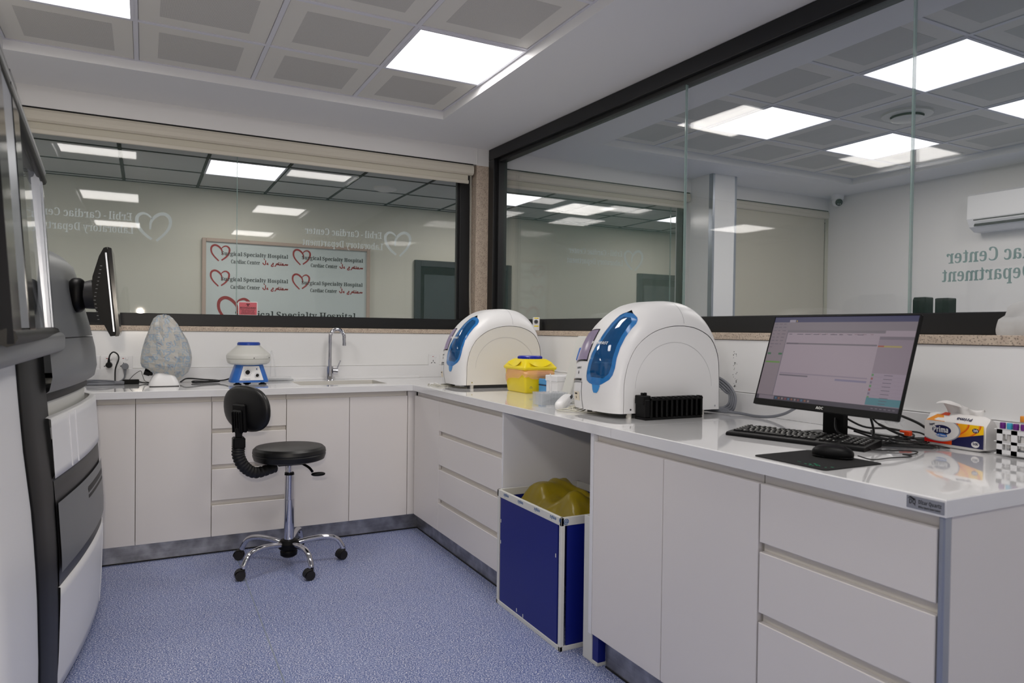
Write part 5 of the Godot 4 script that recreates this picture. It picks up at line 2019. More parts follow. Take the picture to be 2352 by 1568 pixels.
func rows_frustum(s: SurfaceTool, list: Array, r: float):
	# stacked rounded rectangles: [height, half width, half depth]
	var rows := []
	for e in list:
		var row := []
		for q in rounded_outline(e[1] * 2, e[2] * 2, minf(r, minf(e[1], e[2]) * 0.6), 4):
			row.append(Vector3(q.x, e[0], -q.y))
		rows.append(row)
	sheet(s, rows, false, true)
	var n: int = rows[-1].size()
	for k in n:
		tri(s, Vector3(0, list[-1][0], 0), rows[-1][k], rows[-1][(k + 1) % n])
		tri(s, Vector3(0, list[0][0], 0), rows[0][(k + 1) % n], rows[0][k])


# ---------------------------------------------------------------- the two dome-shaped analyzers
var arch_in := []
var arch_out := []

func even(pts: Array, n: int) -> Array:
	var c := curve(pts, 16)
	var len_ := [0.0]
	for i in c.size() - 1:
		len_.append(len_[-1] + c[i].distance_to(c[i + 1]))
	var r := []
	var k := 0
	for i in n:
		var d: float = len_[-1] * i / (n - 1)
		while k < c.size() - 2 and len_[k + 1] < d:
			k += 1
		r.append(c[k].lerp(c[k + 1], clampf((d - len_[k]) / maxf(len_[k + 1] - len_[k], 1e-6), 0.0, 1.0)))
	return r

# the moulded hull: u runs from the front foot over the top to the back foot, v from the near flank (0) to the far one (1)
func hull(u: float, v: float) -> Vector3:
	var f := u * (arch_in.size() - 1)
	var k := mini(int(f), arch_in.size() - 2)
	var a: Vector2 = arch_in[k].lerp(arch_in[k + 1], f - k)
	var b: Vector2 = arch_out[k].lerp(arch_out[k + 1], f - k)
	var e := 1.0
	var dz := 0.12 + (v - 0.35) / 0.3 * 0.103
	if v < 0.35:
		e = sin(v / 0.35 * PI / 2)
		dz = 0.12 * (1.0 - cos(v / 0.35 * PI / 2))
	elif v > 0.65:
		e = sin((1.0 - v) / 0.35 * PI / 2)
		dz = 0.343 - 0.12 * (1.0 - cos((1.0 - v) / 0.35 * PI / 2))
	var q := a.lerp(b, e)
	return Vector3(q.x + 0.04, q.y - COUNTER, -dz)

func hull_frame(u: float, v: float, off: float) -> Transform3D:
	var along := (hull(u + 0.01, v) - hull(u - 0.01, v)).normalized()
	var right := (hull(u, v - 0.02) - hull(u, v + 0.02)).normalized()
	var n := right.cross(along).normalized()
	along = n.cross(right).normalized()
	return Transform3D(Basis(right, along, n), hull(u, v) + n * off)

func hull_patch(s: SurfaceTool, us: Array, lo: Array, hi: Array, n: int, off):
	# rows at the given u, each from v = lo (near flank) to v = hi
	var rows := []
	for i in us.size():
		var row := []
		for j in n + 1:
			var f := float(j) / n
			var v: float = lerpf(lo[i], hi[i], f)
			var o: float = off
			row.append(hull_frame(us[i], clampf(v, 0.021, 0.979), o).origin if o != 0.0 else hull(us[i], v))
		rows.append(row)
	sheet(s, rows, true)

func span(a: float, b: float, n: int) -> Array:
	var r := []
	for k in n + 1:
		r.append(lerpf(a, b, float(k) / n))
	return r

func same(v: float, n: int) -> Array:
	var r := []
	r.resize(n)
	r.fill(v)
	return r

func benchtop_analyzer(label: String, where: Vector3, mark: String) -> Node3D:
	var t := thing("benchtop_analyzer", label, "analyzer", where, 0.0, "white dome-shaped benchtop analyzers with blue visors")
	# the visor opening along u, with its near and far edge
	var wu := [0.085, 0.092, 0.10, 0.112, 0.13, 0.156, 0.19, 0.23, 0.27, 0.31, 0.335, 0.35, 0.358, 0.365]
	var near := [0.325, 0.28, 0.245, 0.20, 0.168, 0.155, 0.163, 0.167, 0.167, 0.167, 0.168, 0.185, 0.21, 0.27]
	var far := [0.37, 0.49, 0.545, 0.562, 0.567, 0.562, 0.545, 0.505, 0.468, 0.447, 0.435, 0.425, 0.405, 0.36]
	var us := span(0.0, wu[0], 8)
	us.append_array(wu.slice(1))
	us.append_array(span(wu[-1], 1.0, 40).slice(1))
	# hull in two halves round the opening
	var s := begin()
	var a_lo := []
	var b_lo := []
	for u in us:
		var inside: bool = u >= wu[0] and u <= wu[-1]
		a_lo.append(interp(wu, near, u) if inside else 0.33)
		b_lo.append(interp(wu, far, u) if inside else 0.33)
	hull_patch(s, us, same(0.0, us.size()), a_lo, 10, 0.0)
	hull_patch(s, us, b_lo, same(1.0, us.size()), 18, 0.0)
	var body := add("hull", s, M["plastic white"], t)
	# rim and dark interior behind the visor
	var hu := [0.112, 0.125, 0.14, 0.156, 0.19, 0.23, 0.27, 0.31, 0.33, 0.343, 0.35]
	var rim_near := []
	var rim_far := []
	for u in hu:
		rim_near.append(interp(wu, near, u) + (0.055 if u > 0.12 and u < 0.345 else 0.085))
		rim_far.append(interp(wu, far, u) - (0.03 if u > 0.12 and u < 0.345 else 0.06))
	s = begin()
	var rim_in := []
	var rim_out := []
	for k in hu.size():
		rim_out.append(hull_frame(lerpf(wu[0], wu[-1], float(k) / (hu.size() - 1)), 0.5, 0.0).origin)
	var ring_out := []
	var ring_in := []
	for k in wu.size():
		ring_out.append(hull_frame(wu[k], near[k], -0.001).origin)
		ring_in.append(hull_frame(clampf(wu[k], hu[0], hu[-1]), interp(hu, rim_near, wu[k]), -0.008).origin)
	for k in range(wu.size() - 1, -1, -1):
		ring_out.append(hull_frame(wu[k], far[k], -0.001).origin)
		ring_in.append(hull_frame(clampf(wu[k], hu[0], hu[-1]), interp(hu, rim_far, wu[k]), -0.008).origin)
	sheet(s, [ring_out, ring_in], false, true)
	add("visor_rim", s, M["visor rim"], t)
	s = begin()
	var deep := []
	for k in ring_in.size():
		deep.append(ring_in[k] + Vector3(0.085, -0.03, 0.0))
	sheet(s, [ring_in, deep], false, true)
	var mid := Vector3()
	for p in deep:
		mid += p / deep.size()
	for k in deep.size():
		tri(s, mid + Vector3(0.03, 0, 0), deep[k], deep[(k + 1) % deep.size()])
	add("interior", s, M["visor inside"], t)
	s = begin()
	var w0: Vector3 = hull(0.15, 0.40) + Vector3(0.055, -0.02, 0)
	cyl(s, w0 + Vector3(0, -0.035, 0), w0 + Vector3(0, 0.03, 0), 0.028, -1.0, 20)
	cyl(s, w0 + Vector3(0, 0.03, 0), w0 + Vector3(0, 0.036, 0), 0.05, -1.0, 24)
	cyl(s, w0 + Vector3(0, -0.028, 0), w0 + Vector3(0, -0.022, 0), 0.055, -1.0, 24)
	add("reagent_carousel", s, M["visor works"], t)
	s = begin()
	var vr := []
	for i in wu.size():
		var row := []
		for j in 15:
			var f := j / 14.0
			var bulge := 0.007 * sin(PI * f) * sin(PI * clampf((wu[i] - wu[0]) / (wu[-1] - wu[0]), 0.0, 1.0))
			row.append(hull_frame(wu[i], lerpf(near[i] - 0.004, far[i] + 0.004, f), 0.0012 + bulge).origin)
		vr.append(row)
	sheet(s, vr, true)
	add("visor", s, M["visor blue"], t)
	s = begin()
	hull_patch(s, span(0.062, 0.088, 5), [0.33, 0.315, 0.305, 0.30, 0.295, 0.29], [0.38, 0.395, 0.405, 0.41, 0.415, 0.42], 8, 0.0015)
	add("grip_recess", s, M["visor rim"], t)
	words("lettering", "PATHFAST", M["print white"], t, hull_frame(0.226, 0.415, 0.0105), 0.0125, 0.115, false)
	# screen, label and printer door on the far half of the front
	s = begin()
	hull_patch(s, span(0.163, 0.283, 8), same(0.595, 9), same(0.90, 9), 8, 0.0015)
	var scr := add("screen_bezel", s, M["gloss black"], t)
	s = begin()
	hull_patch(s, span(0.168, 0.279, 8), same(0.608, 9), same(0.885, 9), 8, 0.0025)
	add("screen", s, M["panel screen"], scr)
	words("lettering", "COMPACT", M["plastic grey"], t, hull_frame(0.140, 0.72, 0.001), 0.008, 0.042, false)
	s = begin()
	at = hull_frame(0.123, 0.72, 0.0)
	prism(s, [Vector2(0, 0.009), Vector2(0.003, 0.002), Vector2(0.003, -0.003), Vector2(0, -0.006), Vector2(-0.003, -0.003), Vector2(-0.003, 0.002)], 0.0, 0.0012)
	at = Transform3D()
	add("drop_mark", s, M["print black"], t)
	s = begin()
	hull_patch(s, [0.096, 0.1035], [0.655, 0.655], [0.90, 0.90], 10, 0.002)
	add("paper_slot", s, M["gloss black"], t)
	s = begin()
	hull_patch(s, [0.0, 0.03, 0.06, 0.0915], same(0.648, 4), same(0.655, 4), 1, 0.0008)
	hull_patch(s, [0.0905, 0.0925], [0.648, 0.648], [0.92, 0.92], 8, 0.0008)
	add("printer_door_gap", s, M["seam"], t)
	s = begin()
	hull_patch(s, [0.028, 0.043, 0.058], same(0.685, 3), same(0.80, 3), 4, 0.0012)
	var stick := add("sticker", s, M["sticker"], t)
	words("lettering", "PATHFAST", M["print black"], stick, hull_frame(0.051, 0.742, 0.0015), 0.006, 0.026)
	if mark:
		words("lettering", mark, M["print black"], stick, hull_frame(0.038, 0.742, 0.0015), 0.009, 0.0)
	# hairline across the top
	s = begin()
	hull_patch(s, [0.535, 0.5368], [0.02, 0.02], [0.70, 0.70], 24, 0.0006)
	add("top_seam", s, M["faint seam"], t)
	# flat flanks set into the hull
	for side in 2:
		var z0: float = 0.0 if side == 0 else -0.343
		var sgn := 1.0 if side == 0 else -1.0
		var ol := []
		var sm := []
		for p in even(arch_in, 40):
			ol.append(p + Vector2(0.04, -COUNTER))
			sm.append(Vector2(-0.02, 1.10).lerp(p, 0.989) + Vector2(0.04, -COUNTER))
		s = begin()
		prism(s, ol, z0 - sgn * 0.012 if side == 0 else z0 + 0.006, z0 - sgn * 0.006 if side == 0 else z0 + 0.012)
		add("flank_gap", s, M["seam"], t)
		s = begin()
		sm[0].y = ol[0].y
		sm[-1].y = ol[-1].y
		prism(s, sm, minf(z0 - sgn * 0.006, z0 - sgn * 0.0005), maxf(z0 - sgn * 0.006, z0 - sgn * 0.0005))
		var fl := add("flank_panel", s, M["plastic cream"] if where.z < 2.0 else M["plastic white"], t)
		if side == 0:
			s = begin()
			var ring := []
			for k in 25:
				var a := PI - PI * k / 24.0
				ring.append(Vector2(-0.015 + 0.04 + cos(a) * 0.205 - 0.0, 1.07 - COUNTER + sin(a) * 0.19))
			ribbon(s, ring, [0.0006, 0.0014, 0.0014, 0.0004], 0.0, 0.0004)
			add("embossed_arc", s, M["faint seam"], fl)
			s = begin()
			for p in [Vector2(-0.243, 0.984), Vector2(0.212, 0.984)]:
				cyl(s, Vector3(p.x + 0.04, p.y - COUNTER, -0.001), Vector3(p.x + 0.04, p.y - COUNTER, 0.0012), 0.004, -1.0, 12)
			add("flank_screws", s, M["chrome"], fl).set_meta("kind", "stuff")
	s = begin()
	var floor_ := []
	for p in [Vector3(-0.24, 0.021, -0.003), Vector3(0.277, 0.021, -0.003), Vector3(0.277, 0.021, -0.34), Vector3(-0.24, 0.021, -0.34)]:
		floor_.append(p)
	quad(s, floor_[3], floor_[2], floor_[1], floor_[0])
	box(s, Vector3(-0.23, 0.012, -0.32), Vector3(0.25, 0.0209, -0.02))
	add("underside", s, M["plastic dark"], t)
	for p in [Vector3(-0.195, 0, -0.022), Vector3(0.195, 0, -0.022), Vector3(-0.2, 0, -0.30), Vector3(0.2, 0, -0.30)]:
		s = begin()
		cyl(s, p, p + Vector3(0, 0.022, 0), 0.0115, 0.0125, 16)
		add("foot", s, M["plastic cream"], t)
	return t

func analyzers():
	arch_in = even([Vector2(-0.28, 0.968), Vector2(-0.279, 1.013), Vector2(-0.276, 1.103), Vector2(-0.254, 1.182), Vector2(-0.213, 1.246), Vector2(-0.143, 1.296), Vector2(-0.071, 1.321), Vector2(-0.001, 1.33), Vector2(0.08, 1.325), Vector2(0.148, 1.302), Vector2(0.191, 1.271), Vector2(0.219, 1.222), Vector2(0.231, 1.174), Vector2(0.236, 1.07), Vector2(0.238, 0.968)], 81)
	arch_out = even([Vector2(-0.325, 0.968), Vector2(-0.335, 1.03), Vector2(-0.332, 1.10), Vector2(-0.315, 1.19), Vector2(-0.275, 1.28), Vector2(-0.22, 1.35), Vector2(-0.14, 1.408), Vector2(-0.07, 1.43), Vector2(0.0, 1.437), Vector2(0.08, 1.432), Vector2(0.14, 1.412), Vector2(0.19, 1.37), Vector2(0.225, 1.30), Vector2(0.238, 1.2), Vector2(0.24, 1.1), Vector2(0.24, 0.968)], 81)
	benchtop_analyzer("large white dome-shaped analyzer behind the black rack", Vector3(-0.04, COUNTER, 2.65), "2")
	benchtop_analyzer("white dome-shaped analyzer behind the yellow sharps bin, in the wall corner", Vector3(-0.04, COUNTER, 1.08), "")
	# grey cables that hang out behind the near one
	var t := thing("grey_cables", "grey cables looping out behind the large analyzer onto the worktop", "cable", Vector3(0.28, COUNTER, 2.68))
	for k in 4:
		var s := begin()
		var o := 0.011 * k
		tube(s, curve([Vector3(-0.07, 0.165 - o, -0.11), Vector3(-0.02, 0.158 - o, -0.07), Vector3(0.0, 0.128 - o, -0.02 - o * 0.5), Vector3(0.005, 0.085, 0.014 - o), Vector3(0.0, 0.04 + o * 0.3, 0.02 - o), Vector3(-0.005, 0.012 + o * 0.5, 0.0 - o), Vector3(-0.03, 0.008 + o * 0.4, -0.06), Vector3(-0.05, 0.01 + o * 0.4, -0.12)], 6), 0.0058, 8)
		add("loop", s, M["cable grey"], t)
	var s2 := begin()
	tube(s2, curve([Vector3(-0.02, 0.012, 0.0), Vector3(0.005, 0.008, 0.06), Vector3(0.0, 0.0065, 0.14), Vector3(0.01, 0.012, 0.21), Vector3(0.02, 0.03, 0.27), Vector3(0.0, 0.06, 0.34)], 6), 0.0060, 8)
	add("lead", s2, M["cable grey"], t)
	t = thing("white_cable", "thin white cable lying at the front foot of the far analyzer", "cable", Vector3(-0.30, COUNTER, 0.78))
	var s3 := begin()
	for k in 3:
		tube(s3, curve([Vector3(-0.06 + 0.01 * k, 0.003, -0.12), Vector3(-0.10 + 0.02 * k, 0.004 + 0.004 * k, -0.02), Vector3(-0.07, 0.003 + 0.003 * k, 0.07 + 0.03 * k), Vector3(0.0, 0.004, 0.12 - 0.02 * k), Vector3(0.03, 0.006 + 0.003 * k, 0.04), Vector3(-0.01, 0.003, -0.03), Vector3(0.04, 0.003, 0.16 + 0.05 * k)], 6), 0.0024, 6)
	add("strands", s3, M["cable pale"], t)
	s3 = begin()
	round_box(s3, Vector3(-0.085, 0.001, -0.05), Vector3(-0.03, 0.014, -0.03), 0.005)
	add("connector", s3, M["plastic white"], t)

# ---------------------------------------------------------------- between the analyzers
func bench_clutter():
	# yellow sharps bin
	var c := Vector3(-0.005, COUNTER, 1.37)
	var t := thing("sharps_bin", "yellow sharps bin with blue cap and a pink bag round its rim", "bin", c)
	var s := begin()
	rows_frustum(s, [[0.0, 0.084, 0.108], [0.006, 0.090, 0.114], [0.07, 0.096, 0.119], [0.135, 0.101, 0.123]], 0.012)
	add("body", s, M["sharps yellow"], t)
	s = begin()
	rows_frustum(s, [[0.132, 0.107, 0.129], [0.138, 0.110, 0.132], [0.146, 0.110, 0.132], [0.150, 0.106, 0.128], [0.175, 0.090, 0.105], [0.188, 0.076, 0.082], [0.192, 0.07, 0.07]], 0.016)
	add("lid", s, M["sharps yellow"], t)
	for e in [[0, 1], [1, 0]]:   # the scoops in the lid's sides
		s = begin()
		var rows := []
		for k in 13:
			var a := -1.0 + 2.0 * k / 12.0
			var y := 0.150 + 0.024 * a * a
			var outp := 0.1285 if e[0] == 0 else 0.1065
			var inp := 0.100 if e[0] == 0 else 0.088
			var wid := 0.075
			var p0 := Vector3(a * wid, y, outp) if e[0] == 0 else Vector3(-outp, y, a * wid)
			var p1 := Vector3(a * wid * 0.75, 0.182, inp) if e[0] == 0 else Vector3(-inp, 0.182, a * wid * 0.75)
			rows.append([p0, p1])
		sheet(s, rows)
		add("lid_scoop", s, M["sharps yellow"], t)
	s = begin()
	lathe(s, [Vector2(0.058, 0.188), Vector2(0.070, 0.190), Vector2(0.070, 0.204), Vector2(0.066, 0.2085), Vector2(0.0, 0.2085)], 40)
	for k in 40:
		var a := TAU * k / 40.0
		box(s, Vector3(cos(a) * 0.070 - 0.0015, 0.191, sin(a) * 0.070 - 0.0015), Vector3(cos(a) * 0.070 + 0.0015, 0.204, sin(a) * 0.070 + 0.0015))
	add("cap", s, M["cap blue"], t)
	# print on the side towards the camera
	var pf := Transform3D(Basis(), Vector3(0, 0, 0))
	var texts := [["CONTAMINATED SHARPS ONLY", 0.118, 0.0065, "print green", 0.08], ["DESTROY BY INCINERATION", 0.108, 0.0065, "print green", 0.085], ["WARNING", 0.097, 0.006, "print blue", 0.05], ["DO NOT FILL ABOVE LINE", 0.090, 0.0045, "print black", 0.075], ["DANGER", 0.077, 0.011, "print green", 0.055], ["INFECTIOUS WASTE", 0.064, 0.0045, "print green", 0.06], ["Medi-Bin 5L", 0.050, 0.006, "print black", 0.04]]
	for e in texts:
		words("print_line", e[0], M[e[3]], t, Transform3D(Basis(Vector3(1, 0, 0), -0.06), Vector3(0.022, e[1], lerpf(0.1150, 0.1238, e[1] / 0.135))), e[2], e[4], false)
	s = begin()
	var tri_mark := []
	for k in 4:
		tri_mark.append(Vector2(-0.055, 0.034) + Vector2.from_angle(PI / 2 + TAU * k / 3.0) * 0.009)
	at = Transform3D(Basis(Vector3(1, 0, 0), -0.06), Vector3(0, 0, 0.1185))
	ribbon(s, tri_mark, [0.002, 0.002], 0.0, 0.0006)
	at = Transform3D()
	add("recycling_mark", s, M["print blue"], t)
	# the bag
	t = thing("pink_bag", "thin pink plastic bag pulled down round the sharps bin", "bag", c + Vector3(0, 0.09, 0))
	s = begin()
	var rng := RandomNumberGenerator.new()
	rng.seed = 5
	var rows := []
	var n := 48
	for i in 6:
		var row := []
		for k in n:
			var a := TAU * k / n
			var o := Vector3(pow_s(cos(a), 0.35) * 0.104, 0, pow_s(sin(a), 0.35) * 0.126)
			var hang := 0.052 + 0.020 * sin(a * 2.0 + 0.6) + 0.014 * sin(a * 3.0 + 2.2) + 0.005 * sin(a * 9.0)
			var f := i / 5.0
			var out := 1.0 + 0.30 * sin(PI * f * 0.8) * (0.45 + 0.35 * sin(a * 2.0 + 3.9)) + rng.randf_range(-0.012, 0.012) * f
			row.append(Vector3(o.x * out, 0.044 - hang * f + 0.003 * rng.randf_range(-1, 1) * f, o.z * out))
		rows.append(row)
	sheet(s, rows, true, true)
	add("film", s, M["bag pink"], t)
	# blue tip box
	t = thing("tip_box", "translucent blue pipette tip box beside the sharps bin", "box", Vector3(0.015, COUNTER, 1.575))
	s = begin()
	box(s, Vector3(-0.048, 0.0, -0.05), Vector3(0.052, 0.052, 0.05), 0.004)
	add("tray", s, M["tip box blue"], t)
	s = begin()
	box(s, Vector3(-0.049, 0.053, -0.051), Vector3(0.053, 0.088, 0.051), 0.005)
	add("cover", s, M["tip box blue"], t)
	s = begin()
	box(s, Vector3(-0.0485, 0.0505, -0.0505), Vector3(0.0525, 0.0545, 0.0505))
	add("deck", s, M["print navy"], t)
	# white box
	t = thing("white_box", "plain white box behind the clear tube rack, against the large analyzer", "box", Vector3(-0.075, COUNTER, 1.82))
	s = begin()
	box(s, Vector3(-0.052, 0.0, -0.05), Vector3(0.058, 0.094, 0.06), 0.002)
	add("box_base", s, M["plastic white"], t)
	s = begin()
	box(s, Vector3(-0.056, 0.094, -0.054), Vector3(0.062, 0.124, 0.064), 0.003)
	add("box_lid", s, M["laminate edge"], t)
	words("lettering", "T I P", M["plastic grey"], t, Transform3D(Basis(), Vector3(0.0, 0.11, 0.0642)), 0.006, 0.0, false)
	# clear tube rack
	t = thing("clear_tube_rack", "low clear plastic tube rack in front of the white box", "rack", Vector3(-0.29, COUNTER, 2.085))
	s = begin()
	box(s, Vector3(-0.072, 0.0, -0.045), Vector3(0.075, 0.006, 0.045), 0.001)
	box(s, Vector3(-0.068, 0.058, -0.042), Vector3(0.072, 0.062, 0.042), 0.001)
	box(s, Vector3(-0.072, 0.0, 0.042), Vector3(0.075, 0.066, 0.045))
	box(s, Vector3(-0.072, 0.0, -0.045), Vector3(0.075, 0.066, -0.042))
	add("shell", s, M["acrylic"], t)
	for k in 11:
		s = begin()
		box(s, Vector3(-0.068 + 0.0138 * k, 0.006, -0.042), Vector3(-0.0668 + 0.0138 * k, 0.064, 0.0455))
		add("divider", s, M["acrylic frosted"], t)
	t = thing("white_rod", "thin white plastic rod standing in the clear tube rack", "rod", Vector3(-0.285, COUNTER + 0.0065, 2.085))
	s = begin()
	tube(s, [Vector3(0, 0, 0), Vector3(-0.002, 0.075, 0), Vector3(-0.004, 0.125, 0), Vector3(-0.0045, 0.145, 0)], [0.0055, 0.006, 0.0045, 0.0018], 10)
	add("shaft", s, M["plastic white"], t)
	# handheld scanner
	t = thing("handheld_scanner", "white handheld barcode scanner lying with its coiled cord", "scanner", Vector3(-0.31, COUNTER, 2.235), 0.55)
	s = begin()
	at = Transform3D(Basis(Vector3(0, 0, 1), 0.35), Vector3(0, 0.024, 0))
	pillow(s, Vector3(0.01, 0.004, 0), Vector3(0.062, 0.021, 0.024), 0.6, 0.6, 12)
	add("body", s, M["plastic white"], t)
	s = begin()
	box(s, Vector3(0.038, 0.006, 0.0215), Vector3(0.058, 0.022, 0.0255), 0.001)
	add("display", s, M["plastic dark"], t)
	s = begin()
	box(s, Vector3(0.008, -0.004, 0.0225), Vector3(0.022, 0.008, 0.0255), 0.002)
	add("button", s, M["laminate edge"], t)
	at = Transform3D()
	t = thing("scanner_cord", "tangled white cord between the scanner and the large analyzer", "cable", Vector3(-0.28, COUNTER, 2.33))
	s = begin()
	for k in 4:
		tube(s, curve([Vector3(-0.09 + 0.01 * k, 0.004, -0.05), Vector3(-0.10 + 0.03 * k, 0.006 + 0.005 * k, 0.0), Vector3(-0.04, 0.004 + 0.004 * k, 0.05 - 0.02 * k), Vector3(0.02, 0.012 + 0.004 * k, 0.02), Vector3(0.0, 0.022 - 0.003 * k, -0.03), Vector3(-0.05, 0.010, -0.02 + 0.02 * k), Vector3(-0.03, 0.004, 0.07), Vector3(0.05, 0.004, 0.10 + 0.02 * k)], 6), 0.0026, 6)
	add("strands", s, M["cable pale"], t)
	# pipette stand, seen above the white box
	t = thing("pipette_stand", "pale grey pipette stand with blue holders left of the near analyzer's screen", "stand", Vector3(-0.055, COUNTER, 2.0))
	s = begin()
	at = Transform3D(Basis(Vector3(0, 0, 1), -0.32), Vector3(-0.10, 0.0, 0.0))
	box(s, Vector3(-0.012, 0.02, -0.04), Vector3(0.006, 0.345, 0.04), 0.004)
	at = Transform3D()
	box(s, Vector3(-0.09, 0.0, -0.055), Vector3(0.08, 0.02, 0.055), 0.005)
	add("post", s, M["plastic pale"], t)
	for k in 2:
		s = begin()
		at = Transform3D(Basis(Vector3(0, 0, 1), -0.32), Vector3(-0.10, 0.0, 0.0))
		round_box(s, Vector3(-0.022, 0.215, 0.02 + 0.028 * k), Vector3(0.022, 0.282, 0.044 + 0.028 * k), 0.006)
		at = Transform3D()
		add("pipette_holder", s, M["centrifuge blue"], t)
		s = begin()
		cyl(s, Vector3(0.03, 0.285, 0.03 + 0.028 * k), Vector3(0.045, 0.335, 0.03 + 0.028 * k), 0.009, 0.008, 14)
		cyl(s, Vector3(0.0455, 0.336, 0.03 + 0.028 * k), Vector3(0.046, 0.342, 0.03 + 0.028 * k), 0.014, 0.014, 14)
		add("pipette_top", s, M["plastic pale"], t)
	# small white instrument on the partition sill
	t = thing("sill_thermometer", "small white instrument with yellow labels standing on the partition sill", "instrument", Vector3(0.36, 1.304, 0.79), -0.35)
	s = begin()
	box(s, Vector3(-0.022, 0.0, -0.018), Vector3(0.022, 0.09, 0.018), 0.003)
	add("body", s, M["plastic white"], t)
	s = begin()
	cyl(s, Vector3(-0.003, 0.06, 0.0175), Vector3(-0.003, 0.06, 0.021), 0.014, -1.0, 22)
	add("dial_ring", s, M["plastic grey"], t)
	s = begin()
	cyl(s, Vector3(-0.003, 0.06, 0.0205), Vector3(-0.003, 0.06, 0.0225), 0.009, -1.0, 20)
	add("dial", s, M["plastic dark"], t)
	s = begin()
	for y in [[0.08, 0.087], [0.026, 0.034]]:
		box(s, Vector3(-0.016, y[0], 0.0178), Vector3(0.014, y[1], 0.0186))
	add("yellow_labels", s, M["yellow print"], t).set_meta("kind", "stuff")
	# black rack in front of the near analyzer
	t = thing("black_rack", "black ten-slot instrument rack in front of the large analyzer", "rack", Vector3(-0.225, COUNTER, 2.69))
	s = begin()
	box(s, Vector3(0.0, 0.0, -0.035), Vector3(0.298, 0.010, 0.035), 0.002)
	box(s, Vector3(0.298, 0.01, -0.012), Vector3(0.312, 0.028, 0.012), 0.003)
	add("base_plate", s, M["plastic black"], t)
	s = begin()
	box(s, Vector3(0.03, 0.078, -0.033), Vector3(0.30, 0.088, 0.036), 0.002)
	for k in 10:
		box(s, Vector3(0.047 + 0.0262 * k, 0.087, 0.010), Vector3(0.060 + 0.0262 * k, 0.0925, 0.036), 0.0015)
	add("top_rail", s, M["plastic black"], t)
	for k in 11:
		s = begin()
		box(s, Vector3(0.028 + 0.0262 * k, 0.010, -0.033), Vector3(0.038 + 0.0262 * k, 0.079, 0.034), 0.0015)
		add("slot_wall", s, M["plastic black"], t)
	s = begin()
	box(s, Vector3(0.03, 0.010, -0.034), Vector3(0.30, 0.08, -0.028))
	add("rear_wall", s, M["gloss black"], t)
	s = begin()
	box(s, Vector3(0.0, 0.01, -0.034), Vector3(0.028, 0.082, 0.030), 0.003)
	box(s, Vector3(-0.006, 0.062, -0.03), Vector3(0.034, 0.098, 0.026), 0.003)
	add("end_block", s, M["plastic black"], t)
	for k in 2:
		s = begin()
		box(s, Vector3(0.004 + 0.015 * k, 0.097, -0.006), Vector3(0.013 + 0.015 * k, 0.109, 0.008), 0.002)
		add("peg", s, M["plastic black"], t)

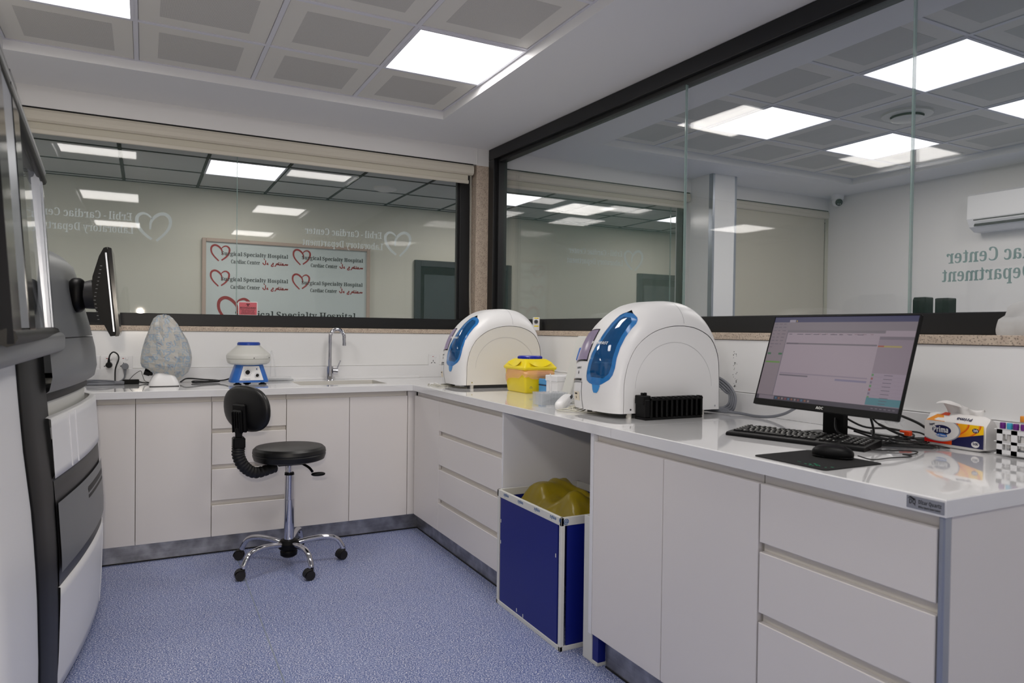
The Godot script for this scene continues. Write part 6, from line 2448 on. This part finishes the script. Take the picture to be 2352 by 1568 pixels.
# ---------------------------------------------------------------- computer
func computer():
	var n := Vector3(-0.951, 0.310, 0.0).normalized()
	var up := Vector3(0.310, 0.951, 0.0).normalized()
	var right := up.cross(n)
	var t := thing("computer_monitor", "wide black computer monitor showing a laboratory program", "monitor", Vector3(0.115, COUNTER, 3.34))
	var base := Vector3(0.115, COUNTER, 3.34)
	var mid := Vector3(-0.037, 1.208, 3.425) - base
	at = Transform3D(Basis(right, up, n), mid)
	var s := begin()
	box(s, Vector3(-0.270, -0.1625, -0.012), Vector3(0.270, 0.1625, 0.0), 0.003)
	box(s, Vector3(-0.21, -0.13, -0.035), Vector3(0.21, 0.10, -0.011), 0.02)
	add("housing", s, M["plastic black"], t)
	s = begin()
	box(s, Vector3(-0.270, -0.1625, -0.001), Vector3(0.270, -0.141, 0.004), 0.0015)
	box(s, Vector3(-0.270, -0.141, -0.001), Vector3(-0.2655, 0.1625, 0.003), 0.001)
	box(s, Vector3(0.2655, -0.141, -0.001), Vector3(0.270, 0.1625, 0.003), 0.001)
	box(s, Vector3(-0.2655, 0.1585, -0.001), Vector3(0.2655, 0.1625, 0.003), 0.001)
	var bez := add("bezel", s, M["plastic black"], t)
	var lt := words("lettering", "AOC", M["plastic pale"], bez, Transform3D(Basis(right, up, n), mid + up * -0.1515 + right * 0.005 + n * 0.0042), 0.0085, 0.027, false)
	s = begin()
	print_quad(s, Vector3(-0.2655, -0.141, 0.0008), Vector3(0.2655, -0.141, 0.0008), Vector3(0.2655, 0.1585, 0.0008), Vector3(-0.2655, 0.1585, 0.0008))
	add("screen", s, M["monitor screen"], t)
	s = begin()
	for k in 5:
		box(s, Vector3(0.165 + 0.018 * k, -0.1635, 0.000), Vector3(0.175 + 0.018 * k, -0.1620, 0.003))
	add("buttons", s, M["gloss black"], bez).set_meta("kind", "stuff")
	at = Transform3D()
	s = begin()
	box(s, Vector3(-0.035, 0.004, -0.035), Vector3(0.0, 0.29, 0.045), 0.006)
	box(s, Vector3(-0.11, 0.235, -0.02), Vector3(0.0, 0.285, 0.07), 0.006)
	add("neck", s, M["plastic black"], t)
	s = begin()
	cyl(s, Vector3(-0.0355, 0.115, 0.005), Vector3(-0.034, 0.115, 0.005), 0.013, -1.0, 20)
	box(s, Vector3(-0.0358, 0.16, -0.006), Vector3(-0.034, 0.23, 0.004))
	add("cable_hole", s, M["laminate edge"], t)
	s = begin()
	box(s, Vector3(-0.125, 0.0, -0.135), Vector3(0.075, 0.006, 0.105), 0.002)
	add("foot", s, M["plastic dark"], t)
	# keyboard, its own x axis along the row of keys
	var kd := Vector3(0.287, 0.0, 0.958)
	t = thing("keyboard", "black full-size keyboard in front of the monitor", "keyboard", Vector3(-0.212, COUNTER, 3.150), atan2(-0.958, 0.287))
	s = begin()
	var o := [Vector2(0, 0.002), Vector2(0.003, 0.0), Vector2(0.142, 0.0), Vector2(0.15, 0.003), Vector2(0.15, 0.020), Vector2(0.146, 0.023), Vector2(0.026, 0.0145), Vector2(0.006, 0.012), Vector2(0.0, 0.008)]
	at = Transform3D(Basis(Vector3(0, 0, -1), Vector3(0, 1, 0), Vector3(1, 0, 0)), Vector3.ZERO)
	prism(s, o, 0.0, 0.455)
	at = Transform3D()
	add("case", s, M["plastic black"], t)
	var key_shapes := {}
	var marks := begin()
	for r in 6:
		var x := 0.012
		var list := same(0.0175, 15)
		if r == 0:
			list = [0.03, 0.022, 0.022, 0.105, 0.022, 0.022, 0.022, 0.03]
		elif r == 1:
			list = [0.042, .0175, .0175, .0175, .0175, .0175, .0175, .0175, .0175, .0175, .0175, 0.046]
		elif r == 2:
			list = [0.034, .0175, .0175, .0175, .0175, .0175, .0175, .0175, .0175, .0175, .0175, .0175, 0.038]
		elif r == 3:
			list = [0.029, .0175, .0175, .0175, .0175, .0175, .0175, .0175, .0175, .0175, .0175, .0175, .0175, 0.027]
		elif r == 5:
			list = [0.0175, 0.0, 0.0175, 0.0175, 0.0175, 0.0175, 0.0, 0.0175, 0.0175, 0.0175, 0.0175, 0.0, .0175, .0175, .0175, .0175]
		var all := []
		for w in list:
			all.append([x, w])
			x += w + 0.0012 if w > 0.0 else 0.012
		for k in 3:
			if r in [0, 3, 4, 5] or (r == 1 and k == 1):
				all.append([0.306 + 0.0187 * k, 0.0175])
		for k in 4:
			if r < 5 and not (r == 0 and k == 1):
				all.append([0.371 + 0.0187 * k, 0.0362 if r == 0 and k == 0 else 0.0175])
		var z := -0.029 - 0.0187 * r - (0.003 if r == 5 else 0.0)
		var y := 0.0145 + 0.0083 * (-z - 0.026) / 0.12
		for e in all:
			if e[1] <= 0.0:
				continue
			var kk := "%.4f" % e[1]
			if not key_shapes.has(kk):
				var ks := begin()
				var w: float = e[1]
				for f in [[0.0, 0.0], [0.005, 0.0022]]:
					pass
				var b0 := [Vector3(0, -0.002, 0), Vector3(w, -0.002, 0), Vector3(w, -0.002, -0.0172), Vector3(0, -0.002, -0.0172)]
				var b1 := [Vector3(0.0022, 0.005, -0.002), Vector3(w - 0.0022, 0.005, -0.002), Vector3(w - 0.0022, 0.006, -0.0156), Vector3(0.0022, 0.006, -0.0156)]
				for k in 4:
					quad(ks, b0[k], b0[(k + 1) % 4], b1[(k + 1) % 4], b1[k])
				quad(ks, b1[0], b1[1], b1[2], b1[3])
				ks.generate_normals()
				var km := ks.commit()
				km.surface_set_material(0, M["plastic black"])
				key_shapes[kk] = km
			var ko := MeshInstance3D.new()
			ko.name = "key"
			ko.mesh = key_shapes[kk]
			ko.position = Vector3(e[0], y, z)
			t.add_child(ko, true)
			if e[1] < 0.05:
				box(marks, Vector3(e[0] + 0.005, y + 0.0054, z - 0.011), Vector3(e[0] + 0.0095, y + 0.0062, z - 0.005))
	add("key_legends", marks, M["plastic pale"], t).set_meta("kind", "stuff")
	# mat and mouse
	t = thing("mouse_mat", "thin black mouse mat near the worktop edge", "mouse mat", Vector3(-0.325, COUNTER, 3.615))
	s = begin()
	at = Transform3D(Basis(Vector3(1, 0, 0), -PI / 2), Vector3.ZERO)
	prism(s, rounded_outline(0.232, 0.242, 0.012), 0.0, 0.0028)
	at = Transform3D()
	add("mat", s, M["mouse mat"], t)
	s = begin()
	var rng := RandomNumberGenerator.new()
	rng.seed = 9
	for k in 16:
		var p := Vector3(-0.085 + rng.randf_range(-0.012, 0.02), 0.0029, 0.055 + rng.randfn(0.0, 0.022))
		box(s, p, p + Vector3(rng.randf_range(0.002, 0.008), 0.0003, rng.randf_range(0.003, 0.012)))
	add("printed_mark", s, M["logo green"], t).set_meta("kind", "stuff")
	t = thing("computer_mouse", "black computer mouse on the black mat", "mouse", Vector3(-0.262, COUNTER + 0.003, 3.618), -1.15)
	s = begin()
	pillow(s, Vector3(0, 0.012, 0), Vector3(0.056, 0.024, 0.031), 0.85, 0.85, 16)
	add("shell", s, M["plastic black"], t)
	s = begin()
	pillow(s, Vector3(0, 0.0045, 0), Vector3(0.055, 0.0045, 0.030), 0.4, 0.8, 12)
	add("sole", s, M["gloss black"], t)
	s = begin()
	cyl(s, Vector3(0.032, 0.029, -0.003), Vector3(0.032, 0.029, 0.003), 0.006, -1.0, 14)
	add("wheel", s, M["rubber"], t)
	t = thing("mouse_cable", "thin black mouse lead wandering right from the mouse to the cable tangle", "cable", Vector3(-0.1, COUNTER, 3.68))
	s = begin()
	tube(s, curve([Vector3(-0.115, 0.012, -0.018), Vector3(-0.09, 0.004, 0.01), Vector3(-0.01, 0.003, 0.01), Vector3(0.07, 0.003, 0.02), Vector3(0.075, 0.004, -0.01), Vector3(0.10, 0.003, 0.0), Vector3(0.16, 0.004, -0.02), Vector3(0.14, 0.004, -0.05), Vector3(0.06, 0.005, -0.10), Vector3(0.10, 0.008, -0.16), Vector3(0.17, 0.01, -0.20)], 7), 0.0019, 6)
	add("lead", s, M["cable black"], t)
	# the tangle behind and beside the monitor
	t = thing("cable_tangle", "tangle of black cables behind the monitor with one orange tag", "cable", Vector3(0.24, COUNTER, 3.42))
	var paths := [
		[Vector3(-0.10, 0.14, -0.18), Vector3(-0.09, 0.06, -0.14), Vector3(-0.04, 0.02, -0.05), Vector3(0.02, 0.008, 0.05), Vector3(0.06, 0.012, 0.12), Vector3(0.04, 0.010, 0.16), Vector3(-0.04, 0.008, 0.10), Vector3(-0.06, 0.012, 0.02), Vector3(0.0, 0.02, -0.04)],
		[Vector3(-0.14, 0.16, -0.10), Vector3(-0.15, 0.08, -0.07), Vector3(-0.20, 0.03, -0.02), Vector3(-0.19, 0.012, 0.06), Vector3(-0.13, 0.03, 0.06), Vector3(-0.10, 0.10, 0.02), Vector3(-0.08, 0.17, -0.02)],
		[Vector3(-0.10, 0.18, 0.0), Vector3(-0.03, 0.10, 0.0), Vector3(0.03, 0.085, 0.03), Vector3(0.07, 0.055, 0.09), Vector3(0.075, 0.02, 0.13), Vector3(0.05, 0.008, 0.11), Vector3(0.02, 0.02, 0.05), Vector3(-0.02, 0.05, 0.0)],
		[Vector3(-0.12, 0.12, 0.02), Vector3(-0.06, 0.06, 0.02), Vector3(0.0, 0.035, 0.05), Vector3(0.05, 0.03, 0.10), Vector3(0.03, 0.012, 0.15), Vector3(-0.05, 0.006, 0.16), Vector3(-0.10, 0.006, 0.12), Vector3(-0.05, 0.01, 0.06), Vector3(0.03, 0.012, 0.04)],
		[Vector3(-0.10, 0.09, -0.12), Vector3(-0.02, 0.035, -0.06), Vector3(0.05, 0.03, 0.0), Vector3(0.06, 0.02, 0.07), Vector3(0.0, 0.012, 0.09), Vector3(-0.08, 0.01, 0.05), Vector3(-0.12, 0.03, -0.02)]]
	for k in paths.size():
		s = begin()
		tube(s, curve(paths[k], 7), [0.0042, 0.0040, 0.0046, 0.0030, 0.0036][k], 7)
		add("black_lead", s, M["cable black"], t)
	for k in 5:
		s = begin()
		var q := 0.02 * k
		tube(s, curve([Vector3(-0.06, 0.006, 0.02 + q), Vector3(-0.10 - q, 0.004, 0.10), Vector3(-0.06, 0.005, 0.19 + q * 0.4), Vector3(-0.02 - q, 0.004, 0.24 - q), Vector3(0.0, 0.004, 0.18), Vector3(-0.05, 0.008, 0.12 + q), Vector3(0.02, 0.008, 0.06)], 6), 0.0018, 6)
		add("thin_lead", s, M["cable black"], t)
	s = begin()
	box(s, Vector3(-0.012, 0.022, 0.085), Vector3(0.004, 0.038, 0.105), 0.002)
	box(s, Vector3(-0.010, 0.030, 0.068), Vector3(0.0, 0.038, 0.087), 0.002)
	add("orange_tag", s, M["orange"], t)
	t = thing("film_scrap", "crumpled scrap of clear film caught among the monitor cables", "film", Vector3(0.27, COUNTER + 0.03, 3.42))
	s = begin()
	var rg := RandomNumberGenerator.new()
	rg.seed = 31
	var rows := []
	for i in 8:
		var row := []
		for j in 8:
			row.append(Vector3((i - 3.5) * 0.011 + rg.randf_range(-0.006, 0.006), 0.03 + rg.randf_range(-0.022, 0.022), (j - 3.5) * 0.015 + rg.randf_range(-0.006, 0.006)))
		rows.append(row)
	for i in 7:
		for j in 7:
			quad(s, rows[i][j], rows[i][j + 1], rows[i + 1][j + 1], rows[i + 1][j])
	add("film", s, M["acrylic"], t)

# ---------------------------------------------------------------- the free end of the bench
func bench_end():
	var t := thing("tissue_pack", "colourful tissue pack with a white tissue pulled from its top", "tissue pack", Vector3(0.245, COUNTER + 0.0005, 3.563))
	var s := begin()
	var l := 0.186
	var d := 0.072
	at = Transform3D(Basis(Vector3(0, 0, 1), Vector3(0, 1, 0), Vector3(-1, 0, 0)), Vector3.ZERO)   # the pack's x along the wall, its front at z = 0
	# a soft brick: rounded ends, a slightly swollen top
	var rows := []
	for i in 11:
		var f := i / 10.0
		var x := l * f
		var end := pow(absf(f * 2 - 1), 8.0) * 0.006
		var row := []
		for q in [[0.006, 0.001], [0.0, 0.008], [0.0, 0.040], [0.0, 0.080], [0.004, 0.086], [0.02, 0.100], [0.036, 0.107], [0.052, 0.100], [0.068, 0.086], [0.072, 0.080], [0.072, 0.008], [0.066, 0.001]]:
			row.append(Vector3(x, q[1] - end * (1 if q[1] > 0.05 else -1), -q[0] - end * (1 if q[0] < 0.036 else -1)))
		rows.append(row)
	sheet(s, rows, true, true)
	for e in [0, 10]:
		for k in 12:
			out_tri(s, Vector3(l / 2, 0.05, -0.036), Vector3(l * e / 10.0, 0.05, -0.036), rows[e][k], rows[e][(k + 1) % 12])
	var pack := add("wrapper", s, M["paper"], t)
	s = begin()
	print_quad(s, Vector3(0.002, 0.012, 0.0008), Vector3(l - 0.003, 0.010, 0.0008), Vector3(l - 0.003, 0.081, 0.0008), Vector3(0.002, 0.081, 0.0008))
	add("printed_front", s, M["tissue print"], t)
	s = begin()
	quad(s, Vector3(0.004, 0.0815, -0.0005), Vector3(0.065, 0.0815, -0.0005), Vector3(0.05, 0.1015, -0.0205), Vector3(0.03, 0.1015, -0.0205))
	add("yellow_flap", s, M["tube orange"], t)
	s = begin()
	quad(s, Vector3(0.04, 0.1005, -0.0185), Vector3(0.068, 0.1005, -0.0185), Vector3(0.064, 0.1085, -0.036), Vector3(0.046, 0.1085, -0.036))
	add("orange_flap", s, M["orange"], t)
	var wf := at
	words("lettering", "Prima", M["print white"], t, wf * Transform3D(Basis(), Vector3(0.054, 0.055, 0.0012)), 0.017, 0.046, false)
	words("lettering", "Soft Tissue", M["print white"], t, wf * Transform3D(Basis(), Vector3(0.055, 0.0375, 0.0012)), 0.0055, 0.03, false)
	words("lettering", "Super", M["print navy"], t, wf * Transform3D(Basis(Vector3(0, 0, 1), 0.25), Vector3(0.026, 0.070, 0.0012)), 0.0065, 0.018)
	words("lettering", "3ply", M["print white"], t, wf * Transform3D(Basis(), Vector3(0.160, 0.065, 0.0012)), 0.007, 0.014, false)
	words("lettering", "500", M["print navy"], t, wf * Transform3D(Basis(), Vector3(0.160, 0.024, 0.0012)), 0.008, 0.016, false)
	words("lettering", "Prima", M["print navy"], t, wf * Transform3D(Basis(Vector3(1, 0, 0), -0.9) * Basis(Vector3(0, 0, 1), PI), Vector3(0.12, 0.0945, -0.0105)), 0.012, 0.045, false)
	s = begin()
	# the tissue: a pleated sheet that rises and flops over
	rows = []
	for i in 13:
		var f := i / 12.0
		var row := []
		for j in 9:
			var g := j / 8.0
			var h := 0.107 + 0.047 * sin(PI * minf(g * 0.62, 1.0)) * (0.72 + 0.28 * sin(f * 5.0 + 0.7))
			var out := 0.026 * g * g * sin(f * 4.5 + 1.0) + 0.004 * sin(f * 17.0 + g * 3.0)
			row.append(Vector3(0.055 + 0.105 * f + 0.012 * (f - 0.5) * g - 0.014 * g * (1.0 - f), h - 0.010 * g * g, -0.036 + out + 0.012 * g))
		rows.append(row)
	sheet(s, rows)
	add("tissue", s, M["paper"], t)
	at = Transform3D()
	# white tube rack
	t = thing("white_tube_rack", "white two-tier tube rack at the right end of the worktop", "rack", Vector3(0.24, COUNTER, 3.785))
	var rack_l := 0.215
	s = begin()
	at = Transform3D(Basis(Vector3(0, 0, 1), Vector3(0, 1, 0), Vector3(-1, 0, 0)), Vector3.ZERO)
	for z in [0.0, -0.068]:
		box(s, Vector3(0, 0.006, z - 0.003), Vector3(rack_l, 0.020, z))
		box(s, Vector3(0, 0.037, z - 0.003), Vector3(rack_l, 0.046, z))
		box(s, Vector3(0, 0.067, z - 0.003), Vector3(rack_l, 0.080, z))
		for k in 6:
			var x0 := -0.001 + 0.040 * k
			box(s, Vector3(maxf(x0, 0.0), 0.006, z - 0.003), Vector3(minf(x0 + 0.0165, rack_l), 0.080, z))
	add("walls", s, M["plastic white"], t)
	for y in [0.006, 0.042, 0.078]:
		s = begin()
		box(s, Vector3(-0.008, y, -0.071), Vector3(rack_l, y + 0.0025, 0.0), 0.0008)
		add("tier", s, M["plastic white"], t)
	at = Transform3D()
	var tubes := [["purple", 0.008, -0.016, 0], ["cyan", 0.027, -0.016, 0], ["purple", 0.045, -0.014, 0], ["purple", 0.065, -0.014, 0], ["orange", 0.045, -0.050, 1], ["orange", 0.062, -0.050, 1], ["purple", 0.085, -0.014, 0], ["cyan", 0.105, -0.014, 0]]
	var which := ["purple-capped blood tube at the left end of the white rack", "pale blue capped blood tube in the white rack", "second purple-capped blood tube of the white rack", "purple-capped blood tube below the right orange cap", "left of two taller orange-capped tubes in the white rack", "right of two taller orange-capped tubes in the white rack", "purple-capped blood tube cut by the right photo edge", "pale blue capped blood tube beyond the photo edge"]
	for k in 7:
		var e = tubes[k]
		var lift: float = 0.009 if e[3] == 0 else 0.03
		t = thing("blood_tube", which[k], "tube", Vector3(0.24 - e[2], COUNTER + lift, 3.785 + e[1]), 0.0, "capped blood tubes in the white rack")
		s = begin()
		cyl(s, Vector3(0, 0.0, 0), Vector3(0, 0.078, 0), 0.0062, -1.0, 16)
		add("glass", s, M["acrylic frosted"], t)
		s = begin()
		cyl(s, Vector3(0, 0.016, 0), Vector3(0, 0.055, 0), 0.0065, -1.0, 16)
		add("paper_label", s, M["paper"], t)
		s = begin()
		lathe(s, [Vector2(0.0072, 0.072), Vector2(0.0078, 0.073), Vector2(0.0076, 0.088), Vector2(0.0066, 0.090), Vector2(0.0, 0.0895)], 20)
		add("cap", s, M["tube " + e[0]], t)
	# towel hung over the partition frame
	t = thing("grey_towel", "grey terry towel folded over the partition frame at the right photo edge", "towel", Vector3(0.50, 1.304, 3.80))
	s = begin()
	var ns := FastNoiseLite.new()
	ns.seed = 3
	ns.frequency = 9.0
	rows = []
	for i in 25:
		var f := i / 24.0
		var row := []
		for j in 29:
			var g := j / 28.0
			# from the back down over the frame's top and down the front
			var a := lerpf(-0.5, PI + 0.6, f)
			var p := Vector3(-cos(a) * 0.055 + 0.03, 0.062 + sin(a) * 0.055, 0.0)
			if f > 0.72:
				p = Vector3(-0.045 - 0.012 * sin((f - 0.72) * 9.0), 0.062 - (f - 0.72) * 0.30, 0)
			var e := pow(absf(g * 2.0 - 1.0), 5.0)
			p = p.lerp(Vector3(0.0, 0.055, 0), e * 0.35)
			p.z = -0.135 + 0.27 * g + 0.01 * sin(f * 5.0)
			p += Vector3(-1, 0.6, 0) * ns.get_noise_2d(f * 0.15, g * 0.25) * 0.015
			row.append(p)
		rows.append(row)
	sheet(s, rows)
	add("cloth", s, M["towel"], t)

# ---------------------------------------------------------------- bins in the knee space
func bins():
	var t := thing("waste_bin", "blue waste bin with white taped edges and a yellow liner under the worktop", "bin", Vector3(-0.31, 0, 2.255))
	var x0 := -0.19
	var x1 := 0.27
	var z0 := -0.292
	var z1 := 0.290
	var h := 0.545
	var e := 0.030
	for k in 4:
		var s := begin()
		if k == 0:
			box(s, Vector3(x0 + 0.002, 0.012, z0 + e), Vector3(x0 + 0.008, h - 0.01, z1 - e))
		elif k == 1:
			box(s, Vector3(x0 + e, 0.012, z1 - 0.008), Vector3(x1 - e, h - 0.01, z1 - 0.002))
		elif k == 2:
			box(s, Vector3(x1 - 0.008, 0.012, z0 + e), Vector3(x1 - 0.002, h - 0.01, z1 - e))
		else:
			box(s, Vector3(x0 + e, 0.012, z0 + 0.002), Vector3(x1 - e, h - 0.01, z0 + 0.008))
		add("blue_panel", s, M["bin blue"], t)
	for cx in [x0, x1 - e * 0.62]:
		for cz in [z0, z1 - e * 0.62]:
			var s := begin()
			box(s, Vector3(cx, 0.0, cz), Vector3(cx + e * 0.62, h - 0.001, cz + e * 0.62), 0.002)
			add("corner_post", s, M["bin edge"], t)
	for y in [[0.0, 0.020], [h - 0.034, h]]:
		for k in 4:
			var s := begin()
			var a := Vector3(x0 - 0.001, y[0], z0 - 0.001)
			var b := Vector3(x1 + 0.001, y[1], z1 + 0.001)
			if k == 0:
				b.x = x0 + 0.012
			elif k == 1:
				a.x = x1 - 0.012
			elif k == 2:
				b.z = z0 + 0.012
			else:
				a.z = z1 - 0.012
			box(s, a, b, 0.0015)
			add("edge_strip", s, M["bin edge"], t)
	for k in 5:
		var zz: float = [-0.20, -0.06, 0.09, 0.225, 0.28][k]
		words("tape_print", "zybio" if k < 4 else "@", M["print blue"], t, Transform3D(Basis(Vector3(0, 0, 1), Vector3(0, 1, 0), Vector3(-1, 0, 0)), Vector3(x0 - 0.0012, h - 0.012, zz)), 0.013, 0.05 if k < 4 else 0.0, false)
	words("tape_print", "@", M["print blue"], t, Transform3D(Basis(), Vector3(x0 + 0.022, h - 0.017, z1 + 0.0012)), 0.022, 0.0, false)
	var s := begin()
	for k in 5:
		var p: Vector3 = [Vector3(x0 + 0.0018, 0.40, z0 + 0.035), Vector3(x0 + 0.0018, 0.30, z0 + 0.034), Vector3(x0 + 0.0018, 0.035, -0.09), Vector3(x0 + 0.0018, 0.03, -0.03), Vector3(x0 + 0.0018, 0.38, z1 - 0.045)][k]
		box(s, p - Vector3(0.0004, 0.008, 0.003), p + Vector3(0.0003, 0.008, 0.003))
	add("tape_scraps", s, M["bin edge"], t).set_meta("kind", "stuff")
	# yellow liner, slack over the left of the opening
	t = thing("yellow_liner", "yellow plastic bag slumped inside the blue waste bin", "bag", Vector3(-0.27, h, 2.255))
	s = begin()
	var ns := FastNoiseLite.new()
	ns.seed = 14
	ns.frequency = 4.0
	ns.fractal_octaves = 2
	var rows := []
	for i in 25:
		var f := i / 24.0
		var row := []
		for j in 33:
			var g := j / 32.0
			var x := lerpf(-0.215 + 0.06, 0.16, f)
			var z := lerpf(-0.255, 0.262, g)
			var edge := minf(minf(f, 1.0 - f) * 4.0, minf(g, 1.0 - g) * 7.0)
			var hump := 0.055 * exp(-pow((g - 0.16) / 0.2, 2.0)) + 0.045 * exp(-pow((g - 0.72) / 0.13, 2.0)) * exp(-pow((f - 0.35) / 0.5, 2.0)) + 0.02
			var y: float = -0.06 + (hump + 0.035) * smoothstep(0.0, 1.0, edge) + ns.get_noise_2d(f * 0.5, g * 0.7) * 0.03
			row.append(Vector3(x, y, z))
		rows.append(row)
	sheet(s, rows, true)
	add("film", s, M["bag yellow"], t)
	# second bin, mostly behind the upright panel
	t = thing("flat_waste_box", "narrow blue and white box squeezed beside the knee space's right panel", "box", Vector3(-0.436, 0, 2.645))
	s = begin()
	box(s, Vector3(0.0, 0.0, -0.030), Vector3(0.018, 0.57, 0.034), 0.002)
	box(s, Vector3(0.018, 0.54, -0.030), Vector3(0.40, 0.57, -0.018), 0.002)
	box(s, Vector3(0.0, 0.0, 0.034), Vector3(0.40, 0.014, 0.072), 0.001)
	add("white_edge", s, M["bin edge"], t)
	s = begin()
	box(s, Vector3(0.018, 0.0, -0.026), Vector3(0.40, 0.56, 0.030))
	box(s, Vector3(0.004, 0.014, 0.034), Vector3(0.40, 0.115, 0.072))
	add("blue_side", s, M["bin blue"], t)
	t = thing("clear_bracket", "bent clear plastic offcut on the floor beside the near kick plate", "offcut", Vector3(-0.40, 0.0, 2.727))
	s = begin()
	box(s, Vector3(0.0, 0.0, -0.006), Vector3(0.03, 0.09, -0.004))
	box(s, Vector3(0.0, 0.0, -0.006), Vector3(0.03, 0.002, 0.004))
	add("strip", s, M["acrylic frosted"], t)
